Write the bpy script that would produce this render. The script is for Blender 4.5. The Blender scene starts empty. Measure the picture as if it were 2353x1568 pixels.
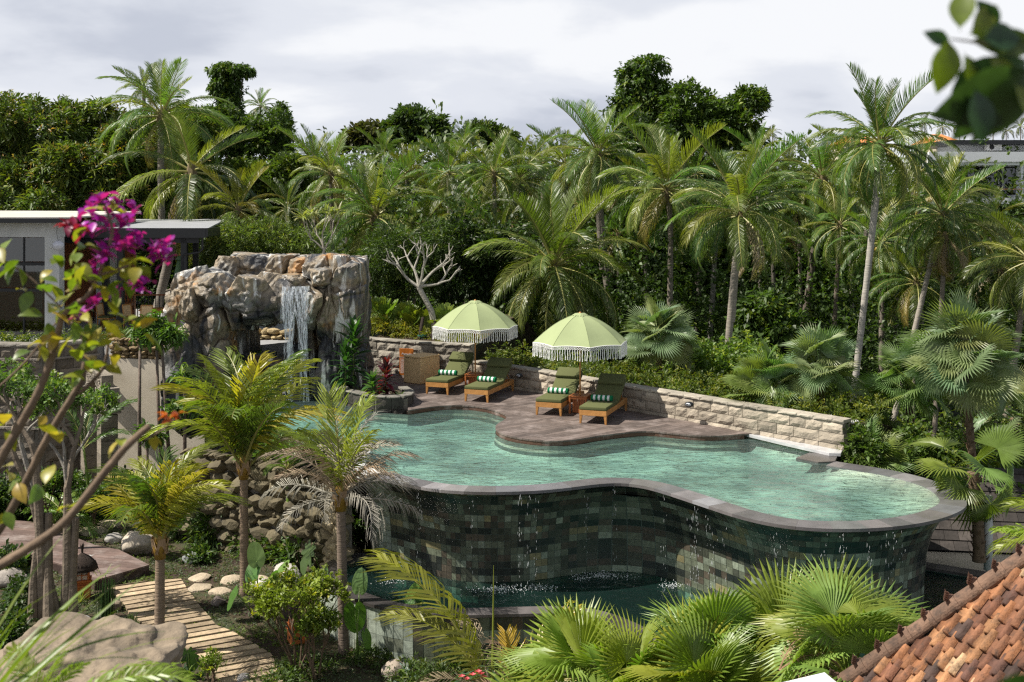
import bpy, bmesh, math, random
import numpy as np
from mathutils import Vector, Matrix, noise
PI = math.pi
rad = math.radians
SC = bpy.context.scene
COL = SC.collection
R = random.Random(7)

# ------------------------------------------------------------------ camera
EYE, FPX, HX, HY = 5.4, 2608.0, 1176.5, 461.0        # eye height, focal length, horizon in the units of a 2353 px wide frame
cam = bpy.data.cameras.new('camera')
cam.sensor_width = 36.0
cam.lens = FPX / 2353 * 36
cam.shift_y = -(784 - HY) / 2353
cam.clip_start, cam.clip_end = 0.05, 3000
cam.dof.use_dof = True
cam.dof.focus_distance = 25.0
cam.dof.aperture_fstop = 4.8
camo = bpy.data.objects.new('camera', cam)
camo.location = (0, 0, EYE)
camo.rotation_euler = (PI / 2, 0, 0)
COL.objects.link(camo)
SC.camera = camo

# ------------------------------------------------------------------ sun, sky, exposure
SUN = Vector((-1.0, -0.12, 1.36)).normalized()          # towards the sun
sun = bpy.data.lights.new('sun', 'SUN')
sun.energy, sun.angle, sun.color = 5.0, rad(0.5), (1.0, 0.94, 0.84)
suno = bpy.data.objects.new('sun', sun)
suno.rotation_euler = SUN.to_track_quat('Z', 'Y').to_euler()
suno.location = (-60, -10, 80)
COL.objects.link(suno)
world = bpy.data.worlds.new('World')
SC.world = world
world.use_nodes = True
def build_world():
    nt = world.node_tree; N = nt.nodes; L = nt.links
    N.clear()
    out = N.new('ShaderNodeOutputWorld'); bg = N.new('ShaderNodeBackground')
    sky = N.new('ShaderNodeTexSky'); sky.sky_type = 'NISHITA'; sky.sun_disc = False
    sky.sun_elevation = math.asin(SUN.z); sky.sun_rotation = math.atan2(SUN.x, SUN.y)
    sky.air_density, sky.dust_density = 1.0, 1.5
    sc = N.new('ShaderNodeVectorMath'); sc.operation = 'SCALE'; sc.inputs['Scale'].default_value = 0.075
    L.new(sky.outputs[0], sc.inputs[0])
    tc = N.new('ShaderNodeTexCoord'); sep = N.new('ShaderNodeSeparateXYZ'); L.new(tc.outputs['Generated'], sep.inputs[0])
    z = N.new('ShaderNodeMath'); z.operation = 'MAXIMUM'; z.inputs[1].default_value = 0.0; L.new(sep.outputs[2], z.inputs[0])
    za = N.new('ShaderNodeMath'); za.operation = 'ADD'; za.inputs[1].default_value = 0.26; L.new(z.outputs[0], za.inputs[0])
    comb = N.new('ShaderNodeCombineXYZ')
    for i in (0, 1):
        d = N.new('ShaderNodeMath'); d.operation = 'DIVIDE'; L.new(sep.outputs[i], d.inputs[0]); L.new(za.outputs[0], d.inputs[1]); L.new(d.outputs[0], comb.inputs[i])
    def nz(scale, detail, rough, off, dist=0.3):
        m = N.new('ShaderNodeMapping'); m.inputs['Location'].default_value = off; L.new(comb.outputs[0], m.inputs[0])
        n = N.new('ShaderNodeTexNoise'); n.inputs['Scale'].default_value = scale; n.inputs['Detail'].default_value = detail
        n.inputs['Roughness'].default_value = rough; n.inputs['Distortion'].default_value = dist; L.new(m.outputs[0], n.inputs['Vector']); return n
    def ramp(src, stops):
        r = N.new('ShaderNodeValToRGB'); e = r.color_ramp.elements
        e[0].position, e[0].color = stops[0]; e[1].position, e[1].color = stops[-1]
        for p, c in stops[1:-1]:
            x = e.new(p); x.color = c
        r.color_ramp.interpolation = 'EASE'
        L.new(src, r.inputs[0]); return r
    n1 = nz(1.35, 8, 0.50, (3.1, 1.7, 0), 0.15)
    n2 = nz(0.7, 4, 0.5, (11.2, 5.3, 2), 0.1)
    shade = ramp(n1.outputs[0], [(0.34, (0.37, 0.395, 0.455, 1)), (0.48, (0.50, 0.52, 0.565, 1)), (0.60, (0.61, 0.62, 0.64, 1))])
    cov = ramp(n2.outputs[0], [(0.40, (0, 0, 0, 1)), (0.56, (1, 1, 1, 1))])
    hz = N.new('ShaderNodeMapRange'); hz.inputs[1].default_value, hz.inputs[2].default_value = 0.22, 0.50
    hz.inputs[3].default_value, hz.inputs[4].default_value = 1.0, 0.0; L.new(sep.outputs[2], hz.inputs[0])
    mx = N.new('ShaderNodeMath'); mx.operation = 'MAXIMUM'; L.new(cov.outputs[0], mx.inputs[0]); L.new(hz.outputs[0], mx.inputs[1])
    top = N.new('ShaderNodeMapRange'); top.inputs[1].default_value, top.inputs[2].default_value = 0.25, 0.75
    top.inputs[3].default_value, top.inputs[4].default_value = 1.0, 0.42; L.new(sep.outputs[2], top.inputs[0])
    dim = N.new('ShaderNodeVectorMath'); dim.operation = 'SCALE'; L.new(shade.outputs[0], dim.inputs[0]); L.new(top.outputs[0], dim.inputs['Scale'])
    mix = N.new('ShaderNodeMixRGB'); L.new(mx.outputs[0], mix.inputs[0]); L.new(sc.outputs[0], mix.inputs[1]); L.new(dim.outputs[0], mix.inputs[2])
    L.new(mix.outputs[0], bg.inputs[0]); bg.inputs[1].default_value = 1.0
    L.new(bg.outputs[0], out.inputs[0])
build_world()
SC.view_settings.view_transform = 'Standard'
SC.view_settings.look = 'None'
SC.view_settings.exposure = 0.62
SC.view_settings.gamma = 1.0
SC.view_settings.use_curve_mapping = False
SC.render.engine = 'CYCLES'
cy = SC.cycles
cy.max_bounces, cy.diffuse_bounces, cy.glossy_bounces, cy.transmission_bounces, cy.transparent_max_bounces = 6, 3, 2, 4, 14
cy.caustics_reflective = cy.caustics_refractive = False
cy.use_denoising = False
cy.sample_clamp_indirect = 2.5
cy.sample_clamp_direct = 5.0
cy.pixel_filter_type = 'BLACKMAN_HARRIS'
cy.filter_width = 1.3
cy.volume_bounces = 0

# ------------------------------------------------------------------ placing
def on(x, y, z=0.0):
    D = (EYE - z) * FPX / (y - HY)
    return Vector(((x - HX) / FPX * D, D, z))
def at(x, y, D):
    return Vector(((x - HX) / FPX * D, D, EYE - (y - HY) / FPX * D))

# ------------------------------------------------------------------ objects
def tag(o, label=None, cat=None, group=None, kind=None):
    if label: o['label'] = label
    if cat: o['category'] = cat
    if group: o['group'] = group
    if kind: o['kind'] = kind
    return o
def thing(name, label, cat, loc=(0, 0, 0), rz=0.0, group=None):
    o = bpy.data.objects.new(name, None); COL.objects.link(o)
    o.location = loc; o.rotation_euler = (0, 0, rz); o.empty_display_size = 0.1
    return tag(o, label, cat, group, 'thing')
def put(name, mesh, parent=None, loc=(0, 0, 0), rot=(0, 0, 0), scale=(1, 1, 1), color=None, origin=None):
    o = bpy.data.objects.new(name, mesh); COL.objects.link(o)
    o.parent = parent
    o.location = loc if origin is None else Vector(loc) - Vector(origin)
    o.rotation_euler = rot; o.scale = scale if not isinstance(scale, (int, float)) else (scale,) * 3
    if color: o.color = (*color, 1)
    return o
def copy_tree(o, parent=None):
    c = o.copy(); COL.objects.link(c)
    if parent: c.parent = parent
    for ch in o.children: copy_tree(ch, c)
    return c
class MB:
    def __init__(s): s.v = []; s.f = []; s.mi = []; s.m = 0
    def add(s, vs, fs):
        b = len(s.v); s.v.extend([tuple(p) for p in vs]); s.f.extend([tuple(b + i for i in q) for q in fs]); s.mi.extend([s.m] * len(fs)); return s
    def box(s, c, d, rz=0.0, M=None):
        x, y, z = (k / 2 for k in d); ca, sa = math.cos(rz), math.sin(rz); vs = []
        for a, b, e in ((-1,-1,-1),(1,-1,-1),(1,1,-1),(-1,1,-1),(-1,-1,1),(1,-1,1),(1,1,1),(-1,1,1)):
            p = Vector((a*x, b*y, e*z))
            if M: p = M @ p
            vs.append((c[0] + p.x*ca - p.y*sa, c[1] + p.x*sa + p.y*ca, c[2] + p.z))
        return s.add(vs, [(3,2,1,0),(4,5,6,7),(0,1,5,4),(1,2,6,5),(2,3,7,6),(3,0,4,7)])
    def tube(s, pts, rs, n=6, caps=True):
        pts = [Vector(p) for p in pts]
        if isinstance(rs, (int, float)): rs = [rs] * len(pts)
        vs = []; up = None
        for i, p in enumerate(pts):
            t = (pts[min(i+1, len(pts)-1)] - pts[max(i-1, 0)]).normalized()
            if up is None: up = Vector((0, 0, 1)) if abs(t.z) < 0.9 else Vector((1, 0, 0))
            a = t.cross(up); a = a.normalized() if a.length > 1e-6 else Vector((1, 0, 0)); b = a.cross(t).normalized(); up = b
            for k in range(n):
                w = 2 * PI * k / n; vs.append(p + (a * math.cos(w) + b * math.sin(w)) * rs[i])
        fs = [(i*n + k, i*n + (k+1) % n, (i+1)*n + (k+1) % n, (i+1)*n + k) for i in range(len(pts)-1) for k in range(n)]
        if caps: fs += [tuple(range(n-1, -1, -1)), tuple((len(pts)-1)*n + k for k in range(n))]
        return s.add(vs, fs)
    def lathe(s, c, prof, n=16, caps=True):
        vs = [(c[0] + r*math.cos(2*PI*k/n), c[1] + r*math.sin(2*PI*k/n), c[2] + z) for r, z in prof for k in range(n)]
        fs = [(i*n + k, i*n + (k+1) % n, (i+1)*n + (k+1) % n, (i+1)*n + k) for i in range(len(prof)-1) for k in range(n)]
        if caps: fs += [tuple(range(n-1, -1, -1)), tuple((len(prof)-1)*n + k for k in range(n))]
        return s.add(vs, fs)
    def prism(s, poly, z0, z1):
        n = len(poly); vs = [(p[0], p[1], z0) for p in poly] + [(p[0], p[1], z1) for p in poly]
        return s.add(vs, [tuple(range(n-1, -1, -1)), tuple(range(n, 2*n))] + [(i, (i+1) % n, n + (i+1) % n, n + i) for i in range(n)])
    def mesh(s, name, mats, smooth=False, bevel=0):
        me = bpy.data.meshes.new(name); me.from_pydata(s.v, [], s.f)
        for m in (mats if isinstance(mats, (list, tuple)) else [mats]): me.materials.append(m)
        if any(s.mi): me.polygons.foreach_set('material_index', s.mi)
        if bevel:
            bm = bmesh.new(); bm.from_mesh(me)
            bmesh.ops.bevel(bm, geom=[e for e in bm.edges if len(e.link_faces) == 2 and e.calc_face_angle(0) > 0.5], offset=bevel, segments=2, affect='EDGES', profile=0.6)
            bm.to_mesh(me); bm.free()
        if smooth: me.polygons.foreach_set('use_smooth', [True] * len(me.polygons))
        me.update(); return me
    def build(s, name, mats, parent=None, origin=None, color=None, smooth=False, bevel=0, **k):
        if origin is None and parent is not None and parent.parent is None and k.pop('world', False): origin = parent.location
        k.pop('world', None)
        if origin is not None:
            o = Vector(origin); s.v = [(a - o.x, b - o.y, c - o.z) for a, b, c in s.v]
        return put(name, s.mesh(name, mats, smooth, bevel), parent, color=color, **k)

# ------------------------------------------------------------------ materials
def nodes(name):
    m = bpy.data.materials.new(name); m.use_nodes = True
    nt = m.node_tree; nt.nodes.clear(); return m, nt, nt.nodes, nt.links
def mat(name, col=(0.5, 0.5, 0.5), rough=0.7, var=0.25, scale=3.0, bump=0.0, bscale=None, objcol=False, attr=False, metal=0.0, stretch=(1, 1, 1), col2=None, spec=0.4, coords='Object', rnd=0.0, detail=5, coat=0.0, trans=0.0, stain=None, stain_scale=1.2, stain_lo=0.52, stain_hi=0.66):
    m, nt, N, L = nodes(name)
    out = N.new('ShaderNodeOutputMaterial'); b = N.new('ShaderNodeBsdfPrincipled')
    b.inputs['Roughness'].default_value = rough; b.inputs['Metallic'].default_value = metal
    b.inputs['Specular IOR Level'].default_value = spec; b.inputs['Coat Weight'].default_value = coat
    if objcol: base = N.new('ShaderNodeObjectInfo').outputs['Color']
    elif attr:
        at_ = N.new('ShaderNodeAttribute'); at_.attribute_name = 'Col'; base = at_.outputs['Color']
    else:
        rgb = N.new('ShaderNodeRGB'); rgb.outputs[0].default_value = (*col, 1); base = rgb.outputs[0]
    tc = N.new('ShaderNodeTexCoord'); mp = N.new('ShaderNodeMapping'); mp.inputs['Scale'].default_value = stretch
    if coords == 'World':
        g = N.new('ShaderNodeNewGeometry'); L.new(g.outputs['Position'], mp.inputs[0])
    else: L.new(tc.outputs[coords], mp.inputs[0])
    nz = N.new('ShaderNodeTexNoise'); nz.inputs['Scale'].default_value = scale; nz.inputs['Detail'].default_value = detail; nz.inputs['Roughness'].default_value = 0.62
    L.new(mp.outputs[0], nz.inputs['Vector'])
    if col2 is not None:
        rp = N.new('ShaderNodeValToRGB'); rp.color_ramp.elements[0].position = 0.42; rp.color_ramp.elements[1].position = 0.60; L.new(nz.outputs[0], rp.inputs[0])
        mx = N.new('ShaderNodeMixRGB'); L.new(rp.outputs[0], mx.inputs[0]); L.new(base, mx.inputs[1]); mx.inputs[2].default_value = (*col2, 1); base = mx.outputs[0]
    mr = N.new('ShaderNodeMapRange'); mr.inputs[1].default_value, mr.inputs[2].default_value = 0.3, 0.7
    mr.inputs[3].default_value, mr.inputs[4].default_value = 1 - var, 1 + var; L.new(nz.outputs[0], mr.inputs[0])
    vm = N.new('ShaderNodeVectorMath'); vm.operation = 'SCALE'; L.new(base, vm.inputs[0]); L.new(mr.outputs[0], vm.inputs['Scale']); colr = vm.outputs[0]
    if rnd:
        oi = N.new('ShaderNodeObjectInfo'); m2 = N.new('ShaderNodeMapRange'); m2.inputs[3].default_value, m2.inputs[4].default_value = 1 - rnd, 1 + rnd
        L.new(oi.outputs['Random'], m2.inputs[0]); v2 = N.new('ShaderNodeVectorMath'); v2.operation = 'SCALE'; L.new(colr, v2.inputs[0]); L.new(m2.outputs[0], v2.inputs['Scale']); colr = v2.outputs[0]
    if stain is not None:
        n3 = N.new('ShaderNodeTexNoise'); n3.inputs['Scale'].default_value = stain_scale; n3.inputs['Detail'].default_value = 6; n3.inputs['Roughness'].default_value = 0.7
        g = N.new('ShaderNodeNewGeometry'); L.new(g.outputs['Position'], n3.inputs['Vector'])
        m3 = N.new('ShaderNodeMapRange'); m3.inputs[1].default_value, m3.inputs[2].default_value = stain_lo, stain_hi; L.new(n3.outputs[0], m3.inputs[0])
        x3 = N.new('ShaderNodeMixRGB'); L.new(m3.outputs[0], x3.inputs[0]); L.new(colr, x3.inputs[1]); x3.inputs[2].default_value = (*stain, 1); colr = x3.outputs[0]
    L.new(colr, b.inputs['Base Color'])
    if bump:
        n2 = N.new('ShaderNodeTexNoise'); n2.inputs['Scale'].default_value = bscale or scale * 5; n2.inputs['Detail'].default_value = 6; L.new(mp.outputs[0], n2.inputs['Vector'])
        bp = N.new('ShaderNodeBump'); bp.inputs['Strength'].default_value = bump; bp.inputs['Distance'].default_value = 0.03
        L.new(n2.outputs[0], bp.inputs['Height']); L.new(bp.outputs[0], b.inputs['Normal'])
    if trans:
        t = N.new('ShaderNodeBsdfTranslucent'); hs = N.new('ShaderNodeMixRGB'); hs.blend_type = 'MULTIPLY'; hs.inputs[0].default_value = 1; L.new(colr, hs.inputs[1]); hs.inputs[2].default_value = (1.45, 1.65, 0.5, 1)
        L.new(hs.outputs[0], t.inputs[0]); mixs = N.new('ShaderNodeMixShader'); mixs.inputs[0].default_value = trans
        L.new(b.outputs[0], mixs.inputs[1]); L.new(t.outputs[0], mixs.inputs[2]); L.new(mixs.outputs[0], out.inputs[0])
    else: L.new(b.outputs[0], out.inputs[0])
    return m
LEAF = mat('leaf', objcol=True, rough=0.40, var=0.22, scale=5, trans=0.42, spec=0.6)
DRYLEAF = mat('dry_leaf', objcol=True, rough=0.75, var=0.3, scale=6, trans=0.0, spec=0.3)
LEAFG = mat('glossy_leaf', objcol=True, rough=0.40, var=0.15, scale=4, trans=0.32, spec=0.45)
LEAFA = mat('foliage', attr=True, rough=0.5, var=0.0, trans=0.33, spec=0.4)
PETAL = mat('petal', objcol=True, rough=0.6, var=0.15, scale=30, trans=0.0)
BARK = mat('bark', objcol=True, rough=0.9, var=0.35, scale=6, bump=0.6, bscale=14, stretch=(1, 1, 1))
RACHIS = mat('leaf_rib', (.26, .25, .075), .5, .2, 6)
RING = mat('palm_bark', objcol=True, rough=0.85, var=0.28, scale=5, bump=0.5, bscale=9, stretch=(0.4, 0.4, 5), coords='Object')
STONE = mat('stone', objcol=True, rough=0.9, var=0.22, scale=2.5, bump=0.8, bscale=16, coords='World', rnd=0.12, stain=(0.05, 0.047, 0.04), stain_scale=2.2, stain_lo=0.60, stain_hi=0.72)
ROUGHSTONE = mat('boulder_stone', objcol=True, rough=0.9, var=0.25, scale=3, bump=0.7, bscale=18, coords='World')
MORTAR = mat('mortar', (0.16, 0.145, 0.12), 0.95, 0.3, 8, bump=0.4)
CREAM = mat('cream_render', (0.62, 0.55, 0.44), 0.85, 0.10, 1.2, bump=0.15, bscale=60, stain=(0.42, 0.36, 0.27), stain_scale=0.7, stain_lo=0.55, stain_hi=0.8)
CONC = mat('concrete', (0.52, 0.53, 0.52), 0.85, 0.12, 1.5, bump=0.15, bscale=30)
BLACK = mat('black_metal', (0.012, 0.013, 0.015), 0.4, 0.1, 5)
TEAK = mat('teak', (0.44, 0.215, 0.065), 0.5, 0.25, 3.0, bump=0.12, bscale=20, stretch=(1, 1, 1), rnd=0.06)
REDWOOD = mat('red_wood', (0.36, 0.12, 0.035), 0.5, 0.3, 3.0, bump=0.1, stretch=(6, 1, 1), rnd=0.12)
DECKM = mat('deck_wood', objcol=True, rough=0.7, var=0.30, scale=2.2, bump=0.35, bscale=9, coords='World', rnd=0.16, stain=(0.29, 0.24, 0.22), stain_scale=1.6, stain_lo=0.50, stain_hi=0.75)
SLEEPER = mat('sleeper_wood', objcol=True, rough=0.9, var=0.3, scale=5, bump=0.7, bscale=14, coords='World', rnd=0.2)
CUSHION = mat('olive_fabric', (0.105, 0.115, 0.050), 0.95, 0.10, 60, bump=0.15, bscale=300, spec=0.1)
TOWELG = mat('towel_green', (0.012, 0.17, 0.07), 0.95, 0.1, 60, bump=0.4, bscale=150, spec=0.1)
TOWELW = mat('towel_white', (0.80, 0.80, 0.80), 0.95, 0.05, 60, bump=0.4, bscale=150, spec=0.1)
CANVAS = mat('canvas', (0.29, 0.34, 0.18), 0.9, 0.05, 2.0, bump=0.08, bscale=12, spec=0.1, trans=0.0)
COTTON = mat('cotton_fringe', (0.82, 0.82, 0.80), 0.95, 0.08, 40, spec=0.1)
WHITE = mat('white_paint', (0.78, 0.79, 0.80), 0.5, 0.04, 2)
GREYM = mat('grey_paint', (0.42, 0.44, 0.46), 0.6, 0.06, 2)
COPING = mat('coping_stone', objcol=True, rough=0.30, var=0.20, scale=3, bump=0.12, bscale=40, coords='World', rnd=0.12, spec=0.6)
TILE = mat('pool_wall_tile', objcol=True, rough=0.36, var=0.30, scale=14, bump=0.15, bscale=60, coords='World', spec=0.5)
TILEA = mat('pool_wall_tile_mass', attr=True, rough=0.36, var=0.30, scale=14, bump=0.15, bscale=60, coords='World', spec=0.6)
GROUT = mat('grout', (0.10, 0.14, 0.12), 0.8, 0.2, 6)
TERRA = mat('terracotta', objcol=True, rough=0.85, var=0.35, scale=7, bump=0.35, bscale=40, coords='World', rnd=0.10, stain=(0.045, 0.033, 0.027), stain_scale=8.0, stain_lo=0.50, stain_hi=0.74)
SHINGLE = mat('dark_shingle', objcol=True, rough=0.85, var=0.35, scale=6, bump=0.4, bscale=20, coords='World', rnd=0.25)

def glassmat(name, tint, refl=0.25, rough=0.02):
    m, nt, N, L = nodes(name)
    out = N.new('ShaderNodeOutputMaterial'); t = N.new('ShaderNodeBsdfTransparent'); t.inputs[0].default_value = (*tint, 1)
    g = N.new('ShaderNodeBsdfGlossy'); g.inputs['Roughness'].default_value = rough; fr = N.new('ShaderNodeFresnel'); fr.inputs[0].default_value = 1.5
    ad = N.new('ShaderNodeMath'); ad.operation = 'ADD'; ad.inputs[1].default_value = refl; L.new(fr.outputs[0], ad.inputs[0])
    mx = N.new('ShaderNodeMixShader'); L.new(ad.outputs[0], mx.inputs[0]); L.new(t.outputs[0], mx.inputs[1]); L.new(g.outputs[0], mx.inputs[2]); L.new(mx.outputs[0], out.inputs[0])
    return m
GLASS = glassmat('window_glass', (0.45, 0.5, 0.5), 0.05)

# ------------------------------------------------------------------ leaf scatter
def leaf_cloud(name, P, Dr, L, W, C, mat_=LEAFA, droop=0.25):
    """rhombic folded leaves from numpy arrays: base points, directions, lengths, widths, colours"""
    n = len(P); rng = np.random.default_rng(n + 5)
    Dr = Dr / np.linalg.norm(Dr, axis=1, keepdims=True)
    up = np.tile(np.array([0, 0, 1.0]), (n, 1)) + rng.normal(0, 0.45, (n, 3))
    S = np.cross(Dr, up); S /= (np.linalg.norm(S, axis=1, keepdims=True) + 1e-9)
    L = L[:, None]; W = W[:, None]
    mid = P + Dr * L * 0.45
    tip = P + Dr * L; tip[:, 2] -= (droop * L[:, 0])
    v = np.stack([P, mid + S * W * 0.5, tip, mid - S * W * 0.5], 1).reshape(-1, 3)
    me = bpy.data.meshes.new(name)
    me.vertices.add(4 * n); me.vertices.foreach_set('co', v.astype(np.float32).ravel())
    idx = (np.arange(n)[:, None] * 4 + np.array([0, 1, 2, 0, 2, 3])[None]).ravel().astype(np.int32)
    me.loops.add(6 * n); me.loops.foreach_set('vertex_index', idx)
    me.polygons.add(2 * n); me.polygons.foreach_set('loop_start', np.arange(0, 6 * n, 3, dtype=np.int32)); me.polygons.foreach_set('loop_total', np.full(2 * n, 3, dtype=np.int32))
    me.update(calc_edges=True)
    ca = me.color_attributes.new('Col', 'FLOAT_COLOR', 'POINT')
    cc = np.ones((n, 4, 4), np.float32); cc[:, :, :3] = C[:, None, :]; ca.data.foreach_set('color', cc.ravel())
    me.materials.append(mat_)
    return me
def tufts(centers, normals, k, leaf, width, base, seed, spread=0.8, var=0.35, yellow=0.15, up=0.25):
    rng = np.random.default_rng(seed); n = len(centers)
    c = np.repeat(centers, k, 0); nn = np.repeat(normals, k, 0)
    d = nn + rng.normal(0, spread, (n * k, 3)); d[:, 2] += up
    Ls = leaf * rng.uniform(0.6, 1.3, n * k); Ws = width * rng.uniform(0.7, 1.3, n * k)
    tb = np.repeat(rng.uniform(1 - var, 1 + var, n), k) * rng.uniform(0.85, 1.15, n * k)
    ty = np.repeat(rng.random(n) < yellow, k)
    C = np.array(base)[None] * tb[:, None]
    C[ty] *= np.array([1.9, 1.45, 0.8])
    return c + rng.normal(0, leaf * 0.25, c.shape), d, Ls, Ws, C
def shell_points(lumps, n, seed, inner=0.7, cut=-0.5):
    rng = np.random.default_rng(seed)
    vol = np.array([l[3] * l[4] + l[4] * l[5] + l[3] * l[5] for l in lumps]); pick = rng.choice(len(lumps), n * 2, p=vol / vol.sum())
    Lm = np.array(lumps, float)[pick]
    d = rng.normal(0, 1, (n * 2, 3)); d /= np.linalg.norm(d, axis=1, keepdims=True)
    keep = d[:, 2] > cut; d = d[keep][:n]; Lm = Lm[keep][:n]
    a, b, c = d[:, 0], d[:, 1], d[:, 2]; q = Lm[:, 0] * 3.1 + Lm[:, 2] * 1.7
    w = 0.5 * np.sin(a * 4.1 + q) * np.cos(c * 3.7 - q) + 0.35 * np.sin(b * 6.3 + q * 2) * np.cos(a * 5.1 + c * 4) + 0.3 * np.sin(c * 9 + b * 7 + q)
    kp = w + rng.normal(0, .22, len(d)) > -0.30; d, Lm, w = d[kp], Lm[kp], w[kp]
    r = (rng.uniform(inner, 1.06, len(d)) * (1 + 0.42 * w) + np.abs(rng.normal(0, .13, len(d))))[:, None]
    return Lm[:, :3] + d * Lm[:, 3:6] * r, d
def crown_mesh(name, lumps, ntuft, k, leaf, width, base, seed, inner=0.7, cut=-0.5, **kw):
    P, Nn = shell_points(lumps, ntuft, seed, inner, cut)
    return leaf_cloud(name, *tufts(P, Nn, k, leaf, width, base, seed + 1, **kw))

# ------------------------------------------------------------------ boulders, blocks
def boulder_mesh(name, seed, sub=3, planes=12, boxy=0.0, rough=0.03, mat_=ROUGHSTONE, lo=0.72):
    r = random.Random(seed); bm = bmesh.new(); bmesh.ops.create_icosphere(bm, subdivisions=sub, radius=1)
    pl = [(Vector((r.gauss(0, 1), r.gauss(0, 1), r.gauss(0, 1))).normalized(), r.uniform(lo, 1.0)) for _ in range(planes)]
    for a in ((1,0,0),(-1,0,0),(0,1,0),(0,-1,0),(0,0,1),(0,0,-1)):
        pl.append(((Vector(a) + Vector((r.uniform(-.2,.2), r.uniform(-.2,.2), r.uniform(-.2,.2)))).normalized(), 1.0 - 0.0 * boxy))
    for v in bm.verts:
        d = v.co.normalized(); m = 1.7 if boxy else 1.15
        for n_, q in pl:
            c = d.dot(n_)
            if c > 0.05: m = min(m, q / c)
        v.co = d * m * (1 + rough * noise.noise(d * 4 + Vector((seed, 0, 0))))
    me = bpy.data.meshes.new(name); bm.to_mesh(me); bm.free(); me.materials.append(mat_)
    me.polygons.foreach_set('use_smooth', [False] * len(me.polygons)); me.update(); return me
SMALLROCKS = [boulder_mesh('rock_shape', 20 + i, 2, 9, 1, 0.04, STONE) for i in range(6)]
MIDROCKS = [boulder_mesh('boulder_shape', 40 + i, 4, 9, 0, 0.05) for i in range(5)]
for m_ in MIDROCKS: m_.polygons.foreach_set('use_smooth', [True] * len(m_.polygons))
def block_mesh(seed, amp=0.10, nx=5, nz=4, mat_=STONE):
    """a rough faced building block: front (y = -0.5) uneven, unit size"""
    r = random.Random(seed); mb = MB(); fr = []
    for j in range(nz):
        for i in range(nx):
            u, w = i / (nx - 1), j / (nz - 1); edge = i in (0, nx-1) or j in (0, nz-1)
            fr.append((u - 0.5, -0.5 + (r.uniform(0.02, 0.07) if edge else -r.uniform(0, amp)), w - 0.5))
    fs = [(j*nx+i, j*nx+i+1, (j+1)*nx+i+1, (j+1)*nx+i) for j in range(nz-1) for i in range(nx-1)]
    b = len(fr); back = [(-.5, .5, -.5), (.5, .5, -.5), (.5, .5, .5), (-.5, .5, .5)]
    fs += [(b+1, b, b+3, b+2), tuple([b, b+1] + [i for i in range(nx-1, -1, -1)]), tuple([b+2, b+3] + [(nz-1)*nx + i for i in range(nx)]),
           tuple([b+3, b] + [j*nx for j in range(nz)]), tuple([b+1, b+2] + [j*nx + nx-1 for j in range(nz-1, -1, -1)])]
    mb.add(fr + back, fs); return mb.mesh('block_shape', mat_)
BLOCKS = [block_mesh(60 + i) for i in range(8)]
FLATBLOCKS = [block_mesh(80 + i, 0.04) for i in range(5)]
def resample(path, step):
    pts = [Vector((p[0], p[1])) for p in path]; seg = [(pts[i+1] - pts[i]).length for i in range(len(pts)-1)]; T = sum(seg)
    n = max(1, round(T / step)); out = []
    for k in range(n + 1):
        s = T * k / n; i = 0
        while i < len(seg) - 1 and s > seg[i]: s -= seg[i]; i += 1
        out.append(pts[i].lerp(pts[i+1], min(1, s / seg[i])))
    return out
def along(path, s):
    pts = [Vector((p[0], p[1])) for p in path]; i = 0
    seg = [(pts[k+1] - pts[k]).length for k in range(len(pts)-1)]
    while i < len(seg) - 1 and s > seg[i]: s -= seg[i]; i += 1
    d = (pts[i+1] - pts[i]).normalized(); return pts[i] + d * s, d
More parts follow.
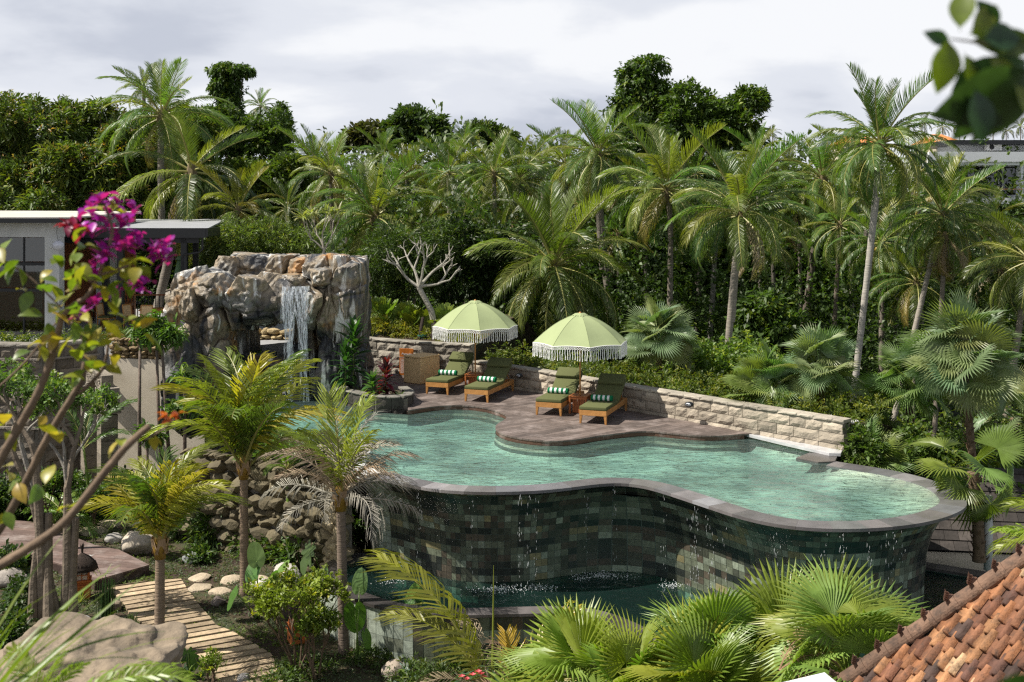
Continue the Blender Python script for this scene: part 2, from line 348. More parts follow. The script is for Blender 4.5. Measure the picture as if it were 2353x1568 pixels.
def block_wall(root, path, z0, z1, rows, blen, thick, color, name='block', meshes=BLOCKS, cap=None, seed=1, side=-1, core=True, gap=0.012, topfn=None):
    """courses of individual blocks along a plan path; the rough face looks to the right hand of the path if side = -1"""
    r = random.Random(seed); path = [Vector((p[0], p[1])) for p in path]
    T = sum((path[i+1] - path[i]).length for i in range(len(path)-1)); h = (z1 - z0) / rows; o = root.location
    for j in range(rows):
        s = -blen * (0.5 if j % 2 else 0) * r.uniform(0.7, 1.2)
        while s < T - 0.05:
            l = blen * r.uniform(0.65, 1.35); a, b = max(0, s), min(T, s + l); s += l
            if b - a < 0.08: continue
            p, _ = along(path, (a + b) / 2); q0, _ = along(path, a); q1, _ = along(path, b); d = (q1 - q0).normalized(); p = (q0 + q1) / 2 * 0.6 + p * 0.4
            sh = r.uniform(0.75, 1.25); c = tuple(k * sh for k in color)
            put(name, r.choice(meshes), root, (p.x - o.x, p.y - o.y, z0 + (j + .5) * h - o.z), (0, 0, math.atan2(d.y, d.x) + (PI if side > 0 else 0)), ((b - a) - gap, thick * r.uniform(0.96, 1.05), h - gap), c)
    if core:
        mb = MB(); vs = []; n = len(path)
        for i, p in enumerate(path):
            d = (path[min(i+1, n-1)] - path[max(i-1, 0)]).normalized(); nn = Vector((-d.y, d.x)) * (thick / 2 - 0.035)
            e = d * (0.02 if i == 0 else (-0.02 if i == n-1 else 0))
            for w in (-1, 1):
                for z in (z0 + 0.0, z1 - 0.02): vs.append((p.x + nn.x*w + e.x, p.y + nn.y*w + e.y, z))
        fs = []
        for i in range(n-1):
            a, b = 4*i, 4*i + 4
            fs += [(a, b, b+1, a+1), (a+2, a+3, b+3, b+2), (a+1, b+1, b+3, a+3), (a, a+2, b+2, b)]
        fs += [(0, 1, 3, 2), (4*n-4, 4*n-2, 4*n-1, 4*n-3)]
        mb.add(vs, fs); mb.build('mortar_core', MORTAR, root, origin=o)
    if cap:
        s = 0
        while s < T - 0.05:
            l = cap[0] * r.uniform(0.8, 1.2); a, b = s, min(T, s + l); s += l
            q0, _ = along(path, a); q1, _ = along(path, b); d = (q1 - q0)
            if d.length < 0.05: continue
            d.normalize(); p = (q0 + q1) / 2; sh = r.uniform(0.85, 1.2)
            put('cap_stone', r.choice(FLATBLOCKS), root, (p.x - o.x, p.y - o.y, z1 + cap[1] / 2 + 0.004 - o.z), (0, 0, math.atan2(d.y, d.x) + (PI if side > 0 else 0)), ((b - a) - 0.008, thick + 0.05, cap[1]), tuple(k * sh for k in (cap[2] if len(cap) > 2 else color)))
def strips(poly, ang, width, gap, z, thick, name, mat_, root, color, maxlen=None, seed=0, jitter=0.2, dz=0.0, org=None):
    """cut a plan polygon into boards, each one object"""
    r = random.Random(seed); o = org if org is not None else (root.location if root else Vector((0, 0, 0)))
    base = bmesh.new(); vs = [base.verts.new((p[0], p[1], 0)) for p in poly]; f = base.faces.new(vs); bmesh.ops.triangulate(base, faces=[f])
    ca, sa = math.cos(ang), math.sin(ang); n = Vector((-sa, ca, 0)); t = Vector((ca, sa, 0))
    ds = [Vector((p[0], p[1], 0)).dot(n) for p in poly]; ts = [Vector((p[0], p[1], 0)).dot(t) for p in poly]
    d = min(ds); out = []
    def cut(bm, co, no):
        bmesh.ops.bisect_plane(bm, geom=bm.verts[:] + bm.edges[:] + bm.faces[:], dist=1e-6, plane_co=co, plane_no=no, clear_outer=True)
    while d < max(ds):
        w = width * r.uniform(1 - jitter * 0.3, 1 + jitter * 0.3); bm0 = base.copy()
        cut(bm0, n * (d + w), n); cut(bm0, n * d, -n); d += w + gap
        segs = [(min(ts) - 1, max(ts) + 1)]
        if maxlen:
            segs = []; s = min(ts) - r.uniform(0, maxlen)
            while s < max(ts): l = maxlen * r.uniform(0.7, 1.3); segs.append((s, s + l)); s += l
        for a, b in segs:
            bm = bm0.copy()
            if maxlen: cut(bm, t * (b - 0.004), t); cut(bm, t * a, -t)
            if bm.faces:
                bmesh.ops.dissolve_limit(bm, angle_limit=0.01, verts=bm.verts[:], edges=bm.edges[:])
                bmesh.ops.recalc_face_normals(bm, faces=bm.faces[:])
                for q in bm.faces:
                    if q.normal.z < 0: q.normal_flip()
                ge = bmesh.ops.extrude_face_region(bm, geom=bm.faces[:]); z2 = z + r.uniform(-dz, dz)
                top = [v for v in ge['geom'] if isinstance(v, bmesh.types.BMVert)]
                for v in bm.verts: v.co = Vector((v.co.x - o.x, v.co.y - o.y, z2 - thick - o.z))
                for v in top: v.co.z = z2 - o.z
                bmesh.ops.recalc_face_normals(bm, faces=bm.faces[:])
                me = bpy.data.meshes.new(name); bm.to_mesh(me); me.materials.append(mat_)
                sh = r.uniform(1 - jitter, 1 + jitter)
                out.append(put(name, me, root, color=tuple(k * sh for k in color)))
            bm.free()
        bm0.free()
    base.free(); return out
def smooth_path(pts, step, closed=False, iters=2):
    P = [Vector((p[0], p[1])) for p in pts]
    for _ in range(iters):
        Q = [] if closed else [P[0]]
        rng = range(len(P)) if closed else range(len(P) - 1)
        for i in rng:
            a, b = P[i], P[(i+1) % len(P)]; Q += [a * .75 + b * .25, a * .25 + b * .75]
        if not closed: Q.append(P[-1])
        P = Q
    if closed: P.append(P[0])
    out = resample(P, step)
    return out[:-1] if closed else out
def normals2(P):
    n = len(P); out = []
    for i in range(n):
        d = (P[min(i+1, n-1)] - P[max(i-1, 0)]).normalized(); out.append(Vector((-d.y, d.x)))
    return out

# ================================================================== THE SETTING
def height(x, y):
    h = -2.95
    if y > 36: h -= min(1.6, (y - 36) * 0.25)
    if x > 7: h -= min(1.2, (x - 7) * 0.3) if y > 21 else 0
    if y > 55: h += (min(y, 130) - 55) * 0.085
    if y > 130: h += (min(y, 500) - 130) * 0.02
    h += 0.5 * noise.noise(Vector((x * .06, y * .06, 0))) * (1 if y > 36 or abs(x) > 25 else 0.08)
    return h
def soil_material(name, c1, c2, c3, sc=1.6):
    m, nt, N, L = nodes(name)
    out = N.new('ShaderNodeOutputMaterial'); b = N.new('ShaderNodeBsdfPrincipled'); b.inputs['Roughness'].default_value = 0.95
    g = N.new('ShaderNodeNewGeometry'); n1 = N.new('ShaderNodeTexNoise'); n1.inputs['Scale'].default_value = sc; n1.inputs['Detail'].default_value = 8; L.new(g.outputs['Position'], n1.inputs['Vector'])
    r = N.new('ShaderNodeValToRGB'); r.color_ramp.elements[0].position, r.color_ramp.elements[0].color = 0.36, (*c1, 1); r.color_ramp.elements[1].position, r.color_ramp.elements[1].color = 0.66, (*c3, 1)
    e = r.color_ramp.elements.new(0.5); e.color = (*c2, 1); L.new(n1.outputs[0], r.inputs[0]); L.new(r.outputs[0], b.inputs['Base Color'])
    n2 = N.new('ShaderNodeTexNoise'); n2.inputs['Scale'].default_value = 22; n2.inputs['Detail'].default_value = 6; L.new(g.outputs['Position'], n2.inputs['Vector'])
    bp = N.new('ShaderNodeBump'); bp.inputs['Strength'].default_value = 0.9; bp.inputs['Distance'].default_value = 0.05; L.new(n2.outputs[0], bp.inputs['Height']); L.new(bp.outputs[0], b.inputs['Normal'])
    L.new(b.outputs[0], out.inputs[0]); return m
SOIL = soil_material('garden_soil', (0.035, 0.02, 0.012), (0.06, 0.045, 0.022), (0.04, 0.05, 0.018))
FORESTFLOOR = soil_material('forest_floor', (0.010, 0.016, 0.006), (0.02, 0.032, 0.01), (0.045, 0.05, 0.018), 0.6)
def build_ground():
    mb = MB(); xs = list(np.arange(-30, 30.1, 0.75)); ys = list(np.arange(2, 60.1, 0.75))
    xs = [-900, -500, -250, -120, -60, -40] + xs + [40, 60, 120, 250, 500, 900]; ys = [-60, -20] + ys + [65, 72, 80, 90, 105, 130, 170, 230, 320, 450, 700, 1200, 2000]
    mb.add([(x, y, height(x, y)) for y in ys for x in xs], [(j*len(xs)+i, j*len(xs)+i+1, (j+1)*len(xs)+i+1, (j+1)*len(xs)+i) for j in range(len(ys)-1) for i in range(len(xs)-1)])
    me = mb.mesh('ground', [SOIL, FORESTFLOOR], True)
    for p in me.polygons:
        if p.center.y > 37 or p.center.x > 9: p.material_index = 1
    tag(put('ground', me), kind='structure')
build_ground()

WALLP = [(-4.75, 36.1), (-4.4, 35.75), (-3.67, 35.35), (-3.0, 34.95), (-2.1, 34.55), (-1.15, 34.25)]
WALLQ = [(-1.05, 33.85), (0.0, 32.75), (0.85, 31.95), (3.05, 29.35), (3.65, 28.7), (4.25, 28.05), (5.55, 26.6), (7.3, 24.7)]
def bank(name, path, prof, m):
    """a strip of earth behind a wall: profile of (distance behind, height)"""
    P = smooth_path(path, 0.6); Nn = normals2(P); k = len(prof); vs = []
    for p, n in zip(P, Nn):
        for d, z in prof: vs.append((p.x + n.x * d, p.y + n.y * d, z + 0.08 * noise.noise(Vector((p.x, p.y + d, z)))))
    fs = [(i*k+j, (i+1)*k+j, (i+1)*k+j+1, i*k+j+1) for i in range(len(P)-1) for j in range(k-1)]
    for e in (0, len(P) - 1):
        b = len(vs); n_, p_ = Nn[e], P[e]; last = vs[e*k + k - 1]; vs.append((p_.x + n_.x*prof[0][0], p_.y + n_.y*prof[0][0], prof[-1][1])); fs.append(tuple([e*k + j for j in range(k)] + [b]))
    tag(put(name, MB().add(vs, fs).mesh(name, m, True)), kind='structure')
bank('planting_bank', WALLQ, [(0.16, -0.5), (0.17, 0.50), (1.0, 0.46), (1.9, 0.2), (3.2, -1.2), (5.5, -3.2), (7, -5.2)], SOIL)
bank('upper_planting_bank', WALLP, [(0.15, 0), (0.16, 0.98), (1.2, 1.12), (3, 1.5), (5, 1.5), (8, 0), (13, -5)], SOIL)
def gravel():
    rng = np.random.default_rng(3); P = smooth_path(WALLQ, 0.05); Nn = normals2(P); n = 2600; i = rng.integers(0, len(P), n); mb = MB()
    for k, d in zip(i, rng.uniform(0.2, 0.5, n)):
        c = (P[k].x + Nn[k].x * d, P[k].y + Nn[k].y * d, 0.52 + rng.uniform(0, .03)); s = rng.uniform(.015, .035)
        mb.add([(c[0]-s, c[1], c[2]), (c[0], c[1]-s, c[2]), (c[0]+s, c[1], c[2]), (c[0], c[1]+s, c[2]), (c[0], c[1], c[2]+s)], [(0,1,4),(1,2,4),(2,3,4),(3,0,4)])
    tag(mb.build('white_gravel', mat('white_pebble', (0.6, 0.6, 0.58), 0.8, 0.2, 20)), 'strip of white gravel along the top of the deck wall', 'gravel', kind='stuff')
gravel()

# ------------------------------------------------------------------ pool
PZ, RZ = -0.12, -0.105
DECK_EDGE_PX = [(937, 943), (986, 935), (1035, 931), (1084, 932), (1126, 939), (1157, 950), (1166, 957), (1160, 965), (1143, 973), (1136, 984), (1147, 994), (1171, 1003), (1213, 1010), (1266, 1014), (1315, 1012), (1371, 1002), (1441, 993), (1493, 990), (1529, 994), (1599, 1001), (1652, 1002), (1711, 997)]
RIM_PX = [(846, 1091), (895, 1103), (951, 1116), (1021, 1127), (1126, 1131), (1231, 1128), (1301, 1121), (1371, 1112), (1424, 1109), (1480, 1115), (1530, 1129), (1617, 1158), (1704, 1187), (1792, 1206), (1879, 1214), (1967, 1215), (2054, 1210), (2124, 1200), (2177, 1186), (2212, 1170), (2220, 1156), (2208, 1138), (2177, 1117), (2124, 1099), (2054, 1082), (1984, 1071), (1918, 1061)]
def plan(px, z): return [(on(x, y, z).x, on(x, y, z).y) for x, y in px]
rim_outer = smooth_path(plan(RIM_PX, RZ), 0.15)
RW = 0.42
rn = normals2(rim_outer)
rim_inner = [p + n * RW for p, n in zip(rim_outer, rn)]
deck_edge = smooth_path(plan(DECK_EDGE_PX, 0.0), 0.2)
rest_px = [(1905, 1047), (1830, 1028), (1713, 999)]
left_px = [(868, 949), (815, 935), (790, 915), (740, 900), (640, 900), (590, 935), (640, 985), (740, 1003), (800, 1009)]
slab_px = [(800, 1009), (853, 1014), (857, 1030), (846, 1044), (837, 1058), (846, 1072), (866, 1086)]
slab_edge = smooth_path(plan(slab_px, PZ), 0.2)
OUT = [(p, 1) for p in rim_inner[1:-2]] + [(Vector(p), 0) for p in plan(rest_px, PZ)] + [(p, 0) for p in reversed(deck_edge)][1:] + [(Vector(p), 0) for p in plan(left_px, PZ)][:-1] + [(p, 0) for p in slab_edge]
def ring_mesh(profile0, profile1, out, grow=0.0):
    n = len(out); P = [o[0] for o in out]
    Nn = []
    for i in range(n):
        d = (P[(i+1) % n] - P[(i-1) % n]).normalized(); Nn.append(Vector((-d.y, d.x)))
    vs = []; k = len(profile0)
    fl = [o[1] for o in out]; fl = [sum(fl[(i+j) % n] for j in range(-3, 4)) / 7 for i in range(n)]
    for (a, za), (b, zb) in zip(profile0, profile1):
        for p, nn, w in zip(P, Nn, fl):
            q = p + nn * ((a * (1 - w) + b * w) - grow); vs.append((q.x, q.y, (za * (1 - w) + zb * w) - grow * (0 if (a, za) == profile0[0] else 1)))
    fs = [(j*n+i, j*n+(i+1) % n, (j+1)*n+(i+1) % n, (j+1)*n+i) for j in range(k-1) for i in range(n)]
    return vs, fs, n, k
prof_v = [(0, PZ + .0), (0.01, -0.22), (0.02, -0.28), (0.03, -0.36), (0.12, -0.42)]
prof_f = [(0, PZ + .0), (0.08, -0.18), (0.35, -0.26), (0.75, -0.36), (1.05, -0.42)]
def pool_tile_mat():
    m, nt, N, L = nodes('pool_floor_tile')
    out = N.new('ShaderNodeOutputMaterial'); b = N.new('ShaderNodeBsdfPrincipled'); b.inputs['Roughness'].default_value = 0.5
    g = N.new('ShaderNodeNewGeometry'); br = N.new('ShaderNodeTexBrick'); mp = N.new('ShaderNodeMapping'); mp.inputs['Rotation'].default_value = (0, 0, 0.5); L.new(g.outputs['Position'], mp.inputs[0]); L.new(mp.outputs[0], br.inputs['Vector'])
    br.inputs['Scale'].default_value = 1.0; br.inputs['Brick Width'].default_value = 0.3; br.inputs['Row Height'].default_value = 0.3; br.inputs['Mortar Size'].default_value = 0.006; br.inputs['Bias'].default_value = 0.1
    br.inputs['Color1'].default_value = (0.60, 0.57, 0.42, 1); br.inputs['Color2'].default_value = (0.46, 0.46, 0.36, 1); br.inputs['Mortar'].default_value = (0.44, 0.45, 0.36, 1)
    n1 = N.new('ShaderNodeTexNoise'); n1.inputs['Scale'].default_value = 0.8; n1.inputs['Detail'].default_value = 4; n1.inputs['Roughness'].default_value = 0.65; L.new(g.outputs['Position'], n1.inputs['Vector'])
    mr = N.new('ShaderNodeMapRange'); mr.inputs[1].default_value, mr.inputs[2].default_value, mr.inputs[3].default_value, mr.inputs[4].default_value = .36, .64, .50, 1.35; L.new(n1.outputs[0], mr.inputs[0])
    v = N.new('ShaderNodeVectorMath'); v.operation = 'SCALE'; L.new(br.outputs[0], v.inputs[0]); L.new(mr.outputs[0], v.inputs['Scale']); L.new(v.outputs[0], b.inputs['Base Color']); L.new(b.outputs[0], out.inputs[0]); return m
PFLOOR = pool_tile_mat()
PSIDE = mat('pool_side_shaded_tile', (0.12, 0.15, 0.115), .4, .4, 3)  # darker than the floor: shade and dark reflection by the deck put into colour
def water_mat(name, absorb, bump_scale, strength, tint=(0.9, 0.97, 0.96), turb=0.10, tcol=(0.16, 0.42, 0.36), streak=(1, 1, 1)):
    m, nt, N, L = nodes(name)
    out = N.new('ShaderNodeOutputMaterial'); t = N.new('ShaderNodeBsdfTransparent'); t.inputs[0].default_value = (*tint, 1)
    gl = N.new('ShaderNodeBsdfGlossy'); gl.inputs['Roughness'].default_value = 0.10; df = N.new('ShaderNodeBsdfDiffuse'); df.inputs[0].default_value = (*tcol, 1)
    g = N.new('ShaderNodeNewGeometry'); mp = N.new('ShaderNodeMapping'); mp.inputs['Scale'].default_value = streak; mp.inputs['Rotation'].default_value = (0, 0, -0.25); L.new(g.outputs['Position'], mp.inputs[0])
    n1 = N.new('ShaderNodeTexNoise'); n1.inputs['Scale'].default_value = bump_scale; n1.inputs['Detail'].default_value = 4; n1.inputs['Distortion'].default_value = 0.8; L.new(mp.outputs[0], n1.inputs['Vector'])
    n2 = N.new('ShaderNodeTexNoise'); n2.inputs['Scale'].default_value = bump_scale * 3.1; n2.inputs['Detail'].default_value = 3; n2.inputs['Distortion'].default_value = 1.0; L.new(mp.outputs[0], n2.inputs['Vector'])
    a = N.new('ShaderNodeMath'); a.operation = 'MULTIPLY_ADD'; a.inputs[1].default_value = 0.22; L.new(n2.outputs[0], a.inputs[0]); L.new(n1.outputs[0], a.inputs[2])
    bp = N.new('ShaderNodeBump'); bp.inputs['Strength'].default_value = strength; bp.inputs['Distance'].default_value = 0.08; L.new(a.outputs[0], bp.inputs['Height'])
    for x in (gl, df): L.new(bp.outputs[0], x.inputs['Normal'])
    fr = N.new('ShaderNodeFresnel'); fr.inputs[0].default_value = 1.33; L.new(bp.outputs[0], fr.inputs['Normal'])
    m1 = N.new('ShaderNodeMixShader'); m1.inputs[0].default_value = turb; L.new(t.outputs[0], m1.inputs[1]); L.new(df.outputs[0], m1.inputs[2])
    m2 = N.new('ShaderNodeMixShader'); L.new(fr.outputs[0], m2.inputs[0]); L.new(m1.outputs[0], m2.inputs[1]); L.new(gl.outputs[0], m2.inputs[2]); L.new(m2.outputs[0], out.inputs[0])
    if absorb:
        va = N.new('ShaderNodeVolumeAbsorption'); va.inputs[0].default_value = (*absorb[0], 1); va.inputs[1].default_value = absorb[1]; L.new(va.outputs[0], out.inputs['Volume'])
    return m
WATER = water_mat('pool_water', ((0.54, 0.83, 0.86), 1.1), 2.0, 1.0, streak=(1, 1.9, 1), turb=0.13, tcol=(0.26, 0.40, 0.38))
WATERL = water_mat('lower_water', ((0.30, 0.80, 0.80), 1.1), 3.0, 0.6, turb=0.03)
def cap_fill(vs, fs, idx):
    bm = bmesh.new(); V = [bm.verts.new(vs[i]) for i in idx]; f = bm.faces.new(V); r = bmesh.ops.triangulate(bm, faces=[f]); bm.verts.index_update()
    fs += [tuple(idx[v.index] for v in q.verts) for q in bm.faces]; bm.free()
def build_pool():
    pool = thing('infinity_pool', 'raised free-form infinity pool with grey stone rim and flared green tiled wall', 'swimming pool', (0, 22, 0))
    o = pool.location
    vs, fs, n, k = ring_mesh(prof_v, prof_f, OUT); cap_fill(vs, fs, [(k-1)*n + i for i in range(n)])
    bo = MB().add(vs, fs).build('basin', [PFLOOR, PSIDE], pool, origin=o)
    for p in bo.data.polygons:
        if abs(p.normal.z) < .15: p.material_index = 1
    vs, fs, n, k = ring_mesh(prof_v, prof_f, OUT, 0.03); cap_fill(vs, fs, [(k-1)*n + i for i in range(n)]); cap_fill(vs, fs, list(range(n)))
    tag(MB().add(vs, fs).build('pool_water', WATER), kind='structure')
    # coping slabs along the rim
    r = random.Random(5); i = 0; m = len(rim_outer)
    while i < m - 1:
        j = min(m - 1, i + r.choice([3, 3, 4, 4])); out = [rim_outer[t] - rn[t] * 0.03 for t in range(i, j+1)]; inn = [rim_outer[t] + rn[t] * (RW + 0.01) for t in range(i, j+1)]
        d0 = (out[1] - out[0]).normalized() * 0.003
        poly = [(p.x + (d0.x if t == 0 else 0) - o.x, p.y + (d0.y if t == 0 else 0) - o.y) for t, p in enumerate(out)] + [(p.x - o.x, p.y - o.y) for p in reversed(inn)]
        g = r.choice([0.10, 0.13, 0.16, 0.20, 0.24, 0.14]); MB().prism(poly, RZ - 0.055, RZ + r.uniform(0, .002)).build('coping_stone', COPING, pool, color=(g * r.uniform(.98, 1.1), g, g * r.uniform(0.98, 1.08)))
        i = j
    return pool
POOL = build_pool()
TP = [((0.020, 0.024, 0.021), 5), ((0.050, 0.054, 0.040), 5), ((0.075, 0.062, 0.046), 3), ((0.115, 0.13, 0.092), 3), ((0.20, 0.23, 0.175), 2), ((0.19, 0.17, 0.09), 1)]
def tile_wall(root, path, prof, tw, th, seed, nobj, score, pale=None, name='wall_tile'):
    """rows of single tiles on a curved wall; the ones showing largest are objects, the rest one mass"""
    r = random.Random(seed); P = resample(path, tw); Nn = normals2(P); o = root.location
    pts = []; L = [math.hypot(prof[i+1][0]-prof[i][0], prof[i+1][1]-prof[i][1]) for i in range(len(prof)-1)]; T = sum(L); rows = int(T / th)
    def pr(s):
        i = 0
        while i < len(L)-1 and s > L[i]: s -= L[i]; i += 1
        t = s / L[i]; return prof[i][0]*(1-t) + prof[i+1][0]*t, prof[i][1]*(1-t) + prof[i+1][1]*t
    def pos(u, s, out=0.0):
        i = min(int(u), len(P)-2); t = u - i; p = P[i].lerp(P[i+1], t); n = Nn[i].lerp(Nn[i+1], t); a, z = pr(max(0, min(T, s))); return Vector((p.x + n.x*(a-out), p.y + n.y*(a-out), z))
    nu = len(P) - 1; cells = []
    # grout sheet
    vs = [tuple(pos(i, j * T / rows) - o) for j in range(rows + 1) for i in range(nu + 1)]
    MB().add(vs, [(j*(nu+1)+i, (j+1)*(nu+1)+i, (j+1)*(nu+1)+i+1, j*(nu+1)+i+1) for j in range(rows) for i in range(nu)]).build('grout', GROUT, root, smooth=True)
    for j in range(rows):
        for i in range(nu):
            gx, gs = 0.03, 0.004; s0, s1 = j * T / rows + gs, (j+1) * T / rows - gs; pu = r.uniform(0.007, 0.010)
            c = [pos(i + gx, s0, pu), pos(i+1-gx, s0, pu), pos(i+1-gx, s1, pu), pos(i + gx, s1, pu), pos(i + gx, s0), pos(i+1-gx, s0), pos(i+1-gx, s1), pos(i + gx, s1)]
            q = noise.noise(Vector((i * 0.16 + seed, j * 0.55, 0))) * 1.6 + noise.noise(Vector((i * 0.6, j * 0.9, 3.0))) * 0.7 + r.uniform(-.25, .25)
            k = 0 if q < -0.45 else 1 if q < -0.1 else 2 if q < 0.08 else 3 if q < 0.5 else 4 if q < 0.85 else 5
            col = TP[k][0]
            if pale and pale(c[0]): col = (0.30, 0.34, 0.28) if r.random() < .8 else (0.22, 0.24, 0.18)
            f = r.uniform(.75, 1.25); cells.append((score(c[0]), c, tuple(x * f for x in col)))
    cells.sort(key=lambda t: -t[0])
    F = [(3,2,1,0), (0,1,5,4), (1,2,6,5), (2,3,7,6), (3,0,4,7)]
    for _, c, col in cells[:nobj]:
        put(name, MB().add([tuple(v - o) for v in c], F).mesh(name, TILE), root, color=col)
    mb = MB(); cs = []
    for _, c, col in cells[nobj:]: mb.add([tuple(v - o) for v in c], F); cs += [(*col, 1)] * 8
    me = mb.mesh('wall_tiles', TILEA); ca = me.color_attributes.new('Col', 'FLOAT_COLOR', 'POINT'); ca.data.foreach_set('color', np.array(cs, np.float32).ravel())
    tag(put('wall_tiles', me, root), kind='stuff')
shell_prof = [(0.02, -0.16), (0.22, -0.22), (0.40, -0.40), (0.56, -0.70), (0.66, -1.1), (0.70, -1.6), (0.72, -3.15)]
seen = lambda c: -abs(c.x - 0.5) * 0.6 - c.y * 0.8 + (3 if c.z > -2.0 else 0) - (30 if c.x > 3 and c.z < -1.0 else 0)
shell_path = [rim_outer[0] + Vector((-0.75, 1.15)), rim_outer[0] + Vector((-0.45, 0.3))] + rim_outer[2:]
shell_path = smooth_path(shell_path, 0.15, iters=1)
tile_wall(POOL, shell_path, shell_prof, 0.16, 0.135, 3, 300, seen, pale=lambda c: c.x < -2.55)  # left end paler: sunlight on its tiles put into their colour
# lower pool
LZ, LW = -1.98, -2.05
LRIM_PX = [(867, 1274), (821, 1270), (775, 1282), (740, 1300), (729, 1325), (744, 1345), (807, 1373), (874, 1396), (968, 1411), (1073, 1414), (1196, 1410), (1301, 1408), (1371, 1418), (1423, 1439), (1476, 1468), (1535, 1505), (1580, 1555)]
lr = plan(LRIM_PX, LZ) + [(3.1, 16.9), (4.4, 16.2), (6.0, 15.9), (7.8, 16.4), (9.4, 17.8), (10.3, 19.6), (10.3, 21.4)] + plan([(2330, 1323), (2278, 1316), (2142, 1295), (2050, 1280)], LZ)
lrim = smooth_path(lr, 0.15)
def build_lower():
    lp = thing('lower_pool', 'lower catch pool with dark water and a narrow stone rim under the infinity edge', 'swimming pool', (0, 21, -2)); o = lp.location
    r = random.Random(9); P = lrim; Nn = normals2(P); i = 0; m = len(P); W = 0.34; inward = -1
    # path runs anticlockwise seen from above with the pool on its left
    while i < m - 1:
        j = min(m-1, i + r.choice([3, 4, 4])); out = [P[t] - Nn[t]*0.02 for t in range(i, j+1)]; inn = [P[t] + Nn[t]*W for t in range(i, j+1)]
        d0 = (out[1] - out[0]).normalized() * 0.003; poly = [(p.x + (d0.x if t == 0 else 0) - o.x, p.y + (d0.y if t == 0 else 0) - o.y) for t, p in enumerate(out)] + [(p.x-o.x, p.y-o.y) for p in reversed(inn)]
        g = r.choice([0.05, 0.065, 0.08, 0.12]); MB().prism(poly, LZ - 0.05 - o.z, LZ + r.uniform(0, .003) - o.z).build('coping_stone', COPING, lp, color=(g*1.1, g, g*.98)); i = j
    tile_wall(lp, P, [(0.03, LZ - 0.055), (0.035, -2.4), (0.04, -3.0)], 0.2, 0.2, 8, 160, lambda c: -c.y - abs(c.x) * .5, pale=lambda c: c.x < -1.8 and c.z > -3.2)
    inn = [p + n * (W - 0.01) for p, n in zip(P, Nn)]
    vs = [(p.x, p.y, LW) for p in inn] + [(p.x, p.y, -2.93) for p in inn]; n = len(inn)
    fs = [(i, (i+1) % n, n + (i+1) % n, n + i) for i in range(n)]
    cap_fill(vs, fs, list(range(n))); cap_fill(vs, fs, list(range(n, 2*n)))
    tag(MB().add(vs, fs).build('lower_pool_water', WATERL), kind='structure')
    P2 = [p + n_ * (W - 0.03) for p, n_ in zip(P, Nn)]
    vs = [(p.x - o.x, p.y - o.y, LZ - 0.05 - o.z) for p in P2] + [(p.x - o.x, p.y - o.y, -2.90 - o.z) for p in P2]; fs = [(i, (i+1) % n, n + (i+1) % n, n + i) for i in range(n)]; cap_fill(vs, fs, list(range(n, 2*n)))
    MB().add(vs, fs).build('basin', mat('lower_floor', (0.10, 0.16, 0.13), 0.6, 0.4, 2), lp)
build_lower()

# pale slabs: left of the pool and in front of the wall on the right
def slab(name, label, pts_z, z, th, col):
    P = plan(pts_z, z); o = Vector((sum(p[0] for p in P)/len(P), sum(p[1] for p in P)/len(P), z))
    ob = MB().prism([(p[0]-o.x, p[1]-o.y) for p in P], -th, 0).build(name, COPING, None, color=col, bevel=0.006); ob.location = o
    return tag(ob, label, 'stone slab', kind='thing')
slab('stone_slab', 'pale curved stone slab beside the pool behind the dry shaggy palm', [(760, 1012), (800, 1007), (853, 1012), (858, 1029), (847, 1043), (838, 1057), (846, 1070), (875, 1086), (826, 1094), (790, 1082), (760, 1055)], -0.03, 0.09, (0.62, 0.62, 0.60))
slab('stone_slab', 'long pale grey stone slab along the foot of the deck wall at its right end', [(1712, 996), (1755, 991), (1938, 1031), (1932, 1042), (1905, 1041), (1800, 1017)], -0.02, 0.07, (0.50, 0.50, 0.51))
slab('stone_slab', 'dark wet step slab in the pool corner under the wall end', [(1829, 1052), (1860, 1040), (1925, 1046), (1919, 1060), (1880, 1062)], -0.09, 0.08, (0.10, 0.09, 0.085))

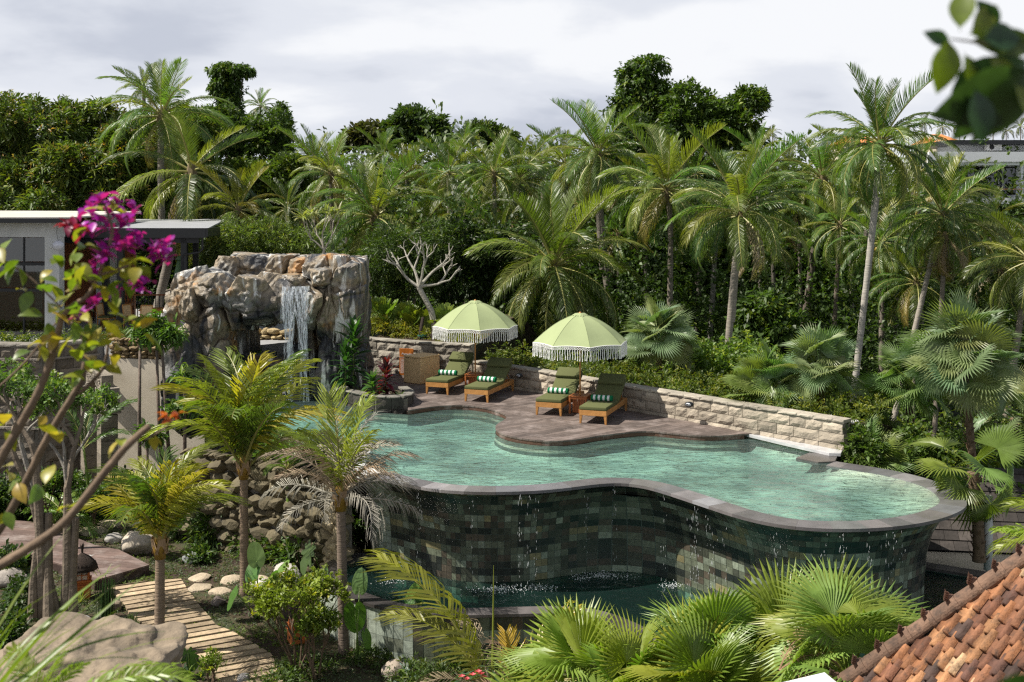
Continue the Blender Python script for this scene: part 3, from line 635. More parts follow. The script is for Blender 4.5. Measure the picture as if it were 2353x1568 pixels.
# ------------------------------------------------------------------ pool deck, boards one by one
def build_deck():
    deck = thing('pool_deck', 'dark brown timber pool deck with a wavy edge under the sun loungers', 'deck', (1, 29, 0))
    back = [(7.15, 24.75), (5.45, 26.5), (4.15, 27.95), (2.95, 29.25), (0.75, 31.85), (-1.1, 33.7), (-1.3, 34.1), (-2.1, 34.4), (-3.0, 34.8), (-3.67, 35.2), (-4.5, 35.7), (-5.2, 35.4), (-4.6, 33.0), (-3.3, 31.5), (-2.75, 30.0)]
    edge = [(p.x, p.y) for p in deck_edge]; poly = edge + [(5.6, 26.35)] + back[1:]
    strips(poly, rad(41), 0.145, 0.007, 0.0, 0.035, 'deck_board', DECKM, deck, (0.118, 0.092, 0.080), seed=4, jitter=0.22, maxlen=2.6)
    # edge fascia and joists below
    mb = MB(); E = deck_edge; n = len(E); Nn = normals2(E); vs = []
    for p, q in zip(E, Nn): vs += [(p.x + q.x*.012, p.y + q.y*.012, -0.037), (p.x + q.x*.012, p.y + q.y*.012, -0.30), (p.x + q.x*.05, p.y + q.y*.05, -0.037), (p.x + q.x*.05, p.y + q.y*.05, -0.30)]
    o = deck.location; vs = [(a - o.x, b - o.y, c) for a, b, c in vs]
    mb.add(vs, [f for i in range(n-1) for f in ((4*i, 4*i+4, 4*i+5, 4*i+1), (4*i+2, 4*i+3, 4*i+7, 4*i+6), (4*i+1, 4*i+5, 4*i+7, 4*i+3), (4*i, 4*i+2, 4*i+6, 4*i+4))])
    mb.build('edge_board', DECKM, deck, color=(0.07, 0.035, 0.022))
    vs = [(p[0] - o.x, p[1] - o.y, -0.12) for p in poly]; fs = []; cap_fill(vs, fs, list(range(len(vs)))); MB().add(vs, fs).build('subframe', mat('subframe_wood', (0.03, 0.022, 0.018)), deck)
build_deck()

# ------------------------------------------------------------------ stone walls
dw = thing('deck_wall', 'low curved wall of rough tan stone blocks along the back of the pool deck', 'wall', (3, 29, 0))
block_wall(dw, WALLQ, -0.16, 0.56, 3, 0.52, 0.30, (0.33, 0.285, 0.225), cap=(0.5, 0.07, (0.30, 0.27, 0.22)), seed=2)
uw = thing('garden_wall', 'higher grey stone block wall behind the wicker box holding up the planting bed', 'wall', (-3, 35, 0))
block_wall(uw, WALLP, -0.05, 1.0, 4, 0.5, 0.30, (0.25, 0.225, 0.185), cap=(0.5, 0.07, (0.26, 0.24, 0.2)), seed=6)
sp = thing('garden_steps', 'short flight of stone steps beside the rock behind the red plants', 'steps', (-5.0, 34.0, 0))
for i in range(3):
    MB().box((0, 0, 0), (1.2, 0.45, 0.17)).build('step', STONE, sp, color=(0.30, 0.28, 0.25), bevel=0.01, loc=(0, 0.45 * i - 0.2, 0.085 + 0.171 * i))
rw = thing('retaining_wall', 'tall weathered temple-style stone wall under the terrace on the left', 'wall', (-15, 34, -2.9))
RP = [(-22, 33.2), (-15.6, 33.8), (-13.9, 33.6), (-12.75, 34.7)]
block_wall(rw, RP, -3.0, 1.05, 12, 0.62, 0.4, (0.17, 0.145, 0.115), meshes=BLOCKS, cap=(0.7, 0.12, (0.24, 0.22, 0.19)), seed=11)
for zz, tk in ((0.72, 0.06), (0.2, 0.1), (-1.3, 0.08)):
    for i in range(len(RP)-1):
        a, b = Vector(RP[i]), Vector(RP[i+1]); d = b - a; MB().box((0, 0, 0), (d.length + 0.1, 0.06, tk)).build('moulding', STONE, rw, color=(0.22, 0.195, 0.165), bevel=0.01, loc=((a.x+b.x)/2 + 15 + d.y/d.length*.25, (a.y+b.y)/2 - 34 - d.x/d.length*.25, zz + 2.9), rot=(0, 0, math.atan2(d.y, d.x)))
def build_terrace():
    poly = [(-34, 34), (-15.6, 34.05), (-14.0, 33.9), (-12.6, 35.0), (-11.3, 33.3), (-9.0, 32.9), (-8.2, 33.6), (-5.6, 36.0), (-5.2, 38), (-5.2, 62), (-34, 62)]
    tag(MB().prism(poly, -4, 1.05).build('terrace', mat('terrace_paving', (0.30, 0.30, 0.30), 0.7, 0.15, 1.5, bump=0.1)), kind='structure')
build_terrace()
cw = thing('rendered_wall', 'smooth cream rendered garden wall left of the artificial rock', 'wall', (-10.2, 32.8, -2.9))
MB().box((0, 0, 0), (2.9, 0.25, 3.72), rz=rad(-9)).build('render', CREAM, cw, loc=(0, 0, 1.86))
def rubble(root, a, b, z0, z1, th, size, color, seed, name='rubble_stone', rows=None):
    """dry stones stacked in a wall from a to b"""
    r = random.Random(seed); a = Vector(a); b = Vector(b); d = (b - a); T = d.length; d.normalize(); n = Vector((-d.y, d.x)); o = root.location; ang = math.atan2(d.y, d.x)
    z = z0
    while z < z1 - size * 0.25:
        h = size * r.uniform(0.5, 1.1); h = min(h, z1 - z + size * .15); s = -r.uniform(0, size)
        while s < T:
            w = h * r.uniform(0.9, 2.1); p = a + d * min(T, max(0, s + w/2)) + n * r.uniform(-.3, .3) * th * .5; sh = r.uniform(.65, 1.3)
            put(name, r.choice(SMALLROCKS), root, (p.x - o.x, p.y - o.y, z + h/2 - o.z), (r.uniform(-.2, .2), r.uniform(-.25, .25), ang + r.uniform(-.3, .3)), (w*.56, th * r.uniform(.45, .7), h*.57), tuple(k*sh for k in color))
            s += w
        z += h * 0.93
    MB().box((0, 0, 0), (T, th*.5, z1 - z0 - 0.1), rz=ang).build('mortar_core', MORTAR, root, loc=(((a+b)/2).x - o.x + n.x*.1, ((a+b)/2).y - o.y + n.y*.1, (z0+z1)/2 - o.z - .05))
rb = thing('rubble_wall', 'band of stacked ochre rubble stones on top of the cream wall', 'stone wall', (-10.2, 32.8, 0.82))
rubble(rb, (-11.6, 33.02), (-8.9, 32.6), 0.83, 1.38, 0.3, 0.2, (0.26, 0.19, 0.10), 31)
rb2 = thing('rubble_wall', 'dry stacked rubble stone wall behind the yellow palms under the pool edge', 'stone wall', (-5.5, 27.2, -2.9))
rubble(rb2, (-7.9, 28.0), (-3.7, 25.1), -2.95, -0.75, 0.5, 0.34, (0.12, 0.10, 0.06), 32)
rb3 = thing('rubble_wall', 'sunlit low rubble wall seen through the opening of the waterfall rock', 'stone wall', (-7, 35.4, 0.4))
rubble(rb3, (-8.2, 35.6), (-5.8, 35.5), 0.35, 1.35, 0.4, 0.26, (0.36, 0.28, 0.15), 33)
rb4 = thing('rubble_pillar', 'jagged column of stacked rubble at the left end of the tiled pool wall', 'stone wall', (-3.5, 23.6, -2.9))
rubble(rb4, (-3.85, 24.0), (-3.45, 23.3), -2.95, -0.2, 0.3, 0.26, (0.36, 0.29, 0.18), 34)

def build_gate():
    g = thing('stone_gateway', 'carved stone archway with block pillars in front of the cream wall', 'archway', (-11.8, 32.5, -2.9)); o = g.location
    A, B = Vector((-12.3, 33.2)), Vector((-11.32, 31.75)); d = (B - A).normalized(); ang = math.atan2(d.y, d.x)
    for P, w in ((A, .5), (B, .46)):
        rr = random.Random(int(P.x * 10))
        for j in range(6):
            sh = rr.uniform(.85, 1.15); put('pillar_block', rr.choice(BLOCKS), g, (P.x - o.x, P.y - o.y, 0.35 + j*.36), (0, 0, ang - PI/2 + .0), (w, w, .35), (0.24*sh, 0.205*sh, 0.16*sh))
        for z, ww, h in ((0.0, .68, .16), (.13, .58, .08), (2.36, .6, .1), (2.46, .72, .12), (2.57, .58, .07)):
            MB().box((0, 0, 0), (ww, ww, h), rz=ang).build('pillar_moulding', STONE, g, color=(0.25, 0.22, 0.18), bevel=0.012, loc=(P.x - o.x, P.y - o.y, z + h/2))
    MB().box((0, 0, 0), (.5, .55, .42), rz=ang).build('top_block', STONE, g, color=(0.25, 0.22, 0.18), bevel=0.015, loc=(B.x - o.x, B.y - o.y, 2.86))
    # arch panel with a curved underside and carved relief
    L = (B - A).length; mb = MB(); n = 14; vs = []
    for i in range(n + 1):
        t = i / n; x = t * L; zu = 2.62 + 0.55 * math.sin(PI * t); zt = 3.45 - 0.1 * abs(t - .5)
        for y in (-.16, .16):
            for z in (zu, zt): vs.append((A.x + d.x*x - d.y*y - o.x, A.y + d.y*x + d.x*y - o.y, z))
    fs = []
    for i in range(n):
        a, b = 4*i, 4*i+4; fs += [(a, b, b+1, a+1), (a+3, b+3, b+2, a+2), (a+1, b+1, b+3, a+3), (a+2, b+2, b, a)]
    mb.add(vs, fs + [(0, 1, 3, 2), (4*n, 4*n+2, 4*n+3, 4*n+1)]); mb.build('arch_panel', STONE, g, color=(0.25, 0.22, 0.175))
    rr = random.Random(4); mb = MB()
    for k in range(150):
        t = rr.uniform(.04, .96); zu = 2.66 + .55*math.sin(PI*t); z = rr.uniform(zu, 3.4); x = t*L; s = rr.uniform(.02, .055)
        c = (A.x + d.x*x + d.y*.17 - o.x, A.y + d.y*x - d.x*.17 - o.y, z); mb.tube([Vector(c), Vector(c) + Vector((rr.uniform(-s, s), 0, s)), Vector(c) + Vector((rr.uniform(-2*s, 2*s), 0, rr.uniform(-s, 2*s)))], [s*.7, s*.55, s*.2], 5)
    mb.build('carved_relief', STONE, g, color=(0.30, 0.265, 0.215))
build_gate()

# planter beside the rock, standing in the water
pl = thing('stone_planter', 'dark wet stone block planter with red and green plants at the pool corner', 'planter', (-3.6, 30.4, 0))
PP = [(-4.8, 31.6), (-4.55, 30.8), (-3.52, 29.65), (-2.78, 29.7), (-2.72, 30.4), (-3.0, 31.2)]
block_wall(pl, PP, -0.35, 0.24, 2, 0.42, 0.22, (0.055, 0.05, 0.042), seed=14, cap=(0.45, 0.05, (0.16, 0.15, 0.13)))
MB().prism([(p[0] + 3.6 - (0.1 if i > 1 else 0), p[1] - 30.4 + .1) for i, p in enumerate(PP)] + [(-0.6, 2.2)], -0.3, 0.17).build('soil', SOIL, pl)

# ------------------------------------------------------------------ artificial waterfall rock
def rock_material():
    m, nt, N, L = nodes('painted_rock')
    out = N.new('ShaderNodeOutputMaterial'); b = N.new('ShaderNodeBsdfPrincipled'); b.inputs['Roughness'].default_value = 0.55
    g = N.new('ShaderNodeNewGeometry')
    def nz(sc, st=(1, 1, 1), off=(0, 0, 0), det=6):
        mp = N.new('ShaderNodeMapping'); mp.inputs['Scale'].default_value = st; mp.inputs['Location'].default_value = off; L.new(g.outputs['Position'], mp.inputs[0])
        n = N.new('ShaderNodeTexNoise'); n.inputs['Scale'].default_value = sc; n.inputs['Detail'].default_value = det; n.inputs['Roughness'].default_value = .6; n.inputs['Distortion'].default_value = .4; L.new(mp.outputs[0], n.inputs['Vector']); return n.outputs[0]
    def mix(f, a, bcol):
        x = N.new('ShaderNodeMixRGB'); L.new(f, x.inputs[0]); L.new(a, x.inputs[1]); x.inputs[2].default_value = (*bcol, 1); return x.outputs[0]
    def band(src, lo, hi):
        r = N.new('ShaderNodeMapRange'); r.inputs[1].default_value, r.inputs[2].default_value = lo, hi; L.new(src, r.inputs[0]); return r.outputs[0]
    r = N.new('ShaderNodeRGB'); r.outputs[0].default_value = (0.235, 0.19, 0.13, 1); c = r.outputs[0]
    c = mix(band(nz(0.9), .56, .63), c, (0.36, 0.20, 0.08))
    c = mix(band(nz(0.8, off=(7, 2, 1)), .50, .60), c, (0.20, 0.195, 0.18))
    c = mix(band(nz(0.75, (1, 1, .4), (3, 9, 4)), .50, .58), c, (0.045, 0.047, 0.052))
    sep = N.new('ShaderNodeSeparateXYZ'); L.new(g.outputs['Position'], sep.inputs[0])
    wet = N.new('ShaderNodeMapRange'); wet.inputs[1].default_value, wet.inputs[2].default_value, wet.inputs[3].default_value, wet.inputs[4].default_value = 4.2, 0.2, 0.0, 0.50; L.new(sep.outputs[2], wet.inputs[0])
    w2 = N.new('ShaderNodeMath'); w2.operation = 'ADD'; L.new(wet.outputs[0], w2.inputs[0]); L.new(nz(0.9, off=(1, 5, 8)), w2.inputs[1])
    c = mix(band(w2.outputs[0], .72, .92), c, (0.022, 0.024, 0.028))
    c = mix(band(nz(1.5, (1.6, 1.6, .18), (2, 2, 2), 3), .585, .63), c, (0.58, 0.57, 0.54))
    mr = N.new('ShaderNodeMapRange'); mr.inputs[1].default_value, mr.inputs[2].default_value, mr.inputs[3].default_value, mr.inputs[4].default_value = .3, .7, .6, 1.4; L.new(nz(6, det=8), mr.inputs[0])
    v = N.new('ShaderNodeVectorMath'); v.operation = 'SCALE'; L.new(c, v.inputs[0]); L.new(mr.outputs[0], v.inputs['Scale']); L.new(v.outputs[0], b.inputs['Base Color'])
    vo = N.new('ShaderNodeTexVoronoi'); vo.feature = 'DISTANCE_TO_EDGE'; vo.inputs['Scale'].default_value = 0.85; L.new(g.outputs['Position'], vo.inputs['Vector'])
    cr = band(vo.outputs[0], 0.0, 0.06); ad = N.new('ShaderNodeMath'); ad.operation = 'MULTIPLY_ADD'; ad.inputs[1].default_value = .6; L.new(nz(9), ad.inputs[0]); L.new(cr, ad.inputs[2])
    bp = N.new('ShaderNodeBump'); bp.inputs['Strength'].default_value = .9; bp.inputs['Distance'].default_value = .06; L.new(ad.outputs[0], bp.inputs['Height']); L.new(bp.outputs[0], b.inputs['Normal']); L.new(b.outputs[0], out.inputs[0]); return m
ROCKM = rock_material()
def build_rock():
    rk = thing('waterfall_rock', 'large artificial tan and black rock arch with a small waterfall at the pool end', 'rock formation', (-6.3, 32.2, 0)); o = rk.location
    T = [  # x0, y0, x1, y1 in frame units, near depth, far depth
        (404, 622, 470, 705, 31.4, 33.0), (452, 630, 528, 712, 31.0, 32.8), (383, 664, 432, 745, 31.1, 32.6), (420, 668, 462, 748, 30.9, 32.4),
        (386, 736, 462, 900, 30.7, 32.5), (392, 800, 460, 1010, 30.6, 32.4), (450, 690, 526, 820, 31.1, 33.0), (446, 790, 522, 960, 31.0, 33.0),
        (512, 700, 566, 860, 32.2, 33.8), (520, 655, 572, 760, 31.3, 32.8),
        (526, 640, 618, 718, 31.0, 32.6), (560, 636, 650, 752, 31.1, 33.2), (612, 650, 690, 742, 31.3, 33.3), (670, 655, 738, 760, 31.4, 33.3),
        (489, 594, 560, 650, 33.2, 34.6), (540, 588, 625, 648, 33.5, 34.8), (600, 587, 670, 645, 33.5, 34.8), (655, 592, 712, 640, 33.2, 34.6),
        (702, 588, 762, 640, 32.2, 34.2), (712, 612, 765, 668, 31.6, 33.6), (740, 589, 800, 680, 32.2, 34.2), (770, 598, 832, 700, 32.0, 34.2),
        (716, 650, 778, 800, 31.6, 33.8), (766, 670, 834, 830, 31.7, 34.0), (738, 760, 800, 950, 31.4, 33.6), (782, 770, 836, 960, 31.6, 34.0),
        (530, 825, 620, 960, 31.6, 33.4), (610, 822, 690, 955, 31.2, 33.0), (668, 690, 745, 950, 32.7, 34.2), (560, 640, 640, 668, 32.2, 33.8), (640, 630, 705, 660, 32.6, 33.9)]
    for i, (x0, y0, x1, y1, d0, d1) in enumerate(T):
        me = boulder_mesh('rock_shape', 200 + i, 5, 12, 1, 0.07, ROCKM, lo=0.98)
        D = (d0 + d1) / 2; a, b = at(x0, y0, (d0*2+D)/3), at(x1, y1, (d0*2+D)/3)
        put('rock', me, rk, ((a.x+b.x)/2 - o.x, D, (a.z+b.z)/2), (0, 0, R.uniform(-.15, .15)), ((b.x-a.x)/2*1.05, (d1-d0)/2*1.1, (a.z-b.z)/2*1.05), origin=(0, o.y, 0))
    # shallow basins of water on top
    wt = mat('shallow_water', (0.30, 0.29, 0.24), 0.12, 0.2, 4, bump=0.5, bscale=9, spec=0.8)
    for pts, D0, z, nm in (([(640, 0), (712, 0), (705, 1), (612, 1)], (31.35, 32.9), at(0, 657, 31.6).z, 'upper_water'), ([(622, 0), (690, 0), (690, 1), (612, 1)], (32.8, 34.0), at(0, 640, 33).z, 'top_water')):
        P = [at(x, 650, D0[k]) for x, k in pts]; MB().prism([(p.x - o.x, p.y - o.y) for p in P], z - .1, z).build(nm, wt, rk)
    # falling water: many thin strands
    m, nt, N, L = nodes('falling_water'); out = N.new('ShaderNodeOutputMaterial'); t = N.new('ShaderNodeBsdfTransparent'); p = N.new('ShaderNodeBsdfPrincipled'); p.inputs['Base Color'].default_value = (.75, .8, .85, 1); p.inputs['Roughness'].default_value = .15
    g = N.new('ShaderNodeNewGeometry'); mp = N.new('ShaderNodeMapping'); mp.inputs['Scale'].default_value = (30, 30, 2.5); L.new(g.outputs['Position'], mp.inputs[0]); nn = N.new('ShaderNodeTexNoise'); nn.inputs['Scale'].default_value = 1.0; nn.inputs['Detail'].default_value = 4; L.new(mp.outputs[0], nn.inputs['Vector'])
    mr = N.new('ShaderNodeMapRange'); mr.inputs[1].default_value, mr.inputs[2].default_value, mr.inputs[3].default_value, mr.inputs[4].default_value = .46, .70, .03, .6; L.new(nn.outputs[0], mr.inputs[0])
    mx = N.new('ShaderNodeMixShader'); L.new(mr.outputs[0], mx.inputs[0]); L.new(t.outputs[0], mx.inputs[1]); L.new(p.outputs[0], mx.inputs[2]); L.new(mx.outputs[0], out.inputs[0])
    r = random.Random(3); mb = MB(); zt = at(0, 659, 31.5).z
    for k in range(110):
        a = k / 109; x = at(650 + 58*a, 660, 31.3).x; land = r.choice([0, 0, 1]); zb = at(0, r.uniform(800, 880), 30.9).z if land else -0.1
        if r.random() < .35: zb = zt - r.uniform(.4, 1.5)
        v = r.uniform(.25, .45); w = r.uniform(.006, .03); n = 14; pts = []
        r_c = (676 if a < .5 else 712) + r.gauss(0, 5)
        for q in range(n + 1):
            s = q / n; z = zt + .02 - (zt - zb) * s; fall = max(0, zt - z); pts.append(Vector((x + (at(r_c, 660, 31.3).x - x) * max(0, s - .22) ** .6 * .85 + .03*math.sin(q*1.3 + k), 31.28 - v * math.sqrt(fall + .001) * .6 + .03*math.cos(q + k*2), z)))
        vs = []
        for q, c in enumerate(pts): ww = w * (1 + .5*math.sin(q*2.1 + k)) * (1 - .5*q/n); vs += [(c.x - ww - o.x, c.y - o.y, c.z), (c.x + ww - o.x, c.y - o.y + .01, c.z)]
        mb.add(vs, [(2*q, 2*q+1, 2*q+3, 2*q+2) for q in range(n)])
    mb.build('waterfall', m, rk)
    return m
FALLM = build_rock()
SPLASH = mat('water_drops', (0.85, 0.88, 0.9), 0.15, 0.05, 5, spec=0.8)
def drops():
    r = random.Random(8); mb = MB()
    def dot(c, s, l): mb.add([(c[0]-s, c[1], c[2]), (c[0], c[1]-s, c[2]), (c[0]+s, c[1], c[2]), (c[0], c[1]+s, c[2]), (c[0], c[1], c[2]+l), (c[0], c[1], c[2]-l)], [(0,1,4),(1,2,4),(2,3,4),(3,0,4),(1,0,5),(2,1,5),(3,2,5),(0,3,5)])
    m = len(rim_outer)
    for k in range(26):
        i = r.randint(3, m - 40); p = rim_outer[i] - rn[i]*0.05; top = RZ - .06
        if k % 2: p = Vector((r.choice([0.1, 1.6, 1.9, 3.4, 3.7, 4.6, 6.0, 7.4]) + r.uniform(-.15, .15), 0)); j = min(range(m*3//5), key=lambda t: abs(rim_outer[t].x - p.x)); p = rim_outer[j] - rn[j]*.05
        for q in range(r.randint(8, 26)): dot((p.x + r.gauss(0, .03), p.y + r.gauss(0, .02), top - r.uniform(0, 1.9) ** 1), r.uniform(.0015, .003), r.uniform(.012, .05))
    for (x, y, n, s) in ((1150, 1358, 220, .5), (1240, 1355, 120, .35), (1385, 1325, 170, .3), (1330, 1332, 50, .15), (1545, 1350, 90, .2), (900, 1340, 60, .2), (1440, 1330, 30, .15), (1480, 1130, 0, .1)):
        c = on(x, y, LW)
        for q in range(n): dot((c.x + r.gauss(0, s*.6), c.y + r.gauss(0, .07), LW + abs(r.gauss(0, .045))), r.uniform(.003, .011), r.uniform(.004, .014))
    for q in range(90): c = on(700 + r.gauss(0, 14), 915, PZ); dot((c.x, c.y + r.gauss(0, .15), PZ + abs(r.gauss(0, .08))), r.uniform(.004, .014), r.uniform(.004, .016))
    tag(mb.build('water_drops', SPLASH), 'water drops and splashes falling from the pool rim', 'water drops', kind='stuff')
drops()

# ================================================================== PLANT BUILDING BLOCKS
def frond_mesh(name, arch, seed, n=64, leaf=0.25, w=0.0135, petiole=0.14, hang=0.5, tatter=0.0, vee=0.35):
    """a feather leaf of unit length along +x that arches down; leaflets in two rows"""
    r = random.Random(seed); N = 22; pts = []; x = z = 0.0
    side_bend = r.uniform(-.25, .25)
    for i in range(N + 1):
        t = i / N; a = -arch * t ** 1.5; b = side_bend * t; pts.append((Vector((x, math.sin(b) * x * .5, z)), a))
        x += math.cos(a) / N; z += math.sin(a) / N
    def P(t):
        k = min(N - 1, int(t * N)); u = t * N - k; return pts[k][0].lerp(pts[k+1][0], u), pts[k][1] * (1-u) + pts[k+1][1] * u
    mb = MB(); mb.m = 1; mb.tube([p for p, _ in pts[::2]], [0.012 * (1 - .85 * i / 11) + .0015 for i in range(len(pts[::2]))], 4, caps=False)
    mb.m = 0
    for i in range(n):
        t = petiole + (1 - petiole) * (i + .5) / n
        for s in (-1, 1):
            if r.random() < tatter * .4: continue
            tt = min(.995, t + r.uniform(-.004, .004)); p, a = P(tt); tang = Vector((math.cos(a), 0, math.sin(a))); upv = Vector((-math.sin(a), 0, math.cos(a)))
            l = leaf * (max(0.05, math.sin(PI * (0.10 + 0.86 * (t - petiole) / (1 - petiole)))) ** .55) * r.uniform(.85, 1.1) * (1 - tatter * r.random() * .5)
            fw = 0.55 + 0.9 * t + r.uniform(-.12, .12); d = (Vector((0, s, 0)) + tang * fw + upv * (vee + r.uniform(-.12, .12))).normalized()
            h = hang * r.uniform(.7, 1.3) + tatter * r.uniform(0, .9); p1 = p + d * l * .38; d2 = (d + Vector((0, 0, -h))).normalized(); p2 = p1 + d2 * l * .35; d3 = (d2 + Vector((0, 0, -h * 1.2))).normalized(); p3 = p2 + d3 * l * .3
            wv = (tang * .9 + upv * .35 * r.uniform(-1, 1)).normalized() * w * r.uniform(.8, 1.15)
            mb.add([p - wv*.25, p + wv*.25, p1 - wv*.5, p1 + wv*.5, p2 - wv*.4, p2 + wv*.4, p3], [(0, 1, 3, 2), (2, 3, 5, 4), (4, 5, 6)])
    return mb.mesh(name, [LEAF, RACHIS])
FR = {k: [frond_mesh('frond_shape', a, s * 10 + i, **kw) for i in range(3)] for s, (k, a, kw) in enumerate([
    ('up', 0.45, dict(hang=.12, vee=.75)), ('mid', 1.25, dict(hang=.6, vee=.25)), ('low', 1.7, dict(hang=1.0, vee=.05)), ('old', 2.1, dict(hang=1.5, vee=-.2, tatter=.35))])}
FRT = [frond_mesh('frond_shape', a, 70 + i, n=50, leaf=.42, w=.020, hang=h, vee=v, tatter=.5) for i, (a, h, v) in enumerate([(0.35, .45, .9), (0.9, .9, .6), (1.35, 1.3, .5), (1.8, 1.6, .3), (0.7, .8, .8), (1.6, 1.5, .4)])]
FRD = [frond_mesh('frond_shape', a, 80 + i, n=40, leaf=.42, w=.012, hang=h, vee=.4, tatter=.8) for i, (a, h) in enumerate([(.8, 1.3), (1.3, 1.8), (1.9, 2.2)])]
for m_ in FRD: m_.materials[0] = DRYLEAF; m_.materials[1] = DRYLEAF
FRA = [frond_mesh('frond_shape', a, 90 + i, n=34, leaf=.26, w=.030, hang=.5, vee=.5) for i, a in enumerate([.5, .9, 1.3])]
def fan_mesh(name, seed, n=34, spread=118, pet=0.9, split=0.5, droop=0.22, cup=0.25, stiff=1.0, pitch=0.0):
    """a round pleated fan leaf of unit radius at the end of a stalk along +x"""
    r = random.Random(seed); mb = MB(); mb.tube([(0, 0, 0), (pet*.5, 0, .03), (pet, 0, 0)], [.022, .017, .014], 5, caps=False)
    c = Vector((pet, 0, 0)); A = [rad(-spread + 2 * spread * i / n) for i in range(n + 1)]
    cp, sp = math.cos(pitch), math.sin(pitch)
    def turn(p): q = p - c; return c + Vector((q.x*cp + q.z*sp, q.y, -q.x*sp + q.z*cp))
    def dirv(a): return Vector((math.cos(a), math.sin(a), 0))
    def lift(q, a):  # bowl shape and drooping ends
        return cup * q * (1 - math.cos(a) * .2) * (abs(math.sin(a)) ** 1.2) - droop * q * q * (0.6 + .6 * abs(math.cos(a)))
    for i in range(n):
        a0, a1 = A[i], A[i+1]; am = (a0 + a1) / 2; L = (0.82 + .22 * math.cos(am * .8)) * r.uniform(.9, 1.06); s = split * r.uniform(.85, 1.15); hw = .5 * (a1 - a0)
        def pt(a, q, z=0): p = c + dirv(a) * q; p.z += lift(q, a) + z; return turn(p)
        e0, e1, m = pt(a0, s), pt(a1, s), pt(am, s, .028); b0, b1 = pt(am - hw*.52, (s + L)/2), pt(am + hw*.52, (s + L)/2); bm_ = pt(am, (s+L)/2, .018); tip = pt(am + r.uniform(-.02, .02), L); tip.z -= r.uniform(0, .10) * stiff
        mb.add([c, e0, m, e1, b0, bm_, b1, tip], [(0, 1, 2), (0, 2, 3), (1, 4, 5, 2), (2, 5, 6, 3), (4, 7, 5), (5, 7, 6)])
    return mb.mesh(name, LEAFG)
FAN = [fan_mesh('fan_leaf_shape', i, split=random.Random(i).uniform(.42, .6), droop=.12 + .06 * i, cup=.15 + .1 * (i % 3), pitch=[0, .35, .7, 1.05, -.15][i]) for i in range(5)]
FANR = [fan_mesh('ruffled_leaf_shape', 30 + i, n=22, spread=75, split=.93, droop=.05, cup=.35, pet=.9, stiff=0) for i in range(2)]
def blade_mesh(name, prof, arch=0.6, fold=0.25, m=LEAF, stalk=0.0, n=7, wave=0.0, seed=0):
    r = random.Random(seed); mb = MB(); x = z = 0.0; P = []
    for i in range(n + 1):
        t = i / n; a = -arch * t; P.append((x, z, a, t)); x += math.cos(a) / n; z += math.sin(a) / n
    vs = []
    for x, z, a, t in P:
        k = t * (len(prof) - 1); j = min(len(prof) - 2, int(k)); w = prof[j] * (1 - k + j) + prof[j+1] * (k - j); u = wave * r.uniform(-1, 1)
        vs += [(x, -w, z + w * fold + u), (x, 0, z), (x, w, z + w * fold - u)]
    fs = [f for i in range(n) for f in ((3*i, 3*i+1, 3*i+4, 3*i+3), (3*i+1, 3*i+2, 3*i+5, 3*i+4))]
    if stalk:
        vs = [(a + stalk, b, c) for a, b, c in vs]; mb.tube([(0, 0, 0), (stalk, 0, 0)], [.012, .009], 4, caps=False)
    mb.add(vs, fs); return mb.mesh(name, m, True)
LANCE = [blade_mesh('leaf_shape', [.01, .075, .095, .085, .05, .004], a, seed=i) for i, a in enumerate((.3, .8, 1.3))]
STRAP = [blade_mesh('leaf_shape', [.022, .03, .03, .026, .018, .002], a, seed=i) for i, a in enumerate((.3, .9, 1.6))]
GRASS = [blade_mesh('blade_shape', [.010, .012, .011, .008, .001], a, seed=i) for i, a in enumerate((.15, .5, 1.0))]
OVATE = [blade_mesh('leaf_shape', [.02, .22, .30, .27, .16, .01], a, .3, stalk=.08, seed=i) for i, a in enumerate((.3, .7, 1.1))]
def heart_mesh(seed, slit=False):
    r = random.Random(seed); mb = MB(); n = 28; vs = [(0, 0, 0)]
    for i in range(n + 1):
        a = -PI + 2*PI*i/n; q = 0.5 * (1 - .30 * abs(math.cos(a/2 + PI/2))) * (1.0 + .42 * math.cos(a) ** 3 * (1 if math.cos(a) > 0 else .1)); q *= (1 - .62 * math.exp(-((abs(a) - PI) / .22) ** 2))
        if slit and i % 3 == 1 and abs(a) > .3: q *= .62
        vs.append((math.cos(a)*q + .05, math.sin(a)*q*.82, .10*math.cos(a*5)*q*(0.25) - .16*q*q + .10*abs(math.sin(a))*q))
    mb.add(vs, [(0, i, i+1) for i in range(1, n+1)]); return mb.mesh('heart_leaf_shape', LEAFG)
HEART = [heart_mesh(i) for i in range(3)]; MONST = [heart_mesh(i, True) for i in range(2)]
GREEN, YGREEN, DGREEN, DRY, GOLD = (.105, .170, .040), (.17, .19, .025), (.030, .060, .018), (.30, .23, .14), (.38, .30, .03)
def vary(c, r, f=.2, hue=.1): k = r.uniform(1-f, 1+f); h = r.uniform(-hue, hue); return (c[0]*k*(1+h), c[1]*k, c[2]*k*(1-h))
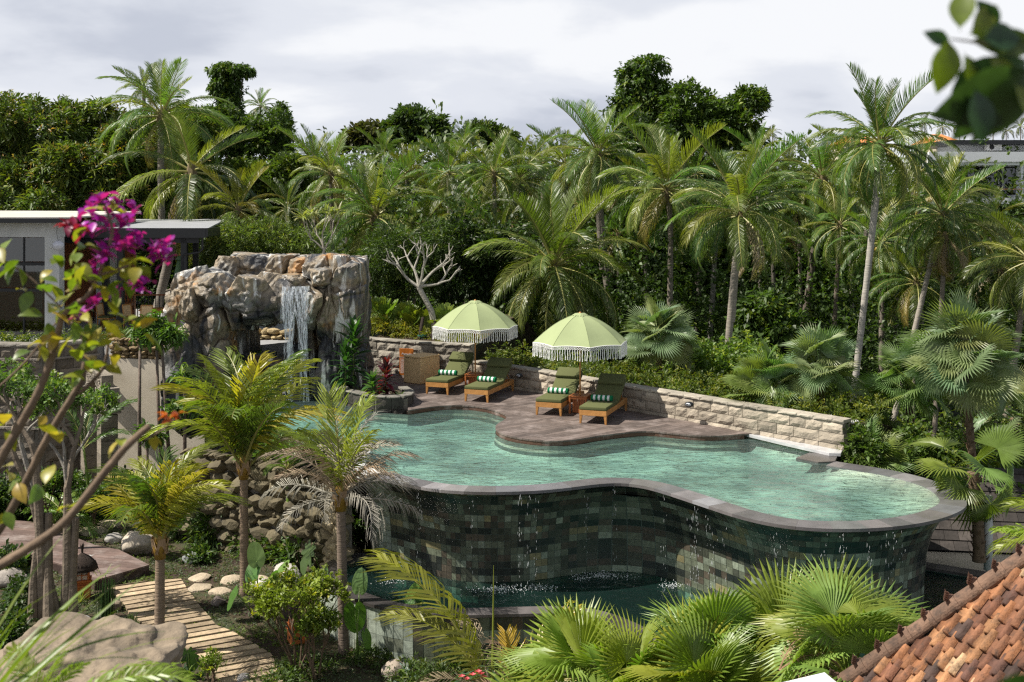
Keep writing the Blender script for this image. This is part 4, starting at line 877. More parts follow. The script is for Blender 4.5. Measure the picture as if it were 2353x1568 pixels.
def trunk_mesh(name, pts, r0, r1, m=RING, n=8, ring=0.10, base=1.35):
    """palm trunk with leaf scar rings"""
    pts = [Vector(p) for p in pts]; L = sum((pts[i+1]-pts[i]).length for i in range(len(pts)-1)); k = max(6, min(80, int(L / ring))); C = []; R_ = []
    def cr(t):
        s = t * (len(pts) - 1); i = min(len(pts) - 2, int(s)); u = s - i; a = pts[max(0, i-1)]; b = pts[i]; c = pts[i+1]; d = pts[min(len(pts)-1, i+2)]
        return 0.5 * ((2*b) + (c - a)*u + (2*a - 5*b + 4*c - d)*u*u + (3*b - a - 3*c + d)*u**3)
    for i in range(k + 1):
        t = i / k; rr = (r0 + (r1 - r0) * t) * (1 + (base - 1) * max(0, 1 - t * 8)); C += [cr(t)]; R_ += [rr * (1.0 if i % 2 else .93)]
    return MB().tube(C, R_, n).mesh(name, m, True)
NUT = None
def coconut_palm(label, hub, D, reach, base, w=16, n=20, col=GREEN, col2=(.17, .205, .04), elev=(82, -35), trunk=(.20, .175, .145), nuts=0, style=None, group='coconut palms', seed=None, via=(), dry=0, cat='palm tree', Ls=1.08, dirs=None):
    global NUT
    seed = seed if seed is not None else int(hub[0] * 7 + hub[1]); r = random.Random(seed)
    H = at(hub[0], hub[1], D); B = at(base[0], base[1], D); V = [at(x, y, D) for x, y in via]
    if base[1] < 1000: # carry the trunk down to the ground
        q = V[0] if V else H; d = (B - q).normalized(); g = height(B.x, D) - .2
        if d.z < -.2 and B.z > g: B = B + d * ((B.z - g) / -d.z)
    t = thing('coconut_palm', label, cat, B, group=group); rw = w / 2 / FPX * D
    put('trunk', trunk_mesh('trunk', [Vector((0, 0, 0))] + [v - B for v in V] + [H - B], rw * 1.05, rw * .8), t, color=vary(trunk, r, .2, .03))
    L = reach / FPX * D * Ls; hz = H - B
    n = int(n * 1.4); dry = dry or (2 if D < 60 and r.random() < .55 else 0)
    for k in range(n):
        u = (k + .5) / n; e = elev[0] + (elev[1] - elev[0]) * u ** .85 + r.uniform(-7, 7); az = k * 2.39996 + r.uniform(-.25, .25)
        if dirs: az, e = dirs[k % len(dirs)]; az = rad(az); 
        kind = style or ('up' if u < .22 else 'mid' if u < .6 else 'low' if u < .9 else 'old')
        me = r.choice(FR[kind] if isinstance(kind, str) else kind)
        c = vary(col if not (col2 and r.random() < .3) else col2, r, .22, .15)
        if u > .86 and r.random() < .4: c = vary((.26, .21, .06), r)
        if k >= n - dry: c = vary(DRY, r)
        l = L * (r.uniform(.85, 1.12) if u > .12 else r.uniform(.6, .85))
        put('frond', me, t, (hz.x + .05*math.cos(az), hz.y + .05*math.sin(az), hz.z + rw * (1.2 - 2*u)), (r.uniform(-.3, .3), -rad(e), az), (l, l, l), c)
    if D < 52 and reach > 60:
        put('crownshaft', MB().tube([(0, 0, -rw*4), (0, 0, -rw), (0, 0, rw*2)], [rw*.9, rw*1.5, rw*.6], 7).mesh('crownshaft', RING), t, hz, color=(.13, .10, .05))
    if nuts:
        if NUT is None: NUT = MB().lathe((0, 0, 0), [(.02, -.12), (.09, -.07), (.105, 0), (.08, .08), (.02, .12)], 8).mesh('coconut_shape', LEAFG, True)
        for k in range(nuts):
            a = r.uniform(0, 2*PI); q = rw + r.uniform(.08, .22); put('coconut', NUT, t, (hz.x + q*math.cos(a), hz.y + q*math.sin(a), hz.z - r.uniform(.15, .5)), color=vary((.30, .23, .04), r, .2, .1))
    return t
def fan_palm(label, base, hub, L, n=20, elev=(80, -45), col=(.07, .12, .035), r0=.11, seed=1, pet=1.0, meshes=FAN, name='fan_palm', group='fan palms', trunk=(.13, .09, .055), cat='palm tree', spread=None, twist=1.0):
    r = random.Random(seed); base = Vector(base); hub = Vector(hub); t = thing(name, label, cat, base, group=group); h = hub - base
    if h.length > .25:
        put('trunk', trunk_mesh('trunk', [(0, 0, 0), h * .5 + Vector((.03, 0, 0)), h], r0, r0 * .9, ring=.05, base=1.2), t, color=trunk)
        m = MB()
        for k in range(int(h.length / .035)):
            z = k / max(1, int(h.length / .035)); p = h * z; a = k * 2.4; d = Vector((math.cos(a), math.sin(a), 1.1)).normalized(); q = p + Vector((math.cos(a), math.sin(a), 0)) * r0 * .9; sd = Vector((-math.sin(a), math.cos(a), 0)) * .035
            m.add([q - sd, q + sd, q + d * .14 + sd * .3, q + d * .14 - sd * .3], [(0, 1, 2, 3)])
        tag(m.build('leaf_bases', BARK, t, color=(.16, .10, .055)), kind='stuff')
    for k in range(n):
        u = (k + .5) / n; e = elev[0] + (elev[1] - elev[0]) * u + r.uniform(-8, 8); az = k * 2.39996 + r.uniform(-.2, .2)
        if spread: az = rad(r.uniform(*spread))
        l = L * r.uniform(.85, 1.15); c = vary(col, r, .2, .2)
        put('leaf', r.choice(meshes), t, (h.x, h.y, h.z + r0 * (1 - 2*u)), (r.uniform(-twist, twist), -rad(e), az), (l * pet, l, l), c)
    return t
def rosette(name, label, loc, n, L, meshes=LANCE, elev=(75, 10), col=GREEN, cols=None, cat='plant', group=None, seed=1, stem=0, wide=1.0, part='leaf'):
    r = random.Random(seed); t = thing(name, label, cat, loc, group=group)
    if stem: put('stem', MB().tube([(0, 0, 0), (r.uniform(-.05, .05), 0, stem)], [.02, .014], 5).mesh('stem', BARK), t, color=(.12, .14, .05))
    for k in range(n):
        u = (k + .5) / n; e = elev[0] + (elev[1] - elev[0]) * u + r.uniform(-8, 8); l = L * r.uniform(.7, 1.15)
        z = stem * (1 - .75 * u) if stem else 0
        put(part, r.choice(meshes), t, (0, 0, z), (r.uniform(-.3, .3), -rad(e), k * 2.4 + r.uniform(-.3, .3)), (l, l * wide, l), vary(r.choice(cols) if cols else col, r, .2, .15))
    return t
def stalk_leaf(root, p0, p1, size, mesh, tilt, az, col, r, name='leaf', sw=.014):
    """a big leaf on its own stalk"""
    p0, p1 = Vector(p0), Vector(p1); o = root.location; mid = p0.lerp(p1, .55) + Vector((0, 0, .06))
    lf = put(name, mesh, root, p1 - o, (r.uniform(-.15, .15), tilt, az), size, vary(col, r, .12, .08))
    put('stalk', MB().tube([p0 - o, mid - o, p1 - o], [sw * 1.5, sw, sw * .7], 6).mesh('stalk', LEAFG, True), root, color=(.20, .30, .07))
    return lf
def branchy(mb, p, d, L, rad0, depth, r, spread=.6, kids=(2, 3), ends=None, shrink=.72, up=.25):
    q = p; pts = [p]; rs = [rad0]
    for i in range(3):
        d = (d + Vector((r.gauss(0, .12), r.gauss(0, .12), r.gauss(0, .08)))).normalized(); q = q + d * L / 3; pts.append(q); rs.append(rad0 * (1 - .12 * (i + 1)))
    mb.tube(pts, rs, 6 if rad0 > .02 else 4)
    if depth == 0:
        if ends is not None: ends.append((q, d))
        return
    for k in range(r.choice(kids)):
        a = Vector((r.gauss(0, 1), r.gauss(0, 1), r.gauss(0, .6))).normalized(); d2 = (d + a * spread * 1.1 + Vector((0, 0, up))).normalized(); branchy(mb, q, d2, L * shrink * r.uniform(.8, 1.15), rad0 * .66, depth - 1, r, spread, kids, ends, shrink, up)
def leaf_part(root, pts, nrm, k, leaf, width, col, seed, name='crown', **kw):
    P = np.array([tuple(p) for p in pts]); Nn = np.array([tuple(d) for d in nrm])
    return put(name, leaf_cloud(name, *tufts(P, Nn, k, leaf, width, col, seed, **kw)), root, color=(1, 1, 1))
def broad_tree(name, label, base, top, lumps, ntuft, k=5, leaf=.25, width=.09, col=(.045, .075, .018), cat='tree', group=None, seed=1, tr=.25, inner=.72, cut=-.6, trunkcol=(.11, .09, .07), **kw):
    """trunk with limbs to each clump, and a crown of leaf tufts in uneven clumps"""
    r = random.Random(seed); base = Vector(base); t = thing(name, label, cat, base, group=group); mb = MB(); tp = Vector(top) - base
    mb.tube([(0, 0, 0), tp * .35 + Vector((.1, 0, 0)), tp * .7], [tr * 1.2, tr, tr * .7], 8)
    L2 = []
    for l in lumps:
        c = Vector(l[:3]) - base; mb.tube([tp * .6, tp * .6 + (c - tp*.6) * .5 + Vector((0, 0, .2)), c], [tr * .5, tr * .3, tr * .1], 5)
        L2.append((c.x, c.y, c.z, *l[3:6]))
    mb.build('trunk', BARK, t, color=trunkcol)
    put('crown', crown_mesh('crown', L2, ntuft, k, leaf, width, col, seed, inner, cut, **kw), t, color=(1, 1, 1))
    return t
def lumps_px(items, D, depth=1.0):
    """clumps from frame positions: x, y, rx, ry, extra distance"""
    out = []
    for it in items:
        x, y, rx, ry = it[:4]; d = D + (it[4] if len(it) > 4 else 0); c = at(x, y, d); k = d / FPX; out.append((c.x, c.y, c.z, rx * k, max(rx, ry) * k * depth, ry * k))
    return out

# ================================================================== THE FOREST BEHIND
def forest_mass(name, label, lumps, n, k, leaf, width, col, seed, **kw):
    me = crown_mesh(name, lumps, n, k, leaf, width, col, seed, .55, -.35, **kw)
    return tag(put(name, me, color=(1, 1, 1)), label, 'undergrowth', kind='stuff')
def understory():
    r = random.Random(12); lm = []
    for i in range(120):
        D = r.uniform(42, 60); x = r.uniform(840, 2500); top = r.uniform(500, 820) if x > 1350 else r.uniform(480, 700); c = at(x, top, D); g = height(c.x, D)
        if c.z < g + .8: c.z = g + .8
        h = (c.z - g); rx = r.uniform(1.0, 2.2); lm.append((c.x, D, g + h * .5, rx, rx, h * .55 + .3))
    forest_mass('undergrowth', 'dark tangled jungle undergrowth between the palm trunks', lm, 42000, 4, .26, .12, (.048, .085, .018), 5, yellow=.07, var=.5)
    lm = []
    for i in range(40):
        D = r.uniform(34, 42); x = r.uniform(1100, 2450); y = r.uniform(780, 900) if x < 1700 else r.uniform(850, 1080); c = at(x, y, D); c.z = min(c.z, 0.2); g = height(c.x, D); lm.append((c.x, D, (c.z + g)/2, r.uniform(.8, 1.6), 1.2, max(.8, (c.z - g)/2)))
    forest_mass('undergrowth', 'bright green bushes and creepers behind the deck wall', lm, 20000, 5, .16, .08, (.075, .12, .022), 15, yellow=.15, var=.4)
    lm = []
    for i in range(90):
        D = r.uniform(62, 105); x = r.uniform(-100, 2450); y = r.uniform(320, 400) if x < 2080 else r.uniform(400, 460); c = at(x, y, D); g = height(c.x, D); q = r.uniform(2.2, 4.5); lm.append((c.x, D, c.z - q * .8, q, q, q)); lm.append((c.x, D, (c.z - q + g)/2, q, q, max(1, (c.z - g)/2)))
    forest_mass('distant_forest', 'far green forest canopy below the horizon', lm, 36000, 4, .5, .22, (.075, .11, .035), 25, yellow=.1, var=.35)
understory()
# broad leaved trees on the left
MANGO = (.075, .115, .025)
def left_trees():
    D = 50
    T = [('broad_tree', 'large dark mango tree at the left edge with brown flower spikes', (60, 700), [(20, 330, 55, 60, 1), (95, 310, 50, 50, -1), (60, 420, 70, 55, -2), (-30, 400, 90, 110, 1), (130, 390, 45, 50, -3), (35, 255, 40, 30), (5, 470, 60, 40, -3), (100, 480, 50, 35, -4), (80, 250, 25, 18, 1), (150, 300, 30, 35), (-20, 280, 50, 50, -2)]),
         ('broad_tree', 'big mango tree with drooping leaves left of the tall palm', (240, 700), [(205, 320, 50, 50, 1), (285, 360, 55, 55, -2), (200, 420, 65, 50, -3), (165, 270, 40, 26), (270, 470, 60, 40, -4), (335, 420, 50, 55, -1), (130, 460, 50, 35, -4), (230, 260, 30, 22), (240, 400, 40, 40, -4), (310, 300, 35, 30, 1), (180, 370, 40, 30, -4)]),
         ('broad_tree', 'rounded mango tree in shade right above the pergola roof', (400, 720), [(400, 350, 60, 70, 2), (390, 430, 70, 70), (350, 490, 60, 45, -2), (440, 300, 50, 45, 3), (460, 480, 40, 50, 1)])]
    for i, (n, lab, b, it) in enumerate(T):
        dd = D + i * 1.5; B = at(b[0], b[1], dd); B.z = height(B.x, dd); broad_tree(n, lab, B, at(b[0], 420, dd), lumps_px(it, dd), 5200, 7, .34, .085, MANGO, seed=40 + i, tr=.3, var=.6, yellow=.28, up=-.15, group='mango trees'); tt = [o for o in COL.objects if o.get('label') == lab][0]; L2 = [(a - B.x, b_ - B.y, c_ - B.z, d_*1.03, e_*1.03, f_*1.03) for a, b_, c_, d_, e_, f_ in lumps_px(it, dd)]; put('flower_spikes', crown_mesh('flower_spikes', L2, 420, 5, .26, .05, (.24, .17, .07), 400 + i, .95, -.2, up=.6), tt, color=(1, 1, 1))
    T = [('flowering_tree', 'bushy bright green tree with pale blossoms left of centre', 62, (580, 700), [(540, 310, 70, 45), (600, 330, 60, 45), (640, 290, 25, 40), (500, 290, 50, 40), (620, 380, 60, 50), (520, 390, 60, 50)], (.06, .10, .022), 3400),
         ('broad_tree', 'light green tree behind the yellow palm', 58, (590, 760), [(560, 440, 70, 60), (630, 440, 60, 55), (660, 400, 40, 40), (600, 500, 60, 40)], (.075, .115, .022), 3000),
         ('broad_tree', 'dark rounded tree on the skyline left of centre', 95, (960, 420), [(960, 290, 55, 32), (1000, 310, 30, 25), (925, 310, 30, 22)], (.05, .085, .022), 2200),
         ('broad_tree', 'low olive tree with reddish tips on the skyline', 98, (870, 420), [(850, 312, 45, 22), (890, 318, 35, 25), (820, 325, 30, 18)], (.07, .075, .025), 1600),
         ('broad_tree', 'flat green treetop on the skyline beside the small far palm', 100, (1130, 420), [(1110, 312, 45, 22), (1150, 325, 35, 25)], (.05, .08, .02), 1500),
         ('broad_tree', 'leafy tree behind the tall vine tree at its right', 56, (1600, 600), [(1590, 250, 50, 45), (1640, 290, 55, 50), (1720, 235, 35, 25), (1570, 300, 50, 50), (1690, 300, 50, 50), (1745, 225, 14, 16)], (.07, .115, .025), 3400),
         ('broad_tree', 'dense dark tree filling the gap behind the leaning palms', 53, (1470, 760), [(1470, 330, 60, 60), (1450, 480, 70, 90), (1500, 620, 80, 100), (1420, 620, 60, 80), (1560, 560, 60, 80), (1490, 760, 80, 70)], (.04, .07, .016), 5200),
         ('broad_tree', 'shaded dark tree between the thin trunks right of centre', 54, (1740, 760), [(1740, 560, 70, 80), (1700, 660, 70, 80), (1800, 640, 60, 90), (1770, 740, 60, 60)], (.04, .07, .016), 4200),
         ('bamboo_clump', 'feathery light green bamboo bush behind the rock', 40, (600, 700), [(560, 560, 60, 40), (630, 560, 60, 45), (520, 600, 40, 35), (690, 580, 50, 45), (600, 600, 60, 35)], (.10, .14, .035), 3200),
         ('broad_tree', 'mid green bush right of the bare white frangipani', 41, (1100, 740), [(1070, 640, 60, 70), (1120, 590, 50, 60), (1060, 560, 50, 50)], (.03, .055, .014), 2600),
         ('bamboo_clump', 'loose bamboo foliage behind the bare frangipani tree', 39.5, (920, 720), [(890, 590, 55, 60), (950, 630, 50, 60), (880, 660, 40, 45), (1000, 560, 40, 45)], (.055, .09, .022), 2800)]
    for i, (n, lab, dd, b, it, c, nt) in enumerate(T):
        B = at(b[0], b[1], dd); B.z = height(B.x, dd); lf = .20 if dd < 45 else .30 if dd < 70 else .5
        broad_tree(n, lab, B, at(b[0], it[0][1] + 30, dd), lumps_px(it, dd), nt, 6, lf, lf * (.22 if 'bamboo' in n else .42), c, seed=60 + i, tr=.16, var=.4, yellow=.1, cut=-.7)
left_trees()
def vine_tree(label, D, spine, seed, col=(.06, .105, .022), n=2600):
    it = []; r = random.Random(seed)
    for x, y, w, h in spine: it.append((x, y, w, h)); it.append((x + r.uniform(-.5, .5)*w, y + r.uniform(-.5, .5)*h, w*.6, h*.6))
    b = spine[-1]; B = at(b[0], b[1] + 150, D); B.z = height(B.x, D)
    broad_tree('vine_covered_tree', label, B, at(spine[0][0], spine[0][1], D), lumps_px(it, D), n, 6, .26, .13, col, seed=seed, tr=.3, inner=.6, cut=-.9, up=-.3)
vine_tree('tall dead trunk wrapped in creepers like a column on the left skyline', 70, [(528, 163, 38, 12), (520, 190, 26, 30), (528, 228, 24, 26), (502, 200, 18, 10), (560, 165, 20, 10), (530, 262, 28, 25)], 71)
vine_tree('tall ragged vine-covered tree rising above the palms right of centre', 58, [(1490, 150, 38, 16), (1445, 165, 22, 14), (1470, 190, 40, 26), (1510, 200, 26, 18), (1480, 230, 50, 30), (1440, 250, 40, 30), (1490, 280, 55, 40), (1470, 330, 60, 45)], 72, n=3800)
vine_tree('small dark tree behind the far palm on the left skyline', 88, [(650, 265, 14, 14), (640, 290, 20, 20), (630, 320, 26, 24)], 73, n=1200)
vine_tree('round mound of dark creepers at the foot of the middle palms', 40, [(1745, 720, 50, 40), (1770, 770, 70, 50), (1720, 800, 50, 50)], 74, n=2600)

# coconut palms, near to far
P = coconut_palm
P('tall coconut palm with a ragged upright crown above the left trees', (372, 268), 47, 150, (372, 520), w=18, n=22, elev=(86, -40), via=[(370, 400)], nuts=0)
P('coconut palm behind the pergola with long fronds hanging to the right', (440, 400), 45, 190, (365, 700), w=24, n=14, elev=(60, -60), col=(.05, .08, .02), via=[(410, 500)])
P('small distant palm on the left skyline beside the creeper column', (598, 245), 92, 48, (600, 320), w=5, n=16, group=None)
P('young yellow coconut palm glowing behind the rock on the left', (548, 485), 44, 118, (555, 640), w=16, n=20, col=(.20, .19, .025), col2=GREEN, elev=(85, -50), nuts=3)
P('bushy coconut palm left of centre in front of the skyline', (725, 385), 60, 110, (730, 640), n=22)
P('wide coconut palm with arching fronds left of centre', (862, 500), 50, 165, (868, 700), n=24, w=18)
P('small upright palm standing alone on the centre skyline', (1066, 325), 84, 50, (1068, 400), w=5, n=14, elev=(80, 0))
P('bright green coconut palm behind the bare white tree', (1100, 450), 54, 115, (1110, 700), n=22, col=(.10, .14, .022))
P('coconut palm with a tall fresh spear of fronds near the centre', (1190, 420), 52, 125, (1200, 700), n=22, col=(.085, .125, .022), elev=(88, -35))
P('tall coconut palm left of the ragged vine tree with nuts under its crown', (1374, 357), 46, 140, (1412, 850), w=16, n=26, via=[(1377, 470), (1384, 620)], nuts=8, elev=(84, -45))
P('coconut palm with a pale straight trunk right of the second umbrella', (1531, 438), 42, 165, (1538, 735), w=14, n=24, via=[(1541, 560)], elev=(84, -40), nuts=3)
P('big coconut palm with a thick curving trunk rising just behind the deck wall', (1701, 490), 36, 185, (1663, 912), w=17, n=24, via=[(1690, 600), (1682, 740)], elev=(86, -25), trunk=(.26, .235, .20))
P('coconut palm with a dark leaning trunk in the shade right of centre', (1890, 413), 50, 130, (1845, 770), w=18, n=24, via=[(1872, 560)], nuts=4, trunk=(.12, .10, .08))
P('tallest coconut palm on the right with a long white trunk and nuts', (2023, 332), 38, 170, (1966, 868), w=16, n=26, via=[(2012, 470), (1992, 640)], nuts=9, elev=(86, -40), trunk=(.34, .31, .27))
P('coconut palm with a pale leaning trunk and a drooping crown at right', (2168, 495), 40, 160, (2088, 818), w=14, n=26, via=[(2135, 620)], nuts=6, elev=(75, -50), trunk=(.30, .27, .23))
P('slender coconut palm behind the tallest one on the right', (2025, 560), 44, 120, (2025, 870), w=14, n=20, via=[(2026, 700)], elev=(70, -50), nuts=3)
P('low broad coconut palm with yellow ribbed fronds behind the two umbrellas', (1273, 613), 40, 215, (1302, 850), w=18, n=28, via=[(1285, 700)], nuts=6, elev=(84, -35), col=(.095, .13, .024))
P('coconut palm with upright fronds right of the vine tree', (1655, 400), 56, 105, (1640, 790), w=13, n=22, elev=(88, -25))
P('coconut palm cut by the right edge of the picture', (2365, 600), 36, 160, (2330, 830), w=18, n=22, elev=(75, -50), col=(.09, .11, .024))
P('coconut palm with a fresh green tuft in front of the white villa', (2186, 445), 46, 100, (2160, 740), w=14, n=18, elev=(88, -10), col=(.08, .13, .024))
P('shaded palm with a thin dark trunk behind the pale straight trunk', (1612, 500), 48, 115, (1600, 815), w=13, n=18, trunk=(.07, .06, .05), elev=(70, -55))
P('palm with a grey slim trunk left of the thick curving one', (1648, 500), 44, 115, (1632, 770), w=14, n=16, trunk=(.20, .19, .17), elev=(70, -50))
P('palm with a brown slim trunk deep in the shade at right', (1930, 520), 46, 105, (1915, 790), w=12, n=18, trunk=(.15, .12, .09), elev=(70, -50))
P('palm with a skirt of dead brown fronds under its crown at right', (2172, 545), 39, 90, (2158, 800), w=13, n=14, dry=9, elev=(40, -85), trunk=(.17, .14, .11))
for i, (h, D, rr, b, lab) in enumerate([((1000, 450), 56, 115, (1000, 700), 'palm in the dense row left of the centre with mixed green fronds'), ((935, 400), 64, 95, (940, 640), 'palm behind the wide arching palm left of centre'),
        ((1062, 520), 47, 120, (1070, 700), 'shadowed palm directly behind the bare white tree'), ((795, 450), 57, 100, (800, 640), 'palm with drooping fronds behind the rock right end'), ((1245, 380), 66, 80, (1250, 520), 'palm half hidden between the two centre palms'),
        ((660, 480), 52, 85, (665, 640), 'small fresh palm above the right side of the rock'), ((1440, 440), 60, 95, (1445, 700), 'palm in shade behind the tall palm with nuts'), ((1795, 430), 58, 105, (1790, 700), 'palm with pale fronds between the two right hand trunks'),
        ((1575, 350), 66, 80, (1580, 560), 'far palm at the foot of the vine tree'), ((2275, 520), 46, 95, (2280, 760), 'palm in front of the villa windows'), ((2060, 470), 52, 100, (2060, 720), 'palm behind the long white trunk'),
        ((1330, 470), 58, 90, (1340, 700), 'palm with yellowish fronds left of the tall palm with nuts'), ((2105, 650), 42, 120, (2100, 900), 'low shaded palm between the right hand trunks'), ((1775, 560), 46, 90, (1780, 800), 'young dark palm low between the middle trunks'),
        ((1150, 560), 46, 110, (1160, 760), 'palm whose fronds show just left of the low broad palm'), ((880, 360), 72, 70, (880, 520), 'far palm below the olive skyline tree'), ((1990, 430), 56, 90, (1990, 700), 'palm filling the gap left of the tallest one'), ((2300, 620), 42, 130, (2290, 900), 'low palm with hanging fronds behind the big fan palm')]):
    P(lab, h, D, rr, b, w=12, n=17, col=[GREEN, (.09, .125, .024), (.065, .10, .022)][i % 3], col2=(.13, .15, .03))
r_ = random.Random(77)
for i, (x, y, nb) in enumerate(((690, 560, 'left of the rubble at the rock top'), (760, 400, 'just right of the bushy left palm'), (830, 560, 'low behind the right end of the rock'), (905, 560, 'behind the wide arching palm, lower'), (975, 520, 'above the bare white tree'), (1030, 400, 'below the centre skyline palm'), (1135, 400, 'left of the tall fresh spear palm'), (1180, 520, 'above the left parasol'), (1300, 380, 'between the spear palm and the tall palm with nuts'), (1420, 540, 'in shade left of the straight pale trunk'), (1480, 430, 'just left of the straight pale trunk crown'), (1600, 400, 'right of the straight pale trunk crown'), (1740, 360, 'above the thick curving palm'), (1835, 480, 'between the thick curving and the dark leaning trunks'), (1950, 380, 'left of the tallest crown, farther off'), (2110, 400, 'right of the tallest crown, farther off'), (2230, 560, 'below the villa wall'), (330, 200, 'left of the ragged upright palm'), (300, 560, 'behind the pavilion roof'))):
    P('crowded jungle palm ' + nb, (x, y), r_.uniform(49, 60), r_.uniform(85, 120) if i != 17 else 60, (x + 5, y + 220), w=11, n=15, col=[GREEN, (.13, .185, .04), (.085, .145, .03)][i % 3])
for i, (x, y, D, rr) in enumerate([(2088, 290, 125, 24), (2125, 282, 120, 26), (2165, 292, 130, 26), (2205, 285, 118, 28), (2282, 288, 115, 28), (2312, 300, 110, 26), (2345, 292, 112, 28), (1775, 305, 125, 22), (1020, 300, 120, 16)]):
    lab = ['leftmost far palm on the right skyline', 'second far palm on the right skyline', 'third far palm on the right skyline', 'far palm right above the villa roof left end', 'far palm on the skyline above the dark villa roof', 'far palm with a low crown above the villa roof', 'far palm at the right edge of the skyline', 'tiny far palm between the vine tree and the dark trunk palm', 'tiny far palm left of the centre skyline palm'][i]
    P(lab, (x, y), D, rr, (x, y + 60), w=3, n=12, group='far palms', col=(.075, .10, .045))

# fan palms behind the deck wall and on the right
F = fan_palm
for i, (hub, D, base, L, n, lab) in enumerate([((1512, 795), 31.5, (1515, 900), 62, 24, 'silvery fan palm behind the wall right of the second umbrella'), ((1762, 905), 27.5, (1765, 985), 62, 20, 'low fan palm just behind the wall right of the wall lamp'),
        ((1885, 865), 27, (1890, 1020), 68, 24, 'fan palm behind the right part of the stone wall'), ((2085, 900), 27, (2100, 1100), 72, 26, 'fan palm right of the wall end in front of the pale leaning trunk'),
        ((2215, 845), 24.5, (2250, 1300), 92, 34, 'largest fan palm with a shaggy brown trunk at right'), ((1990, 1010), 27.5, (1990, 1130), 60, 16, 'low dark fan palm beside the end of the stone wall'),
        ((2330, 960), 28, (2335, 1150), 60, 16, 'fan palm in shade at the right edge'), ((1290, 845), 34, (1290, 880), 42, 12, 'small fan palm low behind the second pair of loungers')]):
    B = at(base[0], base[1], D + (.3 if i == 4 else 0)); H = at(hub[0], hub[1], D)
    if B.z > -2.5 and i != 0 and i != 1: B.z = min(B.z, -1.2)
    F(lab, B, H, L * .78 / FPX * D, int(n * 1.5), pet=1.15, seed=300 + i, elev=(88, -15), r0=.10, col=[(.20, .255, .115), (.165, .235, .07)][i % 2])
F('bright fan palm crown hanging over the shingle roof', at(2250, 1290, 21.5), at(2235, 1085, 21.5), 80 / FPX * 21.5, 12, seed=320, elev=(40, -60), col=(.13, .19, .035), r0=.12)

# ================================================================== THINGS ON THE DECK
LANG = rad(-20)
def make_lounger():
    t = thing('sun_lounger', 'x', 'sun lounger', group='teak sun loungers on the pool deck'); W, L = .68, 2.05
    for sx in (0, 1):
        for sy in (0, 1):
            mb = MB(); x, y = (.035 if sx == 0 else W - .035), (.04 if sy == 0 else L - .04); a, b = .034, .022; ox = .012 if sx == 0 else -.012
            mb.add([(x-b-ox, y-b, 0), (x+b-ox, y-b, 0), (x+b-ox, y+b, 0), (x-b-ox, y+b, 0), (x-a, y-a, .21), (x+a, y-a, .21), (x+a, y+a, .21), (x-a, y+a, .21)], [(3,2,1,0),(4,5,6,7),(0,1,5,4),(1,2,6,5),(2,3,7,6),(3,0,4,7)]); mb.build('leg', TEAK, t, bevel=.004)
    for s, c, d in (('end_rail', (W/2, .02, .265), (W, .035, .125)), ('end_rail', (W/2, L-.02, .265), (W, .035, .125)), ('side_rail', (.018, L/2, .265), (.034, L-.08, .125)), ('side_rail', (W-.018, L/2, .265), (.034, L-.08, .125))):
        MB().box((0, 0, 0), d).build(s, TEAK, t, bevel=.004, loc=c)
    for i in range(9): MB().box((0, 0, 0), (W-.08, .07, .018)).build('slat', TEAK, t, loc=(W/2, .12 + i*.125, .318))
    def pad(y0, z0, y1, z1, th, name, w=W+.0):
        d = Vector((0, y1-y0, z1-z0)); ang = math.atan2(z1-z0, y1-y0); bm = bmesh.new(); bmesh.ops.create_cube(bm, size=1)
        for v in bm.verts: v.co = Vector((v.co.x*w, v.co.y*d.length, v.co.z*th))
        bmesh.ops.bevel(bm, geom=bm.edges[:], offset=.022, segments=3, affect='EDGES', profile=.5); me = bpy.data.meshes.new(name); bm.to_mesh(me); bm.free(); me.materials.append(CUSHION); me.polygons.foreach_set('use_smooth', [True]*len(me.polygons))
        o = put(name, me, t, (W/2, (y0+y1)/2 - math.sin(ang)*th/2*-0 , (z0+z1)/2 + th/2*math.cos(ang)), (ang, 0, 0)); return o
    pad(.0, .328, 1.20, .328, .095, 'seat_cushion'); pad(1.21, .345, 1.93, .78, .085, 'back_cushion'); pad(1.62, .70, 1.93, .885, .085, 'headrest', W-.01)
    MB().box((0, 0, 0), (W-.10, .80, .025)).build('backrest_frame', TEAK, t, loc=(W/2, 1.60, .545), rot=(math.atan2(.435, .72), 0, 0))
    for x in (.12, W-.12): MB().tube([(x, 1.72, .60), (x, 1.98, .31)], .014, 6).build('support', TEAK, t)
    return t
lg = make_lounger()
LPX = [((978, 905.4), 'lounger beside the wicker box, first from the left, under palm shadow'), ((1067, 922.9), 'lounger right of the first side table with its back in shade'), ((1230.5, 953.8), 'lounger left of the second side table with its back in full sun'), ((1330.8, 973.3), 'rightmost lounger next to the second side table')]
